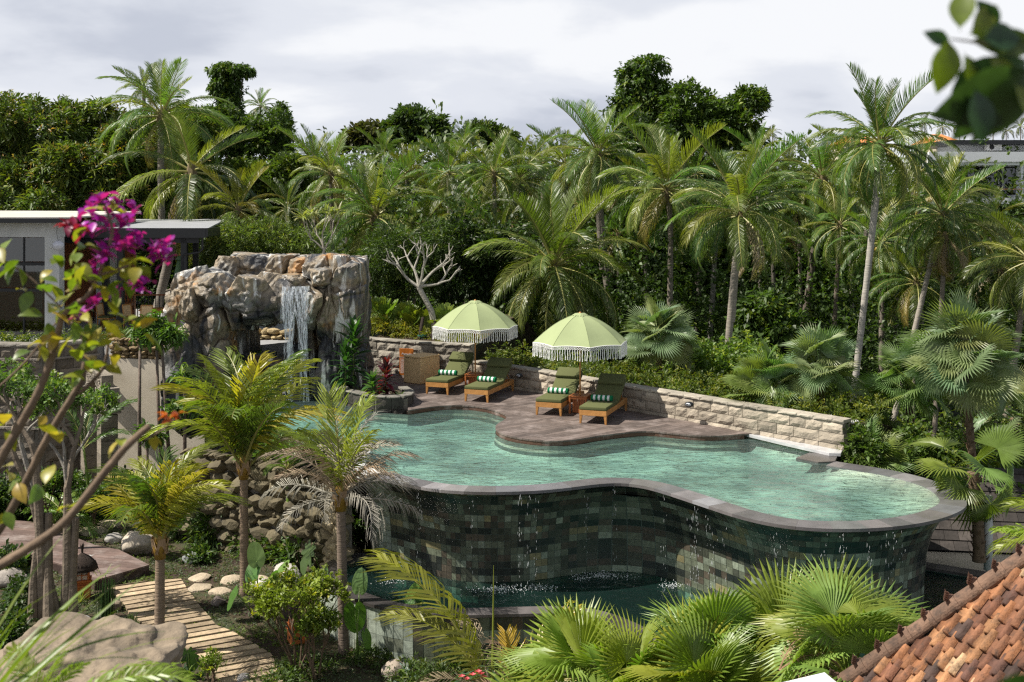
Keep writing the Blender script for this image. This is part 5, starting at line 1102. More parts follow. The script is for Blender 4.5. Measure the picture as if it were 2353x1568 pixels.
def make_towel():
    t = thing('rolled_towel', 'x', 'towel', group='striped rolled towels'); n = 9; L = .54
    for i in range(n):
        w = L / n; x0 = -L/2 + i*w; r = .078 * (1 - .03 * (i % 2)); N = 18
        prof = [((x0 + w*q), r * (1 if not ((i == 0 and q == 0) or (i == n-1 and q == 1)) else .9)) for q in (0, .12, .88, 1)]
        vs = [(x, rr*math.cos(2*PI*k/N), rr*math.sin(2*PI*k/N)*.92) for x, rr in prof for k in range(N)]
        fs = [(j*N+k, (j+1)*N+k, (j+1)*N+(k+1)%N, j*N+(k+1)%N) for j in range(3) for k in range(N)]
        if i == 0: fs.append(tuple(range(N)))
        if i == n-1: fs.append(tuple(3*N+k for k in range(N-1, -1, -1)))
        MB().add(vs, fs).build('stripe', TOWELG if i % 2 == 0 else TOWELW, t, smooth=False)
    for s in (1,):
        pts = [(L/2+.003, math.cos(a)*.07*(1-a/16), math.sin(a)*.07*(1-a/16)) for a in [i*.45 for i in range(30)]]; MB().tube(pts, .0035, 4).build('roll_edge', TOWELG, t)
    return t
tw = make_towel()
TL = ['striped towel rolled on the leftmost lounger', 'striped towel rolled on the lounger right of the first side table', 'striped towel rolled on the sunlit lounger left of the second side table', 'striped towel rolled on the rightmost lounger']
for i, (p, lab) in enumerate(LPX):
    q = on(p[0], p[1], 0); o = lg if i == 0 else copy_tree(lg); o.location = (q.x, q.y, 0.001); o.rotation_euler = (0, 0, LANG); o['label'] = 'teak lounger with olive cushions, ' + lab.replace('lounger ', 'the one ', 1)
    k = tw if i == 0 else copy_tree(tw); c = Vector((.33, .80 + .02*i, 0)); c.rotate(Matrix.Rotation(LANG, 3, 'Z').to_euler()); k.location = (q.x + c.x, q.y + c.y, .498); k.rotation_euler = (0, 0, LANG + rad([3, -3, 2, 0][i])); k['label'] = TL[i]
LL = ['teak lounger with olive cushions beside the wicker box, leftmost of the four', 'teak lounger with olive cushions whose back lies in shade right of the first side table', 'teak lounger with olive cushions in full sun left of the second side table', 'teak lounger with olive cushions, rightmost of the four, nearest the pool edge']
k = 0
for o in COL.objects:
    if o.name.startswith('sun_lounger'): pass
for i, o in enumerate([x for x in COL.objects if x.name.split('.')[0] == 'sun_lounger' and x.parent is None]): o['label'] = LL[i]
def make_table():
    t = thing('side_table', 'x', 'side table', group='slatted wooden side tables'); S, H = .48, .45
    for i in range(7): MB().box((0, 0, 0), (S/7 - .006, S, .022)).build('slat', REDWOOD, t, loc=(-S/2 + S/14 + i*S/7, 0, H-.011), bevel=.002)
    for x in (-1, 1):
        for y in (-1, 1): MB().box((0, 0, 0), (.045, .045, H-.024)).build('leg', REDWOOD, t, loc=(x*(S/2-.03), y*(S/2-.03), (H-.024)/2), bevel=.003)
        MB().box((0, 0, 0), (.03, S-.11, .05)).build('apron', REDWOOD, t, loc=(x*(S/2-.03), 0, H-.055)); MB().box((0, 0, 0), (S-.11, .03, .05)).build('apron', REDWOOD, t, loc=(0, x*(S/2-.03), H-.055))
    for i in range(5): MB().box((0, 0, 0), (.052, .02, .34)).build('panel_slat', REDWOOD, t, loc=(-.13 + i*.062, -.13, .19))
    MB().box((0, 0, 0), (.32, .26, .03)).build('shelf', REDWOOD, t, loc=(-.006, .0, .03)); return t
tb = make_table(); tb2 = copy_tree(tb)
for o, c, lab in ((tb, at(1092, 858, 32.5), 'slatted side table carrying the left umbrella between the first two loungers'), (tb2, at(1333, 907.5, 28.9), 'slatted side table carrying the right umbrella between the last two loungers')):
    o.location = (c.x, c.y, 0.001); o.rotation_euler = (0, 0, LANG); o['label'] = lab
def make_umbrella():
    t = thing('parasol', 'x', 'umbrella', group='green fringed parasols'); zr, za, Rr = 1.80, 2.50, 1.22
    MB().tube([(0, 0, .05), (0, 0, za - .02)], .021, 10).build('pole', TEAK, t, smooth=True)
    MB().lathe((0, 0, za - .02), [(.02, 0), (.04, .01), (.045, .04), (.03, .07), (.005, .085)], 12).build('finial', TEAK, t, smooth=True)
    MB().lathe((0, 0, .45), [(.035, .002), (.035, .03), (.024, .04)], 12).build('collar', TEAK, t)
    off = rad(12); rays = [off + k*PI/4 for k in range(8)]
    def pt(k, q):
        kk = int(k) % 8; f = k - int(k); a0, a1 = rays[kk], rays[kk] + PI/4; z = za - (za - zr) * (q ** 1.7) * 1.0
        p = Vector((math.cos(a0), math.sin(a0), 0)) * (1-f) + Vector((math.cos(a1), math.sin(a1), 0)) * f; p = p * q * Rr; s = math.sin(PI*f) * .055 * q
        return Vector((p.x, p.y, z - s * (.55 if q < .98 else .1) + (.03*math.sin(PI*f) if q > .98 else 0)))
    for k in range(8):
        n, m = 6, 8; vs = [tuple(pt(k + min(.9999, i/n), .06 + .94*j/m)) for j in range(m+1) for i in range(n+1)]
        MB().add(vs, [(j*(n+1)+i, j*(n+1)+i+1, (j+1)*(n+1)+i+1, (j+1)*(n+1)+i) for j in range(m) for i in range(n)]).build('canopy_panel', CANVAS, t, smooth=True)
        a = rays[k]; MB().tube([tuple(pt(k, .06 + .94*j/6) + Vector((0, 0, -.012))) for j in range(7)], .008, 5).build('rib', TEAK, t)
        MB().tube([(0, 0, 1.55), tuple(pt(k, .55) + Vector((0, 0, -.02)))], .007, 5).build('strut', TEAK, t)
        MB().tube([tuple(pt(k, .06 + .94*j/8) + Vector((0, 0, .004))) for j in range(9)], .004, 4).build('seam', CANVAS, t)
    MB().tube([(0, 0, 1.50), (0, 0, 1.60)], .035, 10).build('hub', TEAK, t)
    n = 48; vs = []
    for i in range(n):
        a = 2*PI*i/n; w = math.cos(4*a - 4*off); r1, r2 = .05, .19 + .012*w; vs += [(r1*math.cos(a), r1*math.sin(a), za + .035), (r2*.6*math.cos(a), r2*.6*math.sin(a), za + .022 + .01*w), (r2*math.cos(a), r2*math.sin(a), za - .035 + .022*math.sin(16*a))]
    MB().add(vs, [f for i in range(n) for f in ((3*i, 3*i+1, 3*((i+1)%n)+1, 3*((i+1)%n)), (3*i+1, 3*i+2, 3*((i+1)%n)+2, 3*((i+1)%n)+1))]).build('top_ruffle', CANVAS, t, smooth=True)
    # knotted fringe: band of crossed cords and hanging tassels, one object each
    r = random.Random(4); tm = []
    for q in range(5):
        L = .27 * r.uniform(.92, 1.08); mb = MB(); x = 0; pts = [(0, 0, 0)]
        for s in range(1, 6): pts.append((r.uniform(-.007, .007), r.uniform(-.006, .006), -L*s/5))
        mb.tube(pts, [.006, .009, .010, .009, .0075, .013], 5); mb.tube([(0, 0, -L*.80), (0, 0, -L*.84)], .013, 5); tm.append(mb.mesh('tassel', COTTON))
    band = MB(); N = 120
    for i in range(N):
        k = i * 8 / N; p = pt(k, 1.0); p2 = pt((k + 8/N) % 8, 1.0); a = math.atan2(p.y, p.x)
        band.tube([p, (p2 + Vector((0, 0, -.045)))], .005, 4, caps=False); band.tube([p2, p + Vector((0, 0, -.045))], .005, 4, caps=False)
        band.tube([p + Vector((0, 0, -.045)), p2 + Vector((0, 0, -.09))], .0045, 4, caps=False); band.tube([p2 + Vector((0, 0, -.045)), p + Vector((0, 0, -.09))], .0045, 4, caps=False); band.tube([p, p2], .009, 4, caps=False)
        put('tassel', r.choice(tm), t, (p.x*.998, p.y*.998, p.z - .075), (r.uniform(-.05, .05), r.uniform(-.05, .05), r.uniform(0, 6)))
    tag(band.build('fringe_band', COTTON, t), kind='stuff')
    return t
um = make_umbrella(); um2 = copy_tree(um)
for o, c, lab in ((um, at(1092, 858, 32.5), 'light green parasol with white tassel fringe over the left pair of loungers'), (um2, at(1333, 907.5, 28.9), 'light green parasol with white tassel fringe over the right pair of loungers')):
    o.location = (c.x, c.y, 0.003); o.rotation_euler = (0, 0, rad(-4)); o['label'] = lab
def wicker_mat():
    m, nt, N, L = nodes('wicker'); out = N.new('ShaderNodeOutputMaterial'); b = N.new('ShaderNodeBsdfPrincipled'); b.inputs['Roughness'].default_value = .7
    tc = N.new('ShaderNodeTexCoord'); w = []
    for d in ('X', 'Y', 'Z'):
        x = N.new('ShaderNodeTexWave'); x.bands_direction = d; x.inputs['Scale'].default_value = 6; x.inputs['Distortion'].default_value = .5; L.new(tc.outputs['Object'], x.inputs[0]); w.append(x.outputs[1])
    a = N.new('ShaderNodeMath'); a.operation = 'ADD'; L.new(w[0], a.inputs[0]); L.new(w[1], a.inputs[1]); a2 = N.new('ShaderNodeMath'); a2.operation = 'ADD'; L.new(a.outputs[0], a2.inputs[0]); L.new(w[2], a2.inputs[1])
    n = N.new('ShaderNodeTexNoise'); n.inputs['Scale'].default_value = 25; L.new(tc.outputs['Object'], n.inputs[0]); a3 = N.new('ShaderNodeMath'); a3.operation = 'ADD'; L.new(a2.outputs[0], a3.inputs[0]); L.new(n.outputs[0], a3.inputs[1])
    r = N.new('ShaderNodeValToRGB'); r.color_ramp.elements[0].color = (.72, .47, .22, 1); r.color_ramp.elements[1].color = (.92, .69, .40, 1); mr = N.new('ShaderNodeMapRange'); mr.inputs[1].default_value, mr.inputs[2].default_value = -1.0, 2.6; L.new(a3.outputs[0], mr.inputs[0]); L.new(mr.outputs[0], r.inputs[0]); L.new(r.outputs[0], b.inputs[0])
    bp = N.new('ShaderNodeBump'); bp.inputs['Strength'].default_value = .4; bp.inputs['Distance'].default_value = .01; L.new(a3.outputs[0], bp.inputs['Height']); L.new(bp.outputs[0], b.inputs['Normal']); L.new(b.outputs[0], out.inputs[0]); return m
WICK = mat('wicker_weave', (.72, .50, .26), .75, .10, 22, bump=.25, bscale=60)
bx = thing('wicker_box', 'square woven rattan towel box beside the left lounger', 'towel box', (0, 0, 0)); q = on(966, 884.5, 0); bx.location = (q.x, q.y, 0); bx.rotation_euler = (0, 0, rad(53))
MB().box((0, 0, 0), (.86, .66, .74)).build('body', WICK, bx, loc=(.43, .33, .385), bevel=.012); MB().box((0, 0, 0), (.88, .68, .045)).build('lid', WICK, bx, loc=(.43, .33, .783), bevel=.012); MB().box((0, 0, 0), (.8, .6, .03)).build('plinth', TEAK, bx, loc=(.43, .33, .015))
def text(s, size, name, parent, loc, rot=(PI/2, 0, 0), m=None, ext=.0015, shear=0, align='CENTER'):
    cu = bpy.data.curves.new(name, 'FONT'); cu.body = s; cu.size = size; cu.extrude = ext; cu.align_x = align; cu.shear = shear; cu.materials.append(m or WHITE); to = bpy.data.objects.new(name, cu); COL.objects.link(to); bpy.context.view_layer.update(); me = bpy.data.meshes.new_from_object(to); bpy.data.objects.remove(to); o = bpy.data.objects.new(name, me); COL.objects.link(o); o.parent = parent; o.location = loc; o.rotation_euler = rot; return o
sg = thing('rules_sign', 'orange wooden notice board with white script heading and rules on the wall', 'sign', at(934, 832, 34.72)); sg.rotation_euler = (0, 0, rad(-14))
BW = mat('board_wood', (.42, .13, .02), .45, .35, 2.5, bump=.1, stretch=(5, 1, .5)); MB().box((0, 0, 0), (.45, .03, .82)).build('board', BW, sg, bevel=.004)
text('Pramadewi', .085, 'heading', sg, (.03, -.018, .22), shear=.4); text('POOL RULES', .035, 'subheading', sg, (-.12, -.018, .13))
mb = MB(); rr = random.Random(2)
for i in range(15):
    z = .085 - i*.03; x = -.19
    mb.box((x, -.0165, z), (.012, .002, .012)); x = -.17; e = -.17 + rr.uniform(.12, .32)
    while x < e: w = rr.uniform(.008, .035); mb.box((x + w/2, -.0165, z), (w, .002, .011)); x += w + .006
tag(mb.build('rule_lines', WHITE, sg), kind='stuff')
for (x, y, D, a, lab) in ((1203, 862, 32.0, -48, 'oval black bulkhead wall lamp on the shaded wall behind the loungers'), (1594, 928, 27.45, -50, 'oval metal bulkhead wall lamp on the sunlit part of the deck wall')):
    l = thing('wall_lamp', lab, 'wall lamp', at(x, y, D), rad(a), 'bulkhead lamps on the deck wall'); k = l.location; k.x -= .12; k.y -= .10
    mb = MB(); N = 16
    for z, s in ((0, 1), (.03, .98), (.05, .85)): pass
    vs = [(.115*math.cos(2*PI*i/N)*s, -y_, .065*math.sin(2*PI*i/N)*s) for y_, s in ((-.03, 1), (.03, 1), (.045, .92)) for i in range(N)]; mb.add(vs, [(j*N+i, (j+1)*N+i, (j+1)*N+(i+1)%N, j*N+(i+1)%N) for j in range(2) for i in range(N)] + [tuple(range(2*N, 3*N))]); mb.build('housing', BLACK, l)
    MB().add([(.085*math.cos(2*PI*i/N)*s, -y_, .042*math.sin(2*PI*i/N)*s) for y_, s in ((.045, 1), (.065, .75), (.075, .2)) for i in range(N)], [(j*N+i, (j+1)*N+i, (j+1)*N+(i+1)%N, j*N+(i+1)%N) for j in range(2) for i in range(N)] + [tuple(range(2*N, 3*N))]).build('lens', mat('lamp_lens', (.5, .52, .55), .2, .05), l, smooth=True)
    for z in (-.02, .02): MB().tube([(-.1, -.045, z), (-.05, -.082, z), (.05, -.082, z), (.1, -.045, z)], .005, 5).build('guard', BLACK, l)
bl = thing('garden_light', 'dark green mushroom shaped garden bollard on the planting bed', 'garden lamp', at(970, 787, 35.7)); GR = mat('bollard_green', (.02, .12, .08), .5, .1, 5)
MB().lathe((0, 0, 0), [(.12, 0), (.12, .06), (.07, .07), (.07, .16), (.13, .17), (.15, .2), (.14, .24), (.02, .25)], 16).build('body', GR, bl, smooth=False); MB().lathe((0, 0, 0), [(.073, .075), (.073, .155)], 14).build('lens', mat('frosted', (.3, .35, .3), .3), bl)

# ================================================================== BUILDINGS
def left_building():
    b = thing('terrace_building', 'low modern grey concrete building with a big window on the left terrace', 'building', (-15, 35.5, 1.05)); o = b.location
    D = 36.2; x1 = at(140, 0, D).x; x0 = -30.0; zt = at(0, 503, D).z; zb = 1.05
    def bx_(name, a, c, m, **k): # a, c corners
        a = Vector(a); c = Vector(c); return MB().box((0, 0, 0), tuple(abs(v) for v in (c - a))).build(name, m, b, loc=(a + c)/2 - o, **k)
    bx_('fascia_beam', (x0, D-.15, at(0, 545, D).z), (x1 + .02, D + .3, zt - .06), CONC)
    bx_('column', (x1 - .46, D-.14, zb), (x1, D + .28, at(0, 545, D).z - .002), CONC)
    rf = MB(); zA = zt + .05; yb = D + 6.0; rf.add([(x0, D-.6, zt - .05), (x1 + .6, D-.6, zt + .02), (x1 + .6, yb, zt + .10), (x0, yb, zt + .16), (x0, D-.6, zt + .01), (x1+.6, D-.6, zt + .06), (x1+.6, yb, zt + .18), (x0, yb, zt + .26)], [(3,2,1,0),(4,5,6,7),(0,1,5,4),(1,2,6,5),(2,3,7,6),(3,0,4,7)])
    rf.v = [(p[0]-o.x, p[1]-o.y, p[2]-o.z) for p in rf.v]; rf.build('roof', mat('pale_roof', (.50, .47, .42), .85, .15, 1), b)
    bx_('roof_gutter', (x0, D-.72, zt - .12), (x1 + .72, D-.61, zt + .02), BLACK); bx_('drain_pipe', (x0 + 11.0, D - .7, zt - .5), (x0 + 11.08, D-.64, zt - .13), BLACK)
    bx_('back_wall', (x0, yb - .3, zb), (x1 + .4, yb, zt + .0), REDWOOD); bx_('side_wall', (x1 - .2, D + 3.6, zb), (x1, yb - .31, zt + .1), CONC)
    # window wall
    yw = D + .05; zg = at(0, 545, D).z - .01
    fx = [x0 + 8, at(48, 0, D).x, at(118, 0, D).x, x1 - .47]
    for i, (xx, w) in enumerate(((at(122, 0, D).x, .16), (at(52, 0, D).x, .05), (at(-20, 0, D).x, .05))): bx_('mullion', (xx, yw-.03, zb), (xx + w, yw + .05, zg), BLACK)
    for y in (607, 667): z = at(0, y, D).z; bx_('window_rail', (x0, yw-.036, z - .05), (x1 - .5, yw + .056, z + .05), BLACK)
    for i, (a, c) in enumerate(((x0, at(-20, 0, D).x), (at(-20, 0, D).x + .05, at(52, 0, D).x), (at(52, 0, D).x + .05, at(122, 0, D).x))):
        for (z0, z1) in ((zb, at(0, 670, D).z), (at(0, 662, D).z, at(0, 610, D).z), (at(0, 602, D).z, zg)): bx_('pane', (a, yw, z0 + .01), (c, yw + .012, z1 - .01), GLASS)
    bx_('curtain', (at(15, 0, D).x, D + 2.2, zb), (at(30, 0, D).x, D + 2.25, zb + 2.0), CREAM); bx_('curtain', (at(66, 0, D).x, D + 2.2, zb), (at(76, 0, D).x, D + 2.25, zb + 2.0), CREAM)
    bx_('floor', (x0, D-.1, zb + .004), (x1, yb - .3, zb + .03), CONC)
    bx_('counter', (x0, D + 1.0, zb + .03), (at(100, 0, D).x, D + 1.5, zb + .7), REDWOOD)
    lm = thing('globe_lamp', 'white round wall lamp hanging on the grey building column', 'lamp', at(134, 564, D - .35)); MB().lathe((0, 0, 0), [(.02, -.16), (.10, -.14), (.165, -.05), (.175, -.01), (.175, .03), (.165, .05), (.12, .12), (.02, .15)], 20).build('shade', mat('opal', (.60, .61, .68), .4, .02), lm, smooth=True); MB().tube([(0, 0, .15), (-.1, .12, .35), (-.12, .2, .8)], .006, 5).build('cable', BLACK, lm)
    sgn = thing('letter_sign', 'small white letters fixed on the grey column beside the round lamp', 'sign', at(121, 564, D - .16)); text('EDT', .14, 'letters', sgn, (0, 0, .05)); text('BU', .14, 'letters', sgn, (-.04, 0, -.10))
left_building()
def pergola():
    b = thing('terrace_pavilion', 'open black steel pavilion with a flat pale roof right of the grey building', 'pavilion', (-12, 40, 1.05)); o = b.location; D = 37.5
    xa, xb = at(130, 0, D).x, at(474, 0, D).x; zt = at(0, 530, D).z
    def bx_(name, a, c, m, **k): a = Vector(a); c = Vector(c); return MB().box((0, 0, 0), tuple(abs(v) for v in (c - a))).build(name, m, b, loc=(a + c)/2 - o, **k)
    yb = D + 6.5
    rf = MB(); z0, z1 = zt, zt + .22; rf.add([(xa, D, z0), (xb, D, z0), (xb-1.0, yb, z1), (xa, yb, z1), (xa, D, z0+.05), (xb, D, z0+.05), (xb-1.0, yb, z1+.05), (xa, yb, z1+.05)], [(3,2,1,0),(4,5,6,7),(0,1,5,4),(1,2,6,5),(2,3,7,6),(3,0,4,7)]); rf.v = [(p[0]-o.x, p[1]-o.y, p[2]-o.z) for p in rf.v]; rf.build('roof', mat('metal_roof', (.33, .34, .36), .45, .1, 2), b)
    bx_('fascia', (xa, D-.1, zt - .24), (xb + .02, D-.01, zt + .08), BLACK); bx_('side_fascia', (xb + .01, D-.1, zt - .2), (xb + .08, D + 1.5, zt + .08), BLACK)
    for x, y in ((418, D + .3), (424, yb - .3), (268, D + .4), (206, D + 1.5), (330, yb - .3)): xx = at(x, 0, D).x; bx_('post', (xx - .1, y - .1, 1.05), (xx + .1, y + .1, zt - .2), BLACK)
    bx_('beam', (xa, D + .2, zt - .42), (xb - .3, D + .34, zt - .245), BLACK)
    xx = xb - .15; pp = [Vector((xx, D + .1, zt - .2)), Vector((xx, D + .1, zt - .62)), Vector((xx - .12, D + .15, zt - .72)), Vector((xx - .62, D + .2, zt - .80)), Vector((xx - .70, D + .2, zt - .9)), Vector((xx - .70, D + .2, 1.1))]; MB().tube([p - o for p in pp], .035, 8).build('downpipe', BLACK, b)
    tag(b, group=None)
    rl = thing('balustrade', 'thin dark vertical bar railing behind the terrace tables', 'railing', (at(330, 0, 40).x, 40.5, 1.05))
    for i in range(34): MB().box((0, 0, 0), (.025, .025, .95)).build('bar', BLACK, rl, loc=(-2.2 + i*.13, 0, .48))
    MB().box((0, 0, 0), (4.6, .05, .05)).build('handrail', REDWOOD, rl, loc=(0, 0, .98))
pergola()
def chair(label, loc, rz, proto=None):
    if proto: o = copy_tree(proto); o.location = loc; o.rotation_euler = (0, 0, rz); o['label'] = label; return o
    t = thing('dining_chair', label, 'chair', loc, rz, 'cane back chairs on the terrace')
    for x in (-.2, .2):
        MB().tube([(x, -.2, 0), (x, -.2, .42)], [.016, .022], 6).build('leg', TEAK, t); MB().tube([(x*.95, .24, 0), (x, .2, .44), (x*1.02, .27, .92)], [.016, .024, .018], 6).build('leg', TEAK, t)
    MB().box((0, 0, 0), (.46, .44, .04)).build('seat_frame', TEAK, t, loc=(0, 0, .43), bevel=.01); MB().box((0, 0, 0), (.44, .42, .05)).build('seat_cushion', CUSHION, t, loc=(0, 0, .475), bevel=.02)
    MB().box((0, 0, 0), (.36, .012, .36)).build('cane_panel', WICK, t, loc=(0, .245, .72), rot=(-.14, 0, 0))
    for z in (.53, .91): MB().box((0, 0, 0), (.40, .03, .04)).build('back_rail', TEAK, t, loc=(0, .225 + (z-.5)*.1, z), bevel=.006)
    return t
ch = chair('cane back dining chair seen from the side left of the terrace table', on(306, 728, 1.05), rad(70)); ch.location = (at(306, 700, 37.4).x, 37.4, 1.05)
chair('cane back dining chair with green seat in front of the terrace table', (at(330, 0, 37.0).x, 36.9, 1.05), rad(-12), ch); chair('cane back dining chair half hidden behind the bougainvillea', (at(240, 0, 37.6).x, 37.8, 1.05), rad(80), ch)
def dtable(label, loc, proto=None):
    if proto: o = copy_tree(proto); o.location = loc; o['label'] = label; return o
    t = thing('dining_table', label, 'table', loc, rad(8), 'wooden dining tables on the terrace')
    MB().box((0, 0, 0), (1.1, .8, .04)).build('tabletop', REDWOOD, t, loc=(0, 0, .74), bevel=.008); MB().box((0, 0, 0), (1.0, .7, .08)).build('apron', REDWOOD, t, loc=(0, 0, .68))
    for x in (-.47, .47):
        for y in (-.33, .33): MB().lathe((x, y, 0), [(.02, 0), (.03, .1), (.022, .2), (.035, .4), (.025, .55), (.035, .64)], 8).build('leg', REDWOOD, t, smooth=True)
    return t
dt = dtable('wooden dining table with a menu right of the two chairs', (at(360, 0, 37.6).x, 37.7, 1.05)); dtable('wooden dining table further back under the pavilion', (at(262, 0, 39.5).x, 39.8, 1.05), dt)
def closed_umbrella(label, loc):
    t = thing('closed_parasol', label, 'umbrella', loc, group='folded green parasols on the terrace'); MB().tube([(0, 0, 0), (0, 0, 2.5)], .022, 8).build('pole', TEAK, t)
    n = 32; GC = mat('olive_canvas', (.10, .17, .085), .9, .1, 4); vs = []
    for z, r_ in ((.95, .24), (1.3, .22), (1.8, .17), (2.2, .10), (2.42, .05)):
        for i in range(n): a = 2*PI*i/n; rr = r_ * (1 + .28*math.cos(8*a)); vs.append((rr*math.cos(a), rr*math.sin(a), z))
    MB().add(vs, [(j*n+i, j*n+(i+1)%n, (j+1)*n+(i+1)%n, (j+1)*n+i) for j in range(4) for i in range(n)] + [tuple(range(4*n, 5*n))]).build('folded_canopy', GC, t, smooth=True)
    MB().lathe((0, 0, 2.44), [(.16, -.08), (.10, .0), (.03, .05)], 8).build('cap', GC, t); MB().lathe((0, 0, 2.48), [(.02, 0), (.035, .03), (.02, .08), (.0, .1)], 8).build('finial', TEAK, t)
    m = MB()
    for i in range(20): a = 2*PI*i/20; m.tube([(.25*math.cos(a), .25*math.sin(a), .96), (.25*math.cos(a), .25*math.sin(a), .72)], .008, 4)
    tag(m.build('fringe', COTTON, t), kind='stuff'); MB().box((0, 0, 0), (.5, .5, .06)).build('base', BLACK, t, loc=(0, 0, .03))
    return t
closed_umbrella('folded green parasol just left of the rock under the pavilion', (at(397, 0, 37.4).x, 38.2, 1.05)); closed_umbrella('folded green parasol behind the left shoulder of the rock', (at(569, 0, 38.5).x, 38.5, .9))
def villa():
    D = 62; b = thing('white_villa', 'white modern villa with dark flat roof behind the palms on the right', 'building', (at(2300, 0, D).x, D, height(27, D))); o = b.location
    def q(name, x0, y0, x1, y1, d0, d1, m): a, c = at(x0, y0, d0), at(x1, y1, d0); return MB().box((0, 0, 0), (c.x - a.x, d1 - d0, a.z - c.z)).build(name, m, b, loc=Vector(((a.x+c.x)/2, (d0+d1)/2, (a.z+c.z)/2)) - o)
    q('parapet', 2135, 349, 2480, 372, D, D+.4, WHITE); q('slab', 2135, 373, 2480, 380, D+.2, D+6, WHITE); q('wall', 2165, 381, 2480, 470, D+3, D+3.3, WHITE); q('lower_slab', 2135, 455, 2480, 470, D, D+3, WHITE)
    q('upper_wall', 2200, 333, 2480, 348, D+2, D+5, GREYM); q('roof', 2180, 322, 2500, 332, D+.8, D+7, BLACK)
    for x in (2185, 2222, 2258, 2300): q('window_frame', x, 384, x+34, 448, D+2.88, D+2.95, BLACK); q('window_pane', x+2, 387, x+32, 446, D+2.82, D+2.87, GLASS)
    q('column', 2346, 381, 2352, 454, D+.2, D+.5, WHITE); q('handrail', 2150, 434, 2350, 436, D+.1, D+.15, TEAK)
    a = thing('air_conditioner', 'small white air conditioner unit under the dark villa roof', 'air conditioner', at(2282, 347, D+1.6)); MB().box((0, 0, 0), (.85, .35, .36)).build('casing', WHITE, a, loc=(0, 0, .2), bevel=.02); MB().lathe((0, 0, 0), [(.14, 0), (.14, .02), (.03, .03)], 20).build('fan', BLACK, a, loc=(-.15, -.18, .2), rot=(PI/2, 0, 0))
    for (x0, y0, x1, y1, DD, lab) in ((2120, 309, 2182, 332, 74, 'orange tiled hipped roof of a house behind the palms left of the villa'), (1925, 312, 2000, 332, 78, 'orange tiled roof half hidden behind the tallest palm')):
        h = thing('tiled_house', lab, 'house', at((x0+x1)/2, y1, DD), group='far houses with orange roofs'); w = (x1-x0)/FPX*DD; hh = (y1-y0)/FPX*DD; m = MB()
        m.add([(-w/2, -2.5, 0), (w/2, -2.5, 0), (w/2, 2.5, 0), (-w/2, 2.5, 0), (-w/4, 0, hh), (w/5, 0, hh)], [(0,1,5,4), (1,2,5), (2,3,4,5), (3,0,4), (3,2,1,0)]); m.build('roof', mat('orange_tile', (.55, .20, .06), .8, .25, 3, bump=.5, bscale=8, stretch=(4, 1, 1)), h)
        MB().box((0, 0, 0), (w*.85, 4, 2.6)).build('wall', CREAM, h, loc=(0, 0, -1.31)); MB().box((0, 0, 0), (w*.2, .1, 1)).build('window', BLACK, h, loc=(0, -2.03, -1.1))
villa()
def shingle_roof():
    t = thing('shingle_roof_house', 'lower pavilion with dark weathered wood shingle roof beside the pool right end', 'building', at(2250, 1290, 24.2)); o = t.location
    P0 = at(2135, 1262, 23.0); r = random.Random(6); c = Vector((.99, -.14, 0)).normalized(); sl = Vector((-.10, -.72, -.69)).normalized(); n = c.cross(sl); n = n if n.z > 0 else -n
    E0 = at(2120, 1265, 23.4); rows = 8; W = 7.0
    for j in range(rows):
        s = 0; x = -r.uniform(0, .2)
        while x < W:
            w = r.uniform(.22, .30); a = E0 + c * x - sl * (j * .24); tt = .018
            vs = [a + n*.03, a + c*(w-.008) + n*.03, a + c*(w-.008) - sl*.3 + n*.0, a - sl*.3 + n*.0]; v2 = [v + n*tt for v in vs]
            g = r.uniform(.6, 1.5); put('shingle', MB().add([v - o for v in vs + v2], [(3,2,1,0),(4,5,6,7),(0,1,5,4),(1,2,6,5),(2,3,7,6),(3,0,4,7)]).mesh('shingle', SHINGLE), t, color=(.045*g, .038*g, .034*g)); x += w
    a = E0; MB().add([v - o for v in (a - n*.03, a + c*W - n*.03, a + c*W - sl*2.0 - n*.03, a - sl*2.0 - n*.03)], [(0, 1, 2, 3)]).build('roof_deck', BLACK, t)
    MB().tube([a - sl*1.95 - o - c*.1, a + c*W - sl*1.95 - o], .09, 8).build('ridge', SHINGLE, t, color=(.03, .027, .025))
    m = MB(); m.add([v - o for v in (a + sl*-.1 - n*.04, a + c*W - sl*.1 - n*.04, a + c*W - sl*.1 + Vector((0, 0, -2.5)), a - sl*.1 + Vector((0, 0, -2.5)))], [(0, 1, 2, 3)]); m.build('wall', CREAM, t)
    # a second roof further left behind the pool rim
    t2 = thing('shingle_roof_house', 'far end of a dark shingle roof peeping over the pool rim', 'building', at(2130, 1110, 27)); o2 = t2.location; E1 = at(2035, 1100, 27.5); c2 = Vector((.97, -.2, 0)).normalized(); s2 = Vector((-.1, -.8, -.6)).normalized(); n2 = c2.cross(s2); n2 = n2 if n2.z > 0 else -n2
    for j in range(2):
        x = 0
        while x < 1.7: w = r.uniform(.22, .3); a = E1 + c2*x - s2*(j*.24); g = r.uniform(.6, 1.4); vs = [a + n2*.03, a + c2*(w-.008) + n2*.03, a + c2*(w-.008) - s2*.3, a - s2*.3]; vv = [v + n2*.018 for v in vs]; put('shingle', MB().add([v - o2 for v in vs + vv], [(3,2,1,0),(4,5,6,7),(0,1,5,4),(1,2,6,5),(2,3,7,6),(3,0,4,7)]).mesh('shingle', SHINGLE), t2, color=(.04*g, .036*g, .034*g)); x += w
    MB().tube([E1 - s2*.5 - o2, E1 + c2*1.7 - s2*.5 - o2], .10, 8).build('ridge', SHINGLE, t2, color=(.02, .02, .022)); MB().add([v - o2 for v in (E1, E1 + c2*1.7, E1 + c2*1.7 + Vector((0, 0, -3)), E1 + Vector((0, 0, -3)))], [(0, 1, 2, 3)]).build('wall', CREAM, t2)
shingle_roof()
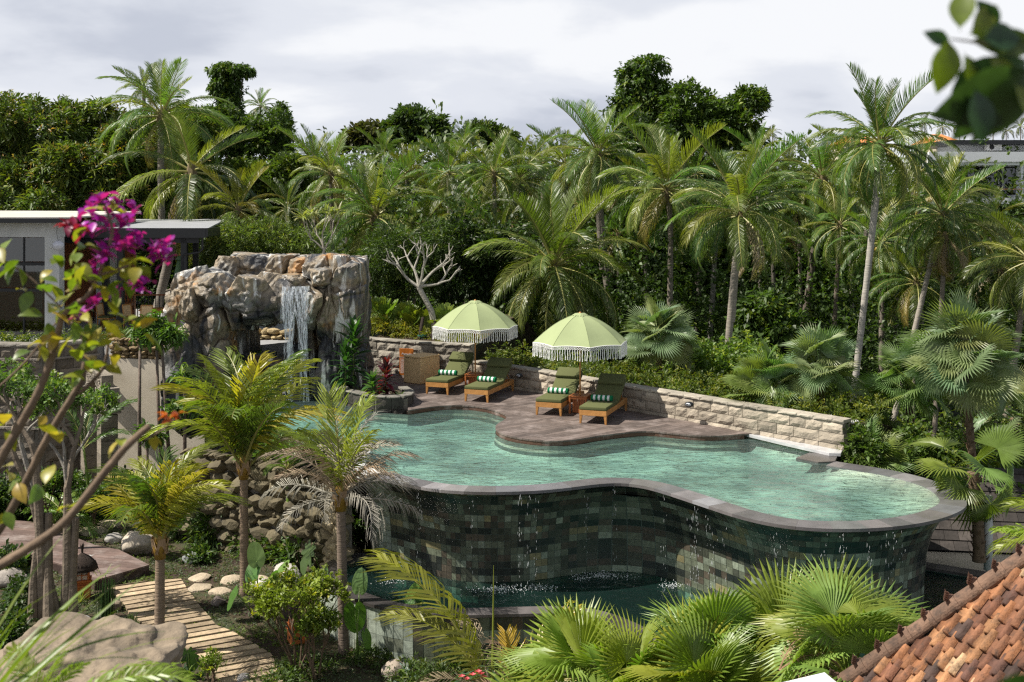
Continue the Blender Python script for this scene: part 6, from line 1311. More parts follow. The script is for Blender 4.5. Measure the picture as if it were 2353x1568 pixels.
pp = thing('concrete_post', 'round pale concrete utility post behind the pool right end', 'post', at(2271, 1310, 21.6)); MB().tube([(0, 0, 0), (0, 0, 1.36)], [.085, .075], 16).build('shaft', CONC, pp, smooth=True); MB().tube([(0, 0, 1.36), (0, 0, 1.41)], .08, 16).build('cap', CONC, pp); MB().tube([(-.02, 0, 1.15), (-.02, 0, 1.19)], .088, 16).build('strap', GREYM, pp)
for i, (dy, lab) in enumerate(((1150, 'upper'), (1156, 'lower'))):
    a, b, c = at(2268, dy + 12, 21.5), at(2235, dy + 6, 21.6), at(2205, dy + 2, 21.8); o = MB().tube([(0, 0, 0), b - a, c - a], .008, 5).build('cable', BLACK); o.location = a; tag(o, lab + ' of two thin black cables running from the concrete post', 'cable', 'cables on the post')

# ------------------------------------------------------------------ terracotta roof, bottom right
def terracotta():
    a = rad(66); pch = rad(46); P0 = at(2100, 1450, 12.5); c = Vector((math.cos(a), -math.sin(a), 0)); sl = Vector((-math.sin(a)*math.cos(pch), -math.cos(a)*math.cos(pch), -math.sin(pch))); n = c.cross(sl); n = n if n.z > 0 else -n
    E = Vector((0, 0, EYE))
    def hit(x, y): d = at(x, y, 1.0) - E; k = (P0 - E).dot(n) / d.dot(n); return E + d * k
    t = thing('tiled_roof_house', 'steep old terracotta tile roof with a carved hip ridge, bottom right', 'building', P0); r = random.Random(21)
    H0, H1 = hit(1905, 1592), hit(2372, 1272); hd = (H1 - H0).normalized()
    def uv(p): d = p - P0; return d.dot(c), d.dot(sl)
    # tile shape: an S profile across, rounded butt at its lower end
    def tile(seed):
        rr = random.Random(seed); W, L = .177, .26; N = 9; prof = []
        for i in range(N + 1): u = i / N; prof.append((-W/2 + W*u, .046*math.sin(PI*min(1, u/.55))**.7 if u < .55 else -.006 - .006*math.sin(PI*(u-.55)/.45) + (.02 if u > .93 else 0)))
        vs = []; ys = (0, .02, .20, .245, .26)
        for y in ys:
            for x, z in prof: dr = 0 if y < .245 else (-.004 if y < .255 else -.03); vs.append((x, y, z + .028*(y/L) + dr))
        for x, z in prof: vs.append((x, .252, z - .012))
        M_ = N + 1; fs = [(j*M_+i, j*M_+i+1, (j+1)*M_+i+1, (j+1)*M_+i) for j in range(len(ys)) for i in range(N)]
        return MB().add(vs, fs).mesh('tile_shape', TERRA, True)
    TM = [tile(i) for i in range(3)]; Mx = Matrix((c, sl, n)).transposed()
    if Mx.determinant() < 0: Mx = Matrix((-c, sl, n)).transposed()
    rot = Mx.to_euler(); o = P0; cnt = 0
    PAL = [(.21, .095, .05), (.16, .07, .04), (.10, .05, .036), (.32, .16, .075), (.065, .04, .032), (.25, .11, .05), (.46, .30, .17)]
    for j in range(-26, 18):
        for i in range(-36, 30):
            u, v = i * .163 + (0 if j % 2 else .04), j * .183; p = P0 + c*u + sl*v; e = p - H0; side = hd.cross(e).dot(n)
            dist = (e - hd * e.dot(hd)).length
            inside = (e.dot(sl - hd*sl.dot(hd)) > 0)
            if not inside or dist < .02 or p.y < 3.5: continue
            X = HX + p.x/p.y*FPX; Y = HY + (EYE - p.z)/p.y*FPX
            if X > 2440 or Y > 1640 or X < 1850: continue
            k = r.choices(PAL, [5, 5, 4, 3, 3, 4, 1])[0]; g = r.uniform(.8, 1.2); cnt += 1
            put('roof_tile', r.choice(TM), t, p - o + n*r.uniform(0, .008), (rot.x + r.uniform(-.02, .02), rot.y + r.uniform(-.015, .015), rot.z + r.uniform(-.03, .03)), 1, tuple(q*g for q in k))
    # under layer
    Q = [hit(1890, 1600), hit(2380, 1262), hit(2500, 1500), hit(2500, 1800), hit(1900, 1800)]; MB().add([q - o - n*.03 for q in Q], [tuple(range(5))]).build('underlay', mat('underlay_dark', (.03, .02, .015)), t)
    # ridge caps with curled ornaments
    L = (H1 - H0).length; m = int(L / .31); upv = (n - hd * n.dot(hd)).normalized(); sd = hd.cross(upv)
    for i in range(m + 2):
        b = H0 + hd * (i * .31 - .15); rr = .085; vs = []; N = 10
        for q, s in ((0, 1.16), (.05, 1.14), (.055, 1.0), (.34, .93)):
            for k in range(N + 1): w = PI*k/N; vs.append(b + hd*q + sd*math.cos(w)*rr*1.15*s + upv*(math.sin(w)*rr*s + .015 + (.012 if q == 0 else 0)))
        for q, s in ((0, .85),):
            for k in range(N + 1): w = PI*k/N; vs.append(b + hd*q + sd*math.cos(w)*rr*1.1*s + upv*(math.sin(w)*rr*s))
        M_ = N + 1; fs = [(j*M_+k, j*M_+k+1, (j+1)*M_+k+1, (j+1)*M_+k) for j in range(3) for k in range(N)] + [(k, k+1, 4*M_+k+1, 4*M_+k) for k in range(N)]
        g = r.uniform(.8, 1.25); cp = MB().add([v - o for v in vs], fs).build('ridge_tile', TERRA, t, color=(.15*g, .09*g, .06*g), smooth=False)
        # ornament: a curled leaf with a hooked tip
        base = b + hd*.27 + upv*(rr + .01) - sd*.0; S = .125 * r.uniform(.85, 1.1); pts = [(0, 0), (-.10, .35), (-.02, .75), (.18, 1.0), (.42, 1.02), (.52, .82), (.38, .72)]; rs = [.34, .30, .26, .20, .15, .10, .05]
        orn = MB(); up = Vector((0, 0, 1)); fwd = Vector((-.75, -.4, .1)).normalized()
        orn.tube([base - o - up*.03 + (up*z - fwd*(.3-x))*S*.9 for x, z in [(p[0]*-1 + .1, p[1]) for p in pts]], [q*S*.8 for q in rs], 7)
        for k in range(5): w = base - o + (up*(.2 + .17*k) - fwd*(.05*k - .1))*S; orn.tube([w, w + (fwd*.55 + up*.2)*S*.6, w + (fwd*.6 + up*.5)*S*.7], [.11*S, .08*S, .02*S], 5)
        orn.build('ridge_ornament', TERRA, t, color=(.14*g, .075*g, .05*g))
    return t
terracotta()
def whiteroof():
    P = [at(1745, 1580, 12.2), at(1895, 1552, 12.6), at(1915, 1560, 12.2), at(1905, 1600, 12)]; o = P[0]; z = P[0].z
    t = MB().prism([(p.x - o.x, p.y - o.y) for p in (P[0], P[1], P[2] + Vector((.15, -.2, 0)), Vector((P[0].x + .6, P[0].y - 1.2, 0)), Vector((P[0].x - .1, P[0].y - 1.2, 0)))], -.12, 0).build('white_canopy', WHITE, None, bevel=.01); t.location = (o.x, o.y, z); tag(t, 'corner of a flat white canopy at the bottom edge beside the tiled roof', 'canopy')
whiteroof()

# ================================================================== GARDEN, LEFT AND FRONT
GZ = -2.93
def build_walkway():
    t = thing('garden_deck', 'brown timber walkway platform in the lower left garden', 'deck', (-9, 26, -2.7)); P = plan([(-40, 1190), (122, 1203), (165, 1232), (217, 1252), (273, 1263), (343, 1298), (217, 1334), (150, 1300), (90, 1282), (-40, 1262)], -2.72)
    strips(P, rad(-14), .15, .008, -2.72, .035, 'deck_board', DECKM, t, (.135, .092, .078), seed=7, maxlen=2.8)
    mb = MB(); Q = [((p[0] + 9)*.998, (p[1] - 26)*.998) for p in P]; mb.prism(Q, -.25, -.05); mb.build('skirt', DECKM, t, color=(.055, .035, .03))
build_walkway()
def build_path():
    t = thing('sleeper_path', 'garden path of weathered timber sleepers with grass in the gaps', 'path', (-5.5, 21.5, -2.93)); tag(t, kind='thing')
    P = plan([(240, 1350), (330, 1336), (416, 1330), (434, 1359), (458, 1390), (497, 1436), (539, 1453), (577, 1474), (623, 1502), (650, 1560), (650, 1640), (560, 1640), (504, 1560), (465, 1512), (385, 1457), (332, 1436), (297, 1408), (275, 1375)], GZ + .05)
    strips(P, rad(27), .185, .075, GZ + .055, .05, 'sleeper', SLEEPER, t, (.36, .275, .18), seed=9, jitter=.25, dz=.008)
build_path()
FLAT = [boulder_mesh('slab_shape', 500 + i, 3, 10, 0, .03) for i in range(4)]
SLABS = [((215, 1222), 36, 'flat stepping slab beyond the timber walkway'), ((460, 1329), 27, 'round stepping stone at the end of the sleeper path, farther of the left pair'), ((458, 1352), 30, 'round stepping stone on the lawn, nearest to the sleepers'), ((505, 1362), 26, 'stepping stone left of the elephant ear leaves'), ((530, 1334), 26, 'stepping stone behind the trunk of the yellow palm'), ((590, 1335), 30, 'pale stepping stone beyond the elephant ears'), ((250, 1205), 30, 'half hidden flat slab behind the boulder')]
for i, ((x, y), w, lab) in enumerate(SLABS):
    q = on(x, y, GZ); s = w / FPX * q.y; t = put('stepping_stone', FLAT[i % 4], None, (q.x, q.y, GZ + .01), (0, 0, R.uniform(0, 6)), (s, s * .85, .07), (.40, .33, .24)); tag(t, lab, 'stepping stone', 'stepping stones in the lawn')
BOUL = [((318, 1248), 46, 30, (.40, .35, .28), 'big pale flat-topped boulder left of the first palm trunk'), ((262, 1238), 20, 12, (.38, .36, .33), 'small rounded boulder at the left of the big pale one'), ((444, 1281), 24, 14, (.23, .24, .24), 'grey round boulder right of the first palm trunk'), ((262, 1392), 22, 14, (.24, .19, .14), 'brown rock at the left edge of the sleeper path'), ((232, 1420), 22, 15, (.13, .11, .10), 'dark rock in the planting left of the sleepers'), ((322, 1480), 44, 26, (.38, .36, .34), 'large pale grey boulder at the foot of the first palm'),
    ((188, 1432), 24, 14, (.30, .29, .29), 'light grey rock beside the dark one'), ((210, 1290), 18, 14, (.42, .41, .39), 'white rock under the walkway corner'), ((216, 1340), 16, 10, (.26, .27, .26), 'greenish rock behind the reeds'), ((503, 1382), 22, 10, (.11, .09, .08), 'dark flat rock below the stepping stones'), ((905, 1540), 30, 20, (.30, .25, .20), 'tan boulder in front of the lower pool wall'), ((560, 1560), 18, 10, (.30, .28, .27), 'small grey rock at the bottom beside the path'), ((20, 1330), 40, 24, (.30, .27, .24), 'pale rock at the left edge behind the branches'), ((205, 1310), 12, 9, (.4, .39, .37), 'white pebble stone beside the lantern'), ((660, 1318), 40, 22, (.38, .36, .33), 'pale boulder at the left end of the lower pool rim'), ((380, 1562), 30, 16, (.32, .30, .29), 'boulder cut by the bottom edge under the monstera'), ((600, 1345), 24, 12, (.42, .40, .37), 'white flat boulder beside the lower pool rim')]
for i, ((x, y), w, h, c, lab) in enumerate(BOUL):
    q = on(x, y + h*.6, GZ); k = q.y / FPX; t = put('boulder', MIDROCKS[i % 5], None, (q.x, q.y, GZ + h*k*.55), (0, 0, R.uniform(0, 6)), (w*k, w*k*.8, h*k), c); tag(t, lab, 'boulder', 'garden boulders')
def ground_cover():
    rng = np.random.default_rng(4); r = random.Random(4)
    reg = plan([(-60, 1120), (250, 1190), (400, 1200), (800, 1240), (760, 1400), (870, 1500), (1300, 1560), (1320, 1700), (-60, 1700)], GZ)
    def inside(x, y, poly):
        c = False; j = len(poly) - 1
        for i in range(len(poly)):
            if (poly[i][1] > y) != (poly[j][1] > y) and x < (poly[j][0]-poly[i][0])*(y-poly[i][1])/(poly[j][1]-poly[i][1]) + poly[i][0]: c = not c
            j = i
        return c
    path = plan([(250, 1352), (330, 1338), (416, 1332), (434, 1359), (458, 1390), (497, 1436), (539, 1453), (577, 1474), (623, 1502), (650, 1560), (650, 1640), (560, 1640), (504, 1560), (465, 1512), (385, 1457), (332, 1436), (297, 1408), (275, 1375)], GZ)
    lp_ = [(p.x, p.y) for p in lrim]; pts = []; cols = []
    for _ in range(60000):
        x, y = r.uniform(-15, 2), r.uniform(17.5, 32)
        if not inside(x, y, reg): continue
        d = noise.noise(Vector((x*.8, y*.8, 2))) + .25
        on_path = inside(x, y, path)
        if (on_path and r.random() > .30) or (not on_path and r.random() > .45 + d): continue
        if x > -4.2 and inside(x, y, lp_): continue
        pts.append((x, y, GZ + r.uniform(0, .02))); k = noise.noise(Vector((x*.5, y*.5, 7))); cols.append((.085, .115, .055) if k < .1 and not on_path else (.10, .15, .022))
    n = len(pts); P = np.repeat(np.array(pts), 3, 0); C = np.repeat(np.array(cols), 3, 0) * rng.uniform(.6, 1.4, (3*n, 1)); d = rng.normal(0, .8, (3*n, 3)); d[:, 2] = np.abs(d[:, 2]) * .7 + .25
    me = leaf_cloud('ground_cover', P, d, rng.uniform(.035, .09, 3*n), rng.uniform(.012, .03, 3*n), C); tag(put('ground_cover', me, color=(1, 1, 1)), 'low green creeping ground cover on the garden floor and between sleepers', 'ground cover', kind='stuff')
ground_cover()
def garden_mass(label, items, n, k, leaf, width, col, seed, **kw):
    return tag(put('garden_foliage', crown_mesh('garden_foliage', items, n, k, leaf, width, col, seed, .3, -.4, **kw), color=(1, 1, 1)), label, 'foliage', kind='stuff')
def gl(items, z=GZ): # x, y(base), radius px, height px
    out = []
    for x, y, rr, h in items: q = on(x, y, z); k = q.y / FPX; out.append((q.x, q.y, z + h*k*.45, rr*k, rr*k, h*k*.6))
    return out
garden_mass('mixed dark green garden plants in front of the rubble wall', gl([(430, 1230, 40, 60), (480, 1250, 40, 70), (530, 1250, 40, 80), (600, 1270, 45, 60), (640, 1290, 40, 50), (700, 1300, 50, 60), (400, 1190, 50, 80), (460, 1180, 50, 90), (740, 1260, 40, 60), (810, 1260, 30, 90), (350, 1160, 40, 60), (570, 1215, 45, 130), (640, 1215, 45, 120), (700, 1225, 45, 110), (750, 1235, 35, 110), (520, 1210, 40, 120), (590, 1280, 30, 40), (460, 1290, 30, 30)]), 5600, 5, .18, .06, (.055, .10, .022), 90)
garden_mass('shady shrubs and ferns at the foot of the temple-style wall', gl([(20, 1190, 60, 80), (100, 1180, 60, 90), (170, 1180, 50, 80), (230, 1190, 40, 50), (300, 1150, 40, 60), (-30, 1200, 50, 90), (10, 1330, 40, 60), (60, 1400, 50, 60), (20, 1480, 60, 60)]), 3000, 5, .17, .065, (.04, .075, .018), 91)
garden_mass('small weeds and herbs in the bed in front of the lower pool', gl([(700, 1540, 60, 20), (860, 1520, 50, 25), (960, 1560, 60, 30), (1040, 1540, 40, 40), (640, 1580, 60, 30), (1150, 1570, 60, 50), (1000, 1600, 80, 40)]), 1500, 5, .11, .03, (.06, .10, .02), 92)
garden_mass('yellow green low plants on the upper planting bed behind the grey wall', [(at(x, y, d).x, d, at(x, y, d).z, .5, .5, .22) for x, y, d in ((870, 745, 37), (900, 755, 36.6), (940, 762, 36.4), (985, 775, 36), (1030, 782, 35.6), (1070, 785, 35.2), (860, 700, 39), (900, 735, 38), (960, 745, 37.4))], 1600, 6, .16, .03, (.17, .18, .03), 93)
garden_mass('grass and herbs along the edge of the terrace', [(x, 34.4 + (0 if x < -14 else .9), 1.12, .5, .35, .22) for x in np.arange(-20, -9.4, .55)], 1900, 6, .14, .035, (.09, .13, .025), 94)
garden_mass('yellow tipped weeds growing on top of the deck wall bank', [(p.x + n.x*d, p.y + n.y*d, .55 + dz, .35, .35, .3) for p, n in zip(smooth_path(WALLQ, .7), normals2(smooth_path(WALLQ, .7))) for d, dz in ((.65, 0), (1.3, .15))], 2400, 6, .12, .035, (.085, .12, .02), 95, yellow=.3)

# young palms of the front left garden
def young_palm(label, hub, base, D, L, kinds, cols, n, w=26, elev=(85, -30), seed=1, trunk=(.22, .16, .11), up=0, dirs=None):
    r = random.Random(seed); H = at(hub[0], hub[1], D); B = on(base[0], base[1], GZ); B = Vector((at(base[0], base[1], D).x, D, GZ)); t = thing('young_coconut_palm', label, 'palm tree', B, group='young coconut palms in the garden'); k = D / FPX; rw = w*k/2; h = H - B
    put('trunk', trunk_mesh('trunk', [(0, 0, 0), h*.5, h], rw*1.05, rw*.85, ring=.035, base=1.1, n=12), t, color=trunk)
    m = MB(); N = 14
    for i in range(5):
        a = i*1.3; mm = MB(); s = Vector((math.cos(a), math.sin(a), 0)); q = h + Vector((0, 0, -.05)); mm.add([q - s*.0 + Vector((-s.y, s.x, 0))*rw*1.1 + s*rw*.9, q + Vector((s.y, -s.x, 0))*rw*1.1 + s*rw*.9, q + s*rw*1.6 + Vector((s.y, -s.x, 0))*rw*.6 + Vector((0, 0, .28)), q + s*rw*1.6 + Vector((-s.y, s.x, 0))*rw*.6 + Vector((0, 0, .3))], [(0, 1, 2, 3)]); mm.build('husk', BARK, t, color=(.33, .22, .13))
    put('crownshaft', MB().tube([h - Vector((0, 0, .15)), h + Vector((0, 0, .1)), h + Vector((0, 0, .5))], [rw*1.0, rw*1.35, rw*.6], 9).mesh('crownshaft', LEAFG, True), t, color=(.36, .22, .04))
    for q in range(n):
        u = (q + .5) / n; e = elev[0] + (elev[1]-elev[0])*u + r.uniform(-8, 8); az = q*2.39996 + r.uniform(-.3, .3)
        if dirs and q < len(dirs): az, e = rad(dirs[q][0]), dirs[q][1]
        l = L*k*r.uniform(.85, 1.1); put('frond', r.choice(kinds), t, h + Vector((0, 0, .25*(1-u))), (r.uniform(-.4, .4), -rad(e), az), l, vary(r.choice(cols), r, .2, .15))
    return t
YG = [(.24, .25, .03), (.15, .19, .028), (.34, .30, .035), (.10, .15, .025)]
young_palm('young coconut palm with a bushy drooping crown, leftmost in front of the walkway', (368, 1265), (366, 1505), 20.8, 235, FRT[2:], YG, 20, w=25, elev=(89, 62), seed=5)
young_palm('young coconut palm with glowing yellow green upright fronds in front of the rock', (560, 1085), (562, 1372), 24.0, 275, FRT, YG, 22, w=22, elev=(89, 52), seed=6)
young_palm('shaggy young palm with grey brown dried hanging fronds beside the pool corner', (783, 1155), (790, 1518), 20.9, 200, FRD, [(.30, .25, .19), (.36, .30, .22), (.25, .20, .14)], 22, w=25, elev=(86, 10), seed=7, trunk=(.17, .13, .10))
for k, (az, e, c, l, m_) in enumerate(((30, 78, (.26, .30, .05), 235, 0), (200, 72, (.22, .27, .05), 215, 1), (300, 68, (.28, .30, .06), 225, 4), (100, 85, (.24, .28, .05), 250, 0))):
    t = [o for o in COL.objects if o.name == 'young_coconut_palm.002'][0]; put('frond', FRT[m_], t, at(783, 1150, 20.9) - t.location, (0, -rad(e), rad(az)), l*20.9/FPX, c)
# the broken frond and spear in front of the lower pool, with yellow dying palm
t = thing('young_coconut_palm', 'small palm with one arching yellow frond in front of the lower pool', 'palm tree', (at(1130, 0, 18.6).x, 18.6, GZ), group='young coconut palms in the garden'); k = 18.6/FPX
hb = Vector((0, 0, .15))
for az, e, l, c, m_ in ((172, 68, 420, (.30, .30, .04), FRT[1]), (165, 60, 330, (.26, .26, .05), FRT[2]), (10, 55, 210, (.30, .26, .06), FRD[0]), (120, 70, 220, (.30, .24, .16), FRD[1]), (200, 45, 200, (.28, .22, .14), FRD[1])):
    put('frond', m_, t, hb, (0, -rad(e), rad(az)), l*k, c)
MB().tube([(0, 0, 0), (.02, 0, 1.2), (.03, 0, 2.35)], [.035, .022, .004], 6).build('spear', LEAFG, t, color=(.25, .28, .05)); put('trunk', trunk_mesh('trunk', [(0, 0, 0), (0, 0, .3)], .1, .07), t, color=(.17, .13, .10))
t = thing('young_coconut_palm', 'small dying palm with orange yellow fronds and dry tips at the bottom centre', 'palm tree', (at(1195, 0, 18.0).x, 18.0, GZ), group='young coconut palms in the garden'); k = 18.0/FPX
for az, e, l, c, m_ in ((30, 58, 260, (.42, .36, .05), FRT[0]), (100, 70, 180, (.45, .30, .03), FRT[0]), (340, 50, 230, (.36, .30, .08), FRT[2]), (190, 60, 150, (.30, .20, .12), FRD[1]), (150, 80, 170, (.22, .14, .09), FRD[0])): put('frond', m_, t, (0, 0, .2), (0, -rad(e), rad(az)), l*k, c)
put('trunk', trunk_mesh('trunk', [(0, 0, 0), (0, 0, .3)], .09, .06), t, color=(.17, .13, .10))
# green cane palms
for i, (x, y, top, lab) in enumerate(((628, 1262, 1060, 'left of the two green ringed cane palms before the rubble wall'), (668, 1300, 1080, 'right of the two green ringed cane palms before the rubble wall'))):
    D = on(x, y, GZ).y; B = on(x, y, GZ); H = at(x - 14 + 6*i, top, D); t = thing('cane_palm', lab, 'palm tree', B, group='green cane palms'); h = H - B; n = int(h.length/.12); mb = MB(); pts = []; rs = []
    put('cane', MB().tube([(0, 0, 0), h*.5, h], [.055, .05, .045], 10).mesh('cane', LEAFG, True), t, color=(.14, .22, .03))
    for q in range(n): p = h*(q/n); put('ring', MB().tube([(0, 0, -.006), (0, 0, .006)], .058 - .008*q/n, 10).mesh('ring', BARK), t, p, color=(.32, .30, .18))
    r = random.Random(i + 3)
    for q in range(9): put('frond', r.choice(FRA), t, h, (r.uniform(-.3, .3), -rad(75 - q*6), q*2.4), 1.15*r.uniform(.8, 1.1), vary((.10, .17, .03), r))
def pl_rosettes():
    Z = GZ; g = lambda x, y: on(x, y, Z)
    rosette('cordyline', 'crimson and purple cordyline in front of the rubble wall', g(705, 1262), 34, .62, LANCE, (85, 5), cols=[(.13, .008, .02), (.06, .010, .014), (.20, .012, .03)], stem=.25, seed=2, wide=1.2, cat='plant')
    rosette('cordyline', 'smaller red cordyline just left of the shaggy palm trunk', g(745, 1250), 24, .5, LANCE, (85, 5), cols=[(.22, .01, .03), (.10, .012, .02)], stem=.3, seed=3, wide=1.2)
    rosette('cordyline', 'dark purple red cordyline in the stone planter on the deck', (at(885, 0, 30.2).x, 30.4, .15), 60, .46, LANCE, (88, -25), cols=[(.10, .012, .018), (.16, .015, .03), (.06, .012, .015)], stem=.75, seed=4, wide=1.3)
    rosette('ginger_plant', 'tall dark green leafy ginger against the right side of the rock', (at(812, 0, 31.3).x, 31.3, .1), 60, .62, LANCE, (80, -10), col=(.035, .085, .02), stem=1.75, seed=5, wide=1.2)
    rosette('ginger_plant', 'second ginger plant standing lower at the left of the planter', (at(790, 0, 30.6).x, 30.8, .1), 44, .5, LANCE, (80, -10), col=(.03, .08, .018), stem=1.2, seed=6, wide=1.2)
    rosette('leafy_plant', 'bright green broad leaved plant in the planter beside the red one', (at(858, 0, 30.2).x, 30.0, .15), 34, .42, LANCE, (85, -5), col=(.06, .13, .025), stem=.5, seed=7, wide=1.5)
    rosette('leafy_plant', 'low trailing green plant at the right corner of the planter', (at(915, 0, 29.9).x, 30.0, .18), 30, .25, LANCE, (60, -20), col=(.06, .11, .025), seed=8, wide=1.3)
    for i, (x, D, z, lab, c, L_) in enumerate(((598, 33.4, .55, 'fresh green bird nest fern in the rock opening', (.13, .22, .03), .62), (640, 33.6, .5, 'grey green bromeliad in the middle of the rock opening', (.06, .09, .04), .5), (672, 33.6, .95, 'bright yellow green bromeliad beside the waterfall', (.32, .36, .03), .36), (675, 33.2, .45, 'small fern under the yellow bromeliad', (.10, .18, .03), .42))):
        rosette('bromeliad', lab, (at(x, 0, D).x, D, z), 22, L_, STRAP if i % 2 else LANCE, (85, 15), col=c, seed=20 + i, wide=1.6 if i % 2 else 1.1)
    for i, (x, y, lab, c, L_, st) in enumerate(((995, 1515, 'silvery green agave-like rosette before the lower pool wall', (.09, .15, .11), .38, 1), (925, 1560, 'pale silver rosette plant beside the tan boulder', (.20, .26, .20), .34, 1), (470, 1210, 'strappy green plant left of the second palm trunk', (.06, .11, .02), .7, 0), (235, 1340, 'yellow green striped lily clump beside the lantern', (.20, .26, .06), .42, 0), (185, 1385, 'variegated fern under the lantern', (.22, .26, .05), .40, 0), (160, 1425, 'bright green leafy clump in front of the tree roots', (.09, .17, .03), .38, 1), (55, 1300, 'broad leaved plant behind the tree roots', (.08, .14, .05), .5, 1), (760, 1290, 'green strap leaved plant right of the cordylines', (.06, .12, .02), .5, 1), (835, 1215, 'leafy green plant beside the rubble pillar', (.06, .12, .02), .5, 1), (600, 1215, 'pale caladium clump between the palms', (.20, .25, .09), .38, 1), (500, 1225, 'caladium with cream leaves below the fern', (.26, .29, .13), .36, 1), (550, 1220, 'broad green leaved clump right of the caladium', (.09, .15, .03), .44, 1))):
        rosette('leafy_plant', lab, g(x, y), 22, L_, LANCE if st else STRAP, (80, 5), col=c, seed=40 + i, wide=1.7 if st else 1)
    for i, (x, y, h_, n, lab) in enumerate(((418, 0, 0, 0, ''), (410, 1445, .0, 0, ''))): pass
    for (x, y, h_, n, lab) in ((243, 1440, .95, 60, 'tall dark horsetail reeds beside the rocks'), (300, 1475, .5, 40, 'short green reeds in the gravel by the path')):
        q = g(x, y); t = thing('reed_clump', lab, 'reeds', q); r = random.Random(x)
        for i in range(n): a = r.uniform(0, 6.28); rr = r.uniform(0, .16); put('reed', MB().tube([(0, 0, 0), (r.gauss(0, .03), r.gauss(0, .03), 1)], [.008, .006], 4).mesh('reed', LEAFG), t, (rr*math.cos(a), rr*math.sin(a), 0), scale=(1, 1, h_*r.uniform(.7, 1.05)), color=vary((.035, .075, .02) if h_ > .6 else (.08, .13, .03), r))
    t = thing('tree_fern', 'bright green fern spreading in front of the stone gateway', 'fern', g(150, 1215)); r = random.Random(3)
    for q in range(12): put('frond', r.choice(FRA), t, (0, 0, .35), (0, -rad(r.uniform(10, 45)), q*2.4), 1.3*r.uniform(.7, 1.1), vary((.17, .27, .05), r))
    t = thing('small_palm', 'small green palm arching in front of the stone gateway', 'palm tree', g(200, 1190)); 
    put('stem', MB().tube([(0, 0, 0), (.02, 0, 1.0), (-.1, 0, 1.9)], [.05, .04, .03], 8).mesh('stem', LEAFG, True), t, color=(.16, .22, .05))
    for az, e, l in ((10, 62, 1.9), (150, 70, 1.5), (100, 60, 1.3), (350, 40, 1.4), (200, 50, 1.3)): put('frond', FRA[1], t, (-.1, 0, 1.8), (.2, -rad(e), rad(az)), l, (.07, .13, .025))
pl_rosettes()
def elephant_ear(label, base, leaves, col=(.085, .19, .035), seed=1, meshes=HEART, D=None):
    B = on(base[0], base[1], GZ); t = thing('elephant_ear' if meshes is HEART else 'monstera', label, 'plant', B, group='elephant ear plants' if meshes is HEART else None); r = random.Random(seed)
    for (x, y, s, az, tilt, c) in leaves:
        d = B.y + r.uniform(-.25, .25); p = at(x, y, d); stalk_leaf(t, B + Vector((r.uniform(-.05, .05), r.uniform(-.05, .05), 0)), p, s*d/FPX, r.choice(meshes), rad(tilt), rad(az), c or col, r)
E = elephant_ear
E('elephant ear clump with four big leaves left of the yellow shrub', (592, 1422), [(540, 1362, 58, 200, 62, None), (578, 1325, 62, 60, -65, None), (600, 1365, 55, -20, 60, None), (590, 1290, 62, 120, -60, (.10, .16, .05)), (622, 1345, 55, -40, -70, None), (640, 1320, 52, 20, -55, (.14, .24, .05))], seed=4)
E('elephant ear plant with a drooping leaf beside the shaggy palm trunk', (822, 1525), [(815, 1400, 80, 95, 75, None), (826, 1352, 60, 80, -75, (.12, .2, .06)), (840, 1458, 50, -30, 70, (.10, .22, .03))], seed=5)
E('elephant ear plant with two tall upright leaves before the lower pool', (915, 1500), [(897, 1395, 78, 100, 78, (.07, .17, .05)), (948, 1400, 82, 60, -72, (.13, .26, .04)), (920, 1430, 50, -30, 65, None), (900, 1440, 46, 200, 60, None)], seed=6)
E('elephant ear hidden behind the yellow shrub', (770, 1440), [(768, 1385, 60, 130, 70, (.05, .12, .03)), (735, 1340, 52, 60, -60, None)], seed=7)
E('single huge lobed leaf hanging beside the red cordyline', (740, 1330), [(712, 1262, 78, 215, 68, (.08, .14, .05))], seed=8, meshes=MONST)
E('dark split leaf monstera under the first palm', (430, 1560), [(395, 1495, 62, 190, 60, (.035, .075, .025)), (432, 1500, 72, 80, 65, (.035, .075, .03)), (455, 1520, 60, 10, 55, (.04, .085, .03)), (420, 1540, 60, -80, 60, (.04, .08, .03)), (350, 1490, 40, 150, 60, (.05, .09, .03)), (465, 1555, 55, -30, 50, (.03, .07, .025))], seed=9, meshes=MONST)
def shrub(name, label, base, height_px, width_px, col, seed, n=420, leaf=.09, width=.045, stems=5, k=6, z=GZ, cat='shrub', stemcol=(.12, .08, .05), layers=None, D=None):
    B = on(base[0], base[1], z) if D is None else Vector((at(base[0], 0, D).x, D, z)); kk = B.y/FPX; t = thing(name, label, cat, B); r = random.Random(seed); mb = MB(); ends = []
    for s in range(stems): a = r.uniform(0, 6.28); branchy(mb, Vector((.05*math.cos(a), .05*math.sin(a), 0)), Vector((.25*math.cos(a), .25*math.sin(a), 1)).normalized(), height_px*kk*.42, .022, 3, r, .45, (2, 3), ends, .62, .5)
    mb.build('branches', BARK, t, color=stemcol); pts = []; nr = []
    for p, d in ends:
        for q in range(max(1, int(n/len(ends)))): pts.append(p + Vector((r.gauss(0, .07), r.gauss(0, .07), r.gauss(0, .07)))); nr.append((d + Vector((r.gauss(0, .4), r.gauss(0, .4), .3))).normalized())
    leaf_part(t, pts, nr, k, leaf, width, col, seed, var=.3, yellow=.1); return t
shrub('yellow_shrub', 'yellow green clusia-like shrub on thin stems at the bottom beside the sleepers', (680, 1545), 230, 120, (.17, .22, .025), 3, 700, .10, .05, 7)
shrub('round_shrub', 'second light green shrub growing at the right of the yellow one', (730, 1560), 150, 100, (.14, .20, .028), 4, 420, .09, .045, 4)
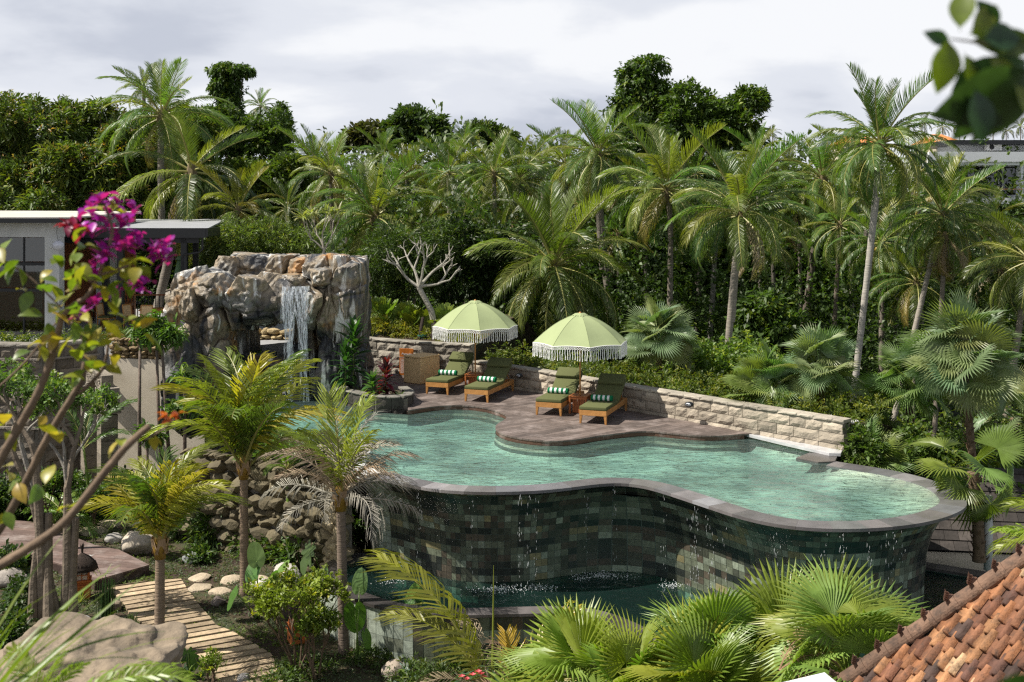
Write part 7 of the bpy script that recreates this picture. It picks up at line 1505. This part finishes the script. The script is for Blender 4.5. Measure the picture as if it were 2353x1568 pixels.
shrub('round_shrub', 'leafy bush before the gateway at the left', (110, 1230), 150, 110, (.08, .14, .022), 5, 600, .11, .05, 6)
shrub('round_shrub', 'airy bush with round leaves left of the first palm', (215, 1215), 90, 80, (.06, .11, .025), 6, 320, .09, .045, 4)
shrub('flowering_shrub', 'small plant with yellow flowers at the bottom left of the path', (485, 1575), 60, 40, (.14, .20, .02), 8, 120, .07, .03, 3)
pf = thing('pink_frangipani', 'low frangipani with pink flowers at the bottom centre', 'plant', at(1085, 1560, 17.0)); r = random.Random(6)
for i in range(16): put('leaf', r.choice(LANCE), pf, (r.gauss(0, .18), r.gauss(0, .1), r.uniform(-.15, .05)), (0, -rad(r.uniform(0, 60)), r.uniform(0, 6.3)), .28, vary((.06, .12, .05), r))
for x, y in ((1060, 1556), (1072, 1562), (1085, 1552), (1098, 1545), (1104, 1550), (1110, 1558)):
    p = at(x, y, 16.9) - pf.location
    for q in range(5): put('petal', OVATE[0], pf, p, (.3, -rad(28), q*1.257), .062, (.75, .12, .16))
# schefflera-like slender trees
def umbrella_tree(label, stems, clusters, D, seed):
    B = at(stems[0][0], 1137, D); B.z = GZ; t = thing('umbrella_tree', label, 'tree', B, group='slender umbrella trees before the cream wall'); r = random.Random(seed)
    for x0, y0, x1, y1 in stems: a, b = at(x0, y0, D), at(x1, y1, D); a.z = max(a.z, GZ); put('stem', MB().tube([a - B, a.lerp(b, .5) - B + Vector((r.uniform(-.04, .04), 0, 0)), b - B], [.055, .045, .035], 7).mesh('stem', BARK, True), t, color=(.13, .10, .08))
    P_, N_ = [], []
    for x, y, s in clusters:
        c = at(x, y, D) - B
        for q in range(int(s*1.1)): v = Vector((r.gauss(0, 1), r.gauss(0, 1), r.gauss(0, .6))).normalized()*s*D/FPX*r.uniform(.4, 1); P_.append(c + v); N_.append(Vector((r.gauss(0, .2), r.gauss(0, .2), .05)))
    leaf_part(t, P_, N_, 8, .22, .06, (.085, .16, .03), seed, spread=.8, up=-.15, var=.3, yellow=.1)
umbrella_tree('group of slender trunks with umbrella leaves reaching the terrace edge', [(322, 1140, 322, 790), (375, 1120, 360, 800), (392, 1100, 372, 790)], [(325, 765, 26), (355, 775, 30), (385, 760, 26), (350, 735, 20), (405, 770, 22)], 29.0, 4)
umbrella_tree('slim umbrella tree with two tiers of leaves at the rock foot', [(424, 1130, 424, 850), (337, 1160, 337, 1000)], [(422, 862, 22), (405, 940, 22), (435, 930, 24), (345, 1000, 20), (330, 990, 14), (360, 1010, 14)], 28.5, 5)
# frangipani trees
def frangipani(label, base, top, D, z, spread, seed, col, depth=4, rad0=.09, name='frangipani_tree', dirs=None, L=.5):
    B = at(base[0], base[1], D); t = thing(name, label, 'tree', B); H = at(top[0], top[1], D) - B; r = random.Random(seed); mb = MB(); ends = []; m = H*.5 + Vector((.12 if seed % 2 else -.08, 0, 0)); mb.tube([(0, 0, 0), m, H], [rad0*1.15, rad0, rad0*.85], 9)
    for d in dirs or ((-1, 0, .5), (.8, .3, .5), (.1, -.5, 1), (-.3, .6, .9)): branchy(mb, H, Vector(d).normalized(), L, rad0*.62, depth, r, spread, (2, 2, 3), ends, .74, .35)
    mb.build('branches', BARK, t, color=col); return t, ends
t, e = frangipani('bare pale grey frangipani tree with knobbly forked branches behind the wall', (1003, 770), (962, 660), 36.3, 1, .62, 3, (.34, .32, .27), 3, .095, dirs=((-1, 0, .75), (.9, .1, .25), (.5, -.3, 1.2), (-.1, .4, 1.2), (1, .3, .8)), L=.62)
t, e = frangipani('white stemmed frangipani with long pale leaves above the rock', (745, 610), (745, 575), 36.5, 1, .5, 6, (.36, .33, .27), 2, .05, dirs=((-.9, 0, .9), (.7, .1, 1), (0, -.3, 1.2), (-.3, .4, 1.2)), L=.55); r = random.Random(3)
for p, d in e:
    for q in range(5): put('leaf', r.choice(LANCE), t, p, (0, -rad(r.uniform(15, 75)), r.uniform(0, 6.3)), .42, vary((.26, .28, .12), r))
for (x, y, xt, yt) in ((990, 788, 1000, 738), (963, 778, 972, 730)):
    a, b = at(x, y, 35.6), at(xt, yt, 36.0); o = MB().tube([(0, 0, 0), b - a], .05, 7).build('prop_stake', BARK, None, color=(.03, .02, .015)); o.location = a; tag(o, 'dark wooden prop leaning on the bare frangipani, ' + ('right one' if x == 990 else 'left one'), 'stake', 'props under the frangipani')
B = on(115, 1425, GZ)
def old_tree():
    t = thing('gnarled_tree', 'gnarled multi-stemmed tree with fluted trunks beside the lantern', 'tree', B); r = random.Random(2); mb = MB()
    for x0, x1, y1, w in ((95, 82, 1050, 26), (120, 112, 1180, 22), (150, 155, 1120, 24), (165, 175, 1190, 20), (135, 60, 1100, 14), (75, 92, 1200, 20)):
        a, b = at(x0, 1425, B.y), at(x1, y1, B.y); k = B.y/FPX; mb.tube([a - B + Vector((0, r.uniform(-.15, .15), -.05)), (a*.6 + b*.4) - B + Vector((r.uniform(-.06, .06), 0, 0)), b - B], [w*k*.7, w*k*.48, w*k*.36], 9)
    ends = []
    for x, y, d in ((82, 1050, (-.2, 0, 1)), (155, 1120, (.3, 0, 1)), (60, 1100, (-.5, 0, .9))): branchy(mb, at(x, y, B.y) - B, Vector(d).normalized(), .8, .07, 3, r, .5, (2, 2), ends, .7)
    mb.build('trunk', BARK, t, color=(.17, .135, .10)); P_ = []; N_ = []
    for p, d in ends:
        for q in range(14): P_.append(p + Vector((r.gauss(0, .13), r.gauss(0, .13), r.gauss(0, .1)))); N_.append(Vector((0, 0, .6)))
    leaf_part(t, P_, N_, 5, .13, .06, (.09, .16, .035), 5)
old_tree()
for i, (x0, y0, x1, y1, D, lab) in enumerate(((165, 1290, 150, 1080, 26.5, 'thin grey trunked tree left of the gateway pillar'), (100, 1250, 48, 1020, 27.5, 'pale frangipani with candelabra branches before the temple wall'))):
    a, b = at(x0, y0, D), at(x1, y1, D); a.z = GZ; t = thing('slender_tree', lab, 'tree', a); mb = MB(); r = random.Random(i + 1); mb.tube([(0, 0, 0), (b - a)*.5 + Vector((.06, 0, 0)), b - a], [.09, .07, .06], 8); ends = []
    for d in ((-.7, 0, 1), (.6, .2, 1), (0, -.3, 1)): branchy(mb, b - a, Vector(d).normalized(), .75, .045, 3, r, .5, (2, 2, 3), ends, .7, .3)
    mb.build('trunk', BARK, t, color=(.26, .24, .21)); P_ = []; N_ = []
    for p, d in ends[:: (1 if i == 0 else 2)]:
        for q in range(7): P_.append(p + Vector((r.gauss(0, .07), r.gauss(0, .07), r.gauss(0, .05)))); N_.append(Vector((0, 0, .5)))
    leaf_part(t, P_, N_, 5, .14, .06, (.10, .17, .035), 9 + i)
# lanterns
def lantern(label, loc, s=1.0, rz=.3):
    t = thing('garden_lantern', label, 'lantern', loc, rz, 'terracotta garden lanterns'); TC = mat('lantern_terracotta', (.50, .15, .04), .85, .2, 10, bump=.3)
    for z, w, h in ((0, .26, .20), (.20, .30, .03), (.23, .22, .05), (.28, .29, .03)): MB().box((0, 0, 0), (w*s, w*s, h*s)).build('base', TC, t, loc=(0, 0, (z + h/2)*s), bevel=.006)
    for x in (-1, 1):
        for y in (-1, 1): MB().box((0, 0, 0), (.03*s, .03*s, .17*s)).build('corner_post', TC, t, loc=(x*.1*s, y*.1*s, .396*s))
    for k in range(4):
        a = k*PI/2; c, q = math.cos(a), math.sin(a)
        MB().box((0, 0, 0), (.014*s, .012*s, .16*s)).build('glazing_bar', TC, t, loc=(-q*.107*s, c*.107*s, .395*s), rot=(0, 0, a)); MB().box((0, 0, 0), (.17*s, .012*s, .014*s)).build('glazing_bar', TC, t, loc=(-q*.108*s, c*.108*s, .395*s), rot=(0, 0, a))
        MB().box((0, 0, 0), (.17*s, .004*s, .16*s)).build('pane', mat('lantern_pane', (.6, .5, .4), .3), t, loc=(-q*.098*s, c*.098*s, .395*s), rot=(0, 0, a))
        MB().lathe((0, 0, 0), [(.03*s, -.003), (.03*s, .003)], 4).build('hole_shade_plate', BLACK, t, loc=(-q*.131*s, c*.131*s, .10*s), rot=(PI/2, 0, a))  # black plates stand in for the shade inside carved holes
    MB().box((0, 0, 0), (.27*s, .27*s, .03*s)).build('top_plate', TC, t, loc=(0, 0, .497*s)); TH = mat('palm_fibre_thatch', (.035, .024, .018), .95, .4, 30, bump=1.0, bscale=90, stretch=(1, 1, .2))
    MB().lathe((0, 0, .50*s), [(.25*s, -.03*s), (.245*s, .02*s), (.19*s, .11*s), (.13*s, .17*s), (.05*s, .22*s), (.02*s, .24*s)], 22).build('thatch_roof', TH, t, smooth=True); m = MB(); r = random.Random(1)
    for i in range(26): a = r.uniform(0, 6.3); q = r.uniform(.0, .05); m.tube([(0, 0, .71*s), (q*.4*math.cos(a), q*.4*math.sin(a), .80*s), (q*math.cos(a), q*math.sin(a), (.86 + r.uniform(0, .05))*s)], [.012*s, .007*s, .002], 4)
    for i in range(70): a = r.uniform(0, 6.3); m.tube([(.21*s*math.cos(a), .21*s*math.sin(a), .58*s), (.26*s*math.cos(a), .26*s*math.sin(a), (.455 + r.uniform(-.03, .01))*s)], [.01*s, .003], 3)
    tag(m.build('thatch_tuft', TH, t), kind='stuff')
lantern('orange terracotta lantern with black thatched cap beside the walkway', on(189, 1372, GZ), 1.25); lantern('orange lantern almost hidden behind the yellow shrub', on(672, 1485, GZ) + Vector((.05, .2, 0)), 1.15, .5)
# ruffled fan palms on the upper bed
for i, (x, y, D, n, lab) in enumerate(((882, 752, 37.2, 12, 'ruffled fan palm clump directly right of the rock'), (940, 765, 36.8, 14, 'ruffled fan palm clump behind the notice board'), (1030, 770, 36.6, 9, 'ruffled fan palm half hidden behind the left parasol'))):
    fan_palm(lab, at(x, y, D), at(x, y - 4, D), .46, n, (88, 15), (.17, .23, .035), .04, seed=500 + i, meshes=FANR, name='ruffled_fan_palm', group='ruffled fan palms on the planting bed', twist=.9)
# foreground fan palms
fan_palm('big foreground fan palm clump in front of the pool wall, bottom right', at(1800, 1620, 15.2), at(1800, 1560, 15.2), .70, 46, (88, 0), (.20, .26, .04), .12, seed=601, pet=.95, twist=1.2)
fan_palm('third foreground fan palm crown toward the middle of the pool wall', at(1640, 1640, 15.0), at(1640, 1560, 15.0), .62, 20, (88, 10), (.20, .27, .04), .1, seed=606, twist=1.2)
fan_palm('second foreground fan palm crown left of the tiled roof', at(1950, 1640, 13.5), at(1950, 1560, 13.5), .72, 18, (85, 20), (.22, .28, .05), .1, seed=602, twist=.9)
fan_palm('low bright fan palm in the bottom centre before the lower pool', at(1335, 1700, 15.8), at(1335, 1645, 15.8), .8, 14, (88, 20), (.20, .26, .035), .1, seed=603, twist=.8)
fan_palm('fan palm just right of the bottom centre one with spiky upright leaves', at(1455, 1700, 15.0), at(1455, 1640, 15.0), .62, 12, (88, 25), (.19, .26, .035), .1, seed=604, twist=.8)
fan_palm('narrow leaved palm between the bottom centre and right clumps', at(1620, 1720, 14.2), at(1620, 1680, 14.2), .75, 14, (88, 30), (.20, .24, .03), .08, seed=605, twist=.9)
t = thing('arching_palm', 'bright yellow green palm fronds reaching in from the right edge above the tiled roof', 'palm tree', at(2535, 1290, 12.5)); r = random.Random(5)
for (az, e, l) in ((168, 58, 1.15), (178, 35, 1.2), (160, 20, 1.1), (185, 5, 1.2), (170, 48, 1.0), (190, 70, 1.1), (175, -10, 1.0)): put('frond', r.choice(FRT[:3]), t, (0, 0, 0), (r.uniform(-.3, .3), -rad(e), rad(az)), l, vary((.24, .30, .04), r))
put('stem', MB().tube([(0, 0, -1.5), (0, 0, 0)], [.08, .06], 8).mesh('stem', BARK), t, color=(.15, .11, .07))
t = thing('dry_palm', 'brown withered palm frond lying beside the white canopy at the bottom', 'palm tree', at(1790, 1540, 13.2))
for az, e in ((20, 25), (350, 5), (40, 50)): put('frond', FRD[1], t, (0, 0, 0), (0, -rad(e), rad(az)), .85, (.33, .20, .13))
sk = thing('bamboo_stake', 'thin bare bamboo pole standing right of the stone wall end', 'stake', at(1990, 1130, 25.5)); MB().tube([(0, 0, -2), (-.01, 0, .6), (-.03, 0, 1.35)], [.03, .025, .02], 7).build('pole', BARK, sk, color=(.35, .28, .17))

# ================================================================== CLOSE TO THE CAMERA
def bougainvillea():
    D0 = 3.3; base = at(-60, 1500, D0); t = thing('bougainvillea', 'magenta bougainvillea with yellow green leaves on bare arching branches', 'shrub', base); r = random.Random(9)
    def br(pts, w0, w1, D=D0, dd=0): P_ = [at(x, y, D + dd*i/(len(pts))) - base for i, (x, y) in enumerate(pts)]; n = len(P_); put('branch', trunk_mesh('branch', P_, w0*D/FPX/2, w1*D/FPX/2, BARK, 8, .03, 1.0), t, color=(.15, .105, .07))
    br([(-120, 1290), (0, 1059), (84, 910), (121, 814), (140, 735)], 24, 16); br([(-80, 1330), (25, 1174), (110, 1005), (180, 887), (197, 828)], 22, 14, 3.5); br([(-80, 1345), (0, 1299), (140, 1208), (242, 1084), (295, 1022), (343, 980)], 24, 16, 3.0)
    br([(140, 735), (162, 705), (200, 681), (226, 633), (258, 541), (250, 500), (240, 468)], 14, 5); br([(226, 633), (262, 622), (296, 611)], 8, 5); br([(212, 650), (190, 632), (176, 613)], 6, 3); br([(180, 905), (210, 880), (238, 845), (247, 806), (250, 780)], 10, 6, 3.5); br([(20, 605), (55, 628), (90, 657), (140, 707)], 5, 4); br([(332, 1011), (370, 990), (410, 955)], 5, 3, 3.0); br([(-20, 905), (60, 830), (130, 740)], 6, 4, 3.6); br([(197, 828), (190, 780), (160, 735)], 8, 6, 3.5)
    fl = [(673, 463), (700, 470), (731, 465), (739, 491), (649, 491), (695, 499), (725, 517), (598, 523), (657, 507), (653, 525), (689, 531), (629, 541), (709, 553), (757, 545), (725, 569), (753, 561), (675, 589), (813, 565), (797, 585), (817, 601), (781, 641), (765, 649), (713, 667), (661, 615), (659, 697), (629, 733), (770, 660), (800, 570), (640, 480), (735, 560), (610, 530), (680, 585)]
    for i, (X, Y) in enumerate(fl):
        x = X - 441 if X > 441 else X; x = (X - 441) ; y = Y; p = at(x, y, D0 + r.uniform(-.08, .08)) - base; c = (.34, .012, .34) if i != 7 and i != 30 else (.22, .01, .06)
        for k in range(r.randint(6, 9)): put('bract', OVATE[r.randint(0, 2)], t, p + Vector((r.gauss(0, .006), r.gauss(0, .006), r.gauss(0, .006))), (r.uniform(-.6, .6), -r.uniform(-.6, 1.3), r.uniform(0, 6.3)), r.uniform(.030, .044), vary(c, r, .35, .05))
    lv = [(621, 553), (641, 571), (641, 607), (719, 599), (705, 617), (727, 639), (589, 607), (613, 609), (585, 621), (569, 649), (555, 665), (593, 641), (633, 641), (681, 655), (657, 665), (691, 681), (601, 677), (593, 711), (611, 705), (641, 709), (547, 709), (553, 735), (597, 747), (641, 749), (681, 735), (707, 731), (753, 745), (485, 607), (477, 611), (453, 585), (445, 569), (511, 665), (749, 615), (700, 480), (690, 487), (640, 520), (730, 610)]
    lv = [(x - 441, y) for x, y in lv] + [(158, 783), (174, 766), (183, 800), (180, 823), (219, 795), (262, 769), (281, 752), (304, 766), (318, 755), (267, 806), (205, 831), (183, 854), (208, 865), (225, 845), (70, 800), (79, 778), (85, 975), (112, 989), (0, 995), (8, 980), (284, 1020), (355, 1000), (155, 1160), (93, 1120), (6, 1078), (150, 700), (175, 745), (200, 760), (240, 790), (330, 770), (120, 760), (100, 790), (10, 1180), (40, 1100)]
    for x, y in lv:
        for q in range(2): c = r.choice([(.22, .24, .02), (.30, .27, .03), (.12, .18, .025), (.38, .28, .04) if y > 660 else (.16, .21, .02)]); put('leaf', r.choice(OVATE), t, at(x + r.gauss(0, 7), y + r.gauss(0, 7), D0 + r.uniform(-.1, .1)) - base, (r.uniform(-.8, .8), -r.uniform(-1.1, .9), r.uniform(0, 6.3)), r.uniform(.045, .075), vary(c, r, .2))
    for x, y in ((385, 955), (398, 960), (410, 950), (395, 968)):
        for q in range(3): put('young_leaf', OVATE[1], t, at(x, y, 3.0) - base, (r.uniform(-.6, .6), -r.uniform(-.4, .8), r.uniform(0, 6.3)), .03, vary((.50, .12, .03), r))
bougainvillea()
def near_leaves():
    D = 1.35; base = at(2440, 60, D); t = thing('overhanging_branch', 'large dark leaves of a close branch hanging in at the top right corner', 'branch', base); r = random.Random(4); S = D/FPX
    def lf(x, y, L, ang, w, c, roll=0.0, mesh=0): # ang in the picture plane, degrees from +x up
        put('leaf', OVATE[mesh], t, at(x, y, D + r.uniform(-.03, .03)) - base, (r.uniform(-.3, .3) + roll, -rad(ang), r.uniform(-.35, .35)), (L*S*1.12, L*S*w*1.5, L*S*1.12), vary(c, r, .15))
    OLV, DK = (.15, .19, .015), (.035, .075, .03)
    lf(2205, 72, 92, 82, .75, OLV, 1.2); lf(2225, 80, 70, 20, .8, OLV, 1.3); lf(2180, 85, 110, -98, .8, OLV, 1.3); lf(2185, 100, 60, 160, .7, DK, 1.2); lf(2230, 70, 80, 40, .7, OLV, 1.4); lf(2255, 90, 85, 5, .9, DK, 1.3); lf(2300, 60, 70, 140, .7, DK, 1.2); lf(2270, 130, 80, -40, .6, OLV, 1.3); lf(2215, 120, 85, -70, .7, OLV, 1.3)
    lf(2370, 125, 200, -140, .85, DK, 1.3, 1); lf(2390, 160, 215, -150, .8, DK, 1.2, 1); lf(2365, 150, 180, -120, .6, (.05, .09, .02), 1.4, 1); lf(2400, 105, 130, 175, .6, (.05, .08, .02), 1.3); lf(2330, 190, 90, -60, .6, OLV, 1.3); lf(2240, 200, 110, -80, .7, DK, 1.3); lf(2280, 170, 150, -115, .8, DK, 1.3, 1)
    put('twig', MB().tube([(0, 0, 0), at(2300, 110, D) - base, at(2225, 95, D) - base, at(2185, 90, D) - base], [5*S, 4*S, 3*S, 2*S], 6).mesh('twig', BARK), t, color=(.06, .05, .03))
    b2 = at(2450, 1620, 1.1); t2 = thing('overhanging_branch', 'blurred dark leaf tip at the bottom right corner over the roof', 'branch', b2); put('leaf', OVATE[0], t2, (0, 0, 0), (1.2, 0, PI + .1), (230*1.1/FPX, 150*1.1/FPX, 230*1.1/FPX), (.025, .05, .02)); put('leaf', OVATE[1], t2, at(2420, 1600, 1.1) - b2, (1.0, -.2, PI - .2), (150*1.1/FPX,)*3, (.03, .06, .02))
near_leaves()
def near_rock():
    D = 8.2; c = at(205, 1560, D); k = D/FPX; m = boulder_mesh('near_rock_shape', 777, 6, 16, 0, .12, mat('sandy_rock', (.24, .19, .135), .95, .4, 2.5, bump=1.0, bscale=9, coords='World', stain=(.10, .085, .065), stain_scale=3, stain_lo=.5, stain_hi=.7)); m.polygons.foreach_set('use_smooth', [True]*len(m.polygons))
    for v in m.vertices: q = v.co.copy(); v.co += q.normalized() * (.10*noise.noise(q*2.2 + Vector((5, 1, 2))) + .045*noise.noise(q*7) + .018*noise.noise(q*19))
    t = put('big_rock', m, None, (c.x, c.y, c.z), (0, 0, .2), (205*k, 230*k, 118*k)); tag(t, 'large sandy tan rock close to the camera at the bottom left', 'rock')
    g = thing('grass_clump', 'blurred arching grass blades at the bottom left corner', 'grass clump', at(-60, 1640, 3.2)); r = random.Random(3)
    for i in range(26):
        e = r.uniform(20, 80); put('blade', r.choice(GRASS), g, (r.gauss(0, .03), r.gauss(0, .06), 0), (r.uniform(-.6, .6), -rad(e), r.uniform(-.9, .9)), r.uniform(.28, .60), vary((.16, .22, .035), r, .3))
    g2 = thing('fern_sprig', 'feathery light green sprigs in front of the sandy rock', 'fern', at(120, 1640, 3.8))
    for az, e, l in ((0, 40, .34), (10, 60, .26), (-15, 25, .42), (170, 50, .28), (30, 75, .22), (5, 33, .48)): put('frond', FRA[r.randint(0, 1)], g2, (r.gauss(0, .04), 0, 0), (r.uniform(-1, 1), -rad(e), rad(az)), l, vary((.24, .32, .04), r))
near_rock()
def fillers():
    ls = []
    r = random.Random(31)
    for i in range(16): x = 130 + i*22; d = r.uniform(46, 50); c = at(x, 600, d); ls.append((c.x, d, 1.0 + r.uniform(.6, 1.6), 1.1, .8, 1.8))
    forest_mass('undergrowth', 'shady green hedge behind the terrace pavilion', ls, 5200, 5, .24, .10, (.05, .085, .02), 201)
    ls = []
    for i in range(26): x = r.uniform(1925, 2330); d = r.uniform(24.6, 28.5); y = r.uniform(1000, 1060) if x < 2200 else r.uniform(960, 1040); c = at(x, y, d); z = min(c.z, -.6); ls.append((c.x + .2, d, z - .8, .7, .7, 1.0))
    forest_mass('undergrowth', 'green bushes below the end of the stone wall', ls, 5200, 5, .16, .08, (.07, .115, .022), 202, yellow=.15)
fillers()

def wall_end():
    ls = [(7.6 + .35*i, 24.6 + .5*((i*7) % 5)/2, -.9 - .25*((i*3) % 4) + .55, .45, .45, .75) for i in range(8)]
    forest_mass('undergrowth', 'tangled green plants right beside the end of the stone wall', ls, 2600, 5, .15, .07, (.08, .13, .026), 203, yellow=.12)
    fan_palm('low fan palm with bright leaves right at the end of the stone wall', at(2000, 1130, 24.9), at(2000, 1075, 24.9), .52, 22, (85, 0), (.15, .21, .05), .06, seed=330)
    rosette('bromeliad', 'dark leafy clump low in the opening of the rock', (at(615, 0, 33).x, 33, .35), 30, .55, LANCE, (70, 0), col=(.06, .11, .03), seed=77)
wall_end()

def glade():
    MANGO_ = 0
    r = random.Random(8); ls = []
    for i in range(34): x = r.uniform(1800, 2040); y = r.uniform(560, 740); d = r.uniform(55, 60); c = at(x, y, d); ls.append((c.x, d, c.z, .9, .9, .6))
    forest_mass('undergrowth', 'sunlit yellow green glade glimpsed between the right hand trunks', ls, 4200, 5, .28, .13, (.16, .24, .03), 204, yellow=.3)  # lighter leaf colour stands in for sun falling on the glade
    ls = []
    for i in range(30): x = r.uniform(1560, 1760); y = r.uniform(760, 900); d = r.uniform(31, 35); c = at(x, y, d); ls.append((c.x, d, min(c.z, .9) - .2, .6, .5, .5))
    forest_mass('undergrowth', 'light green creeper bushes around the foot of the thick curving palm', ls, 4200, 5, .15, .08, (.11, .18, .03), 205, yellow=.2)
glade()
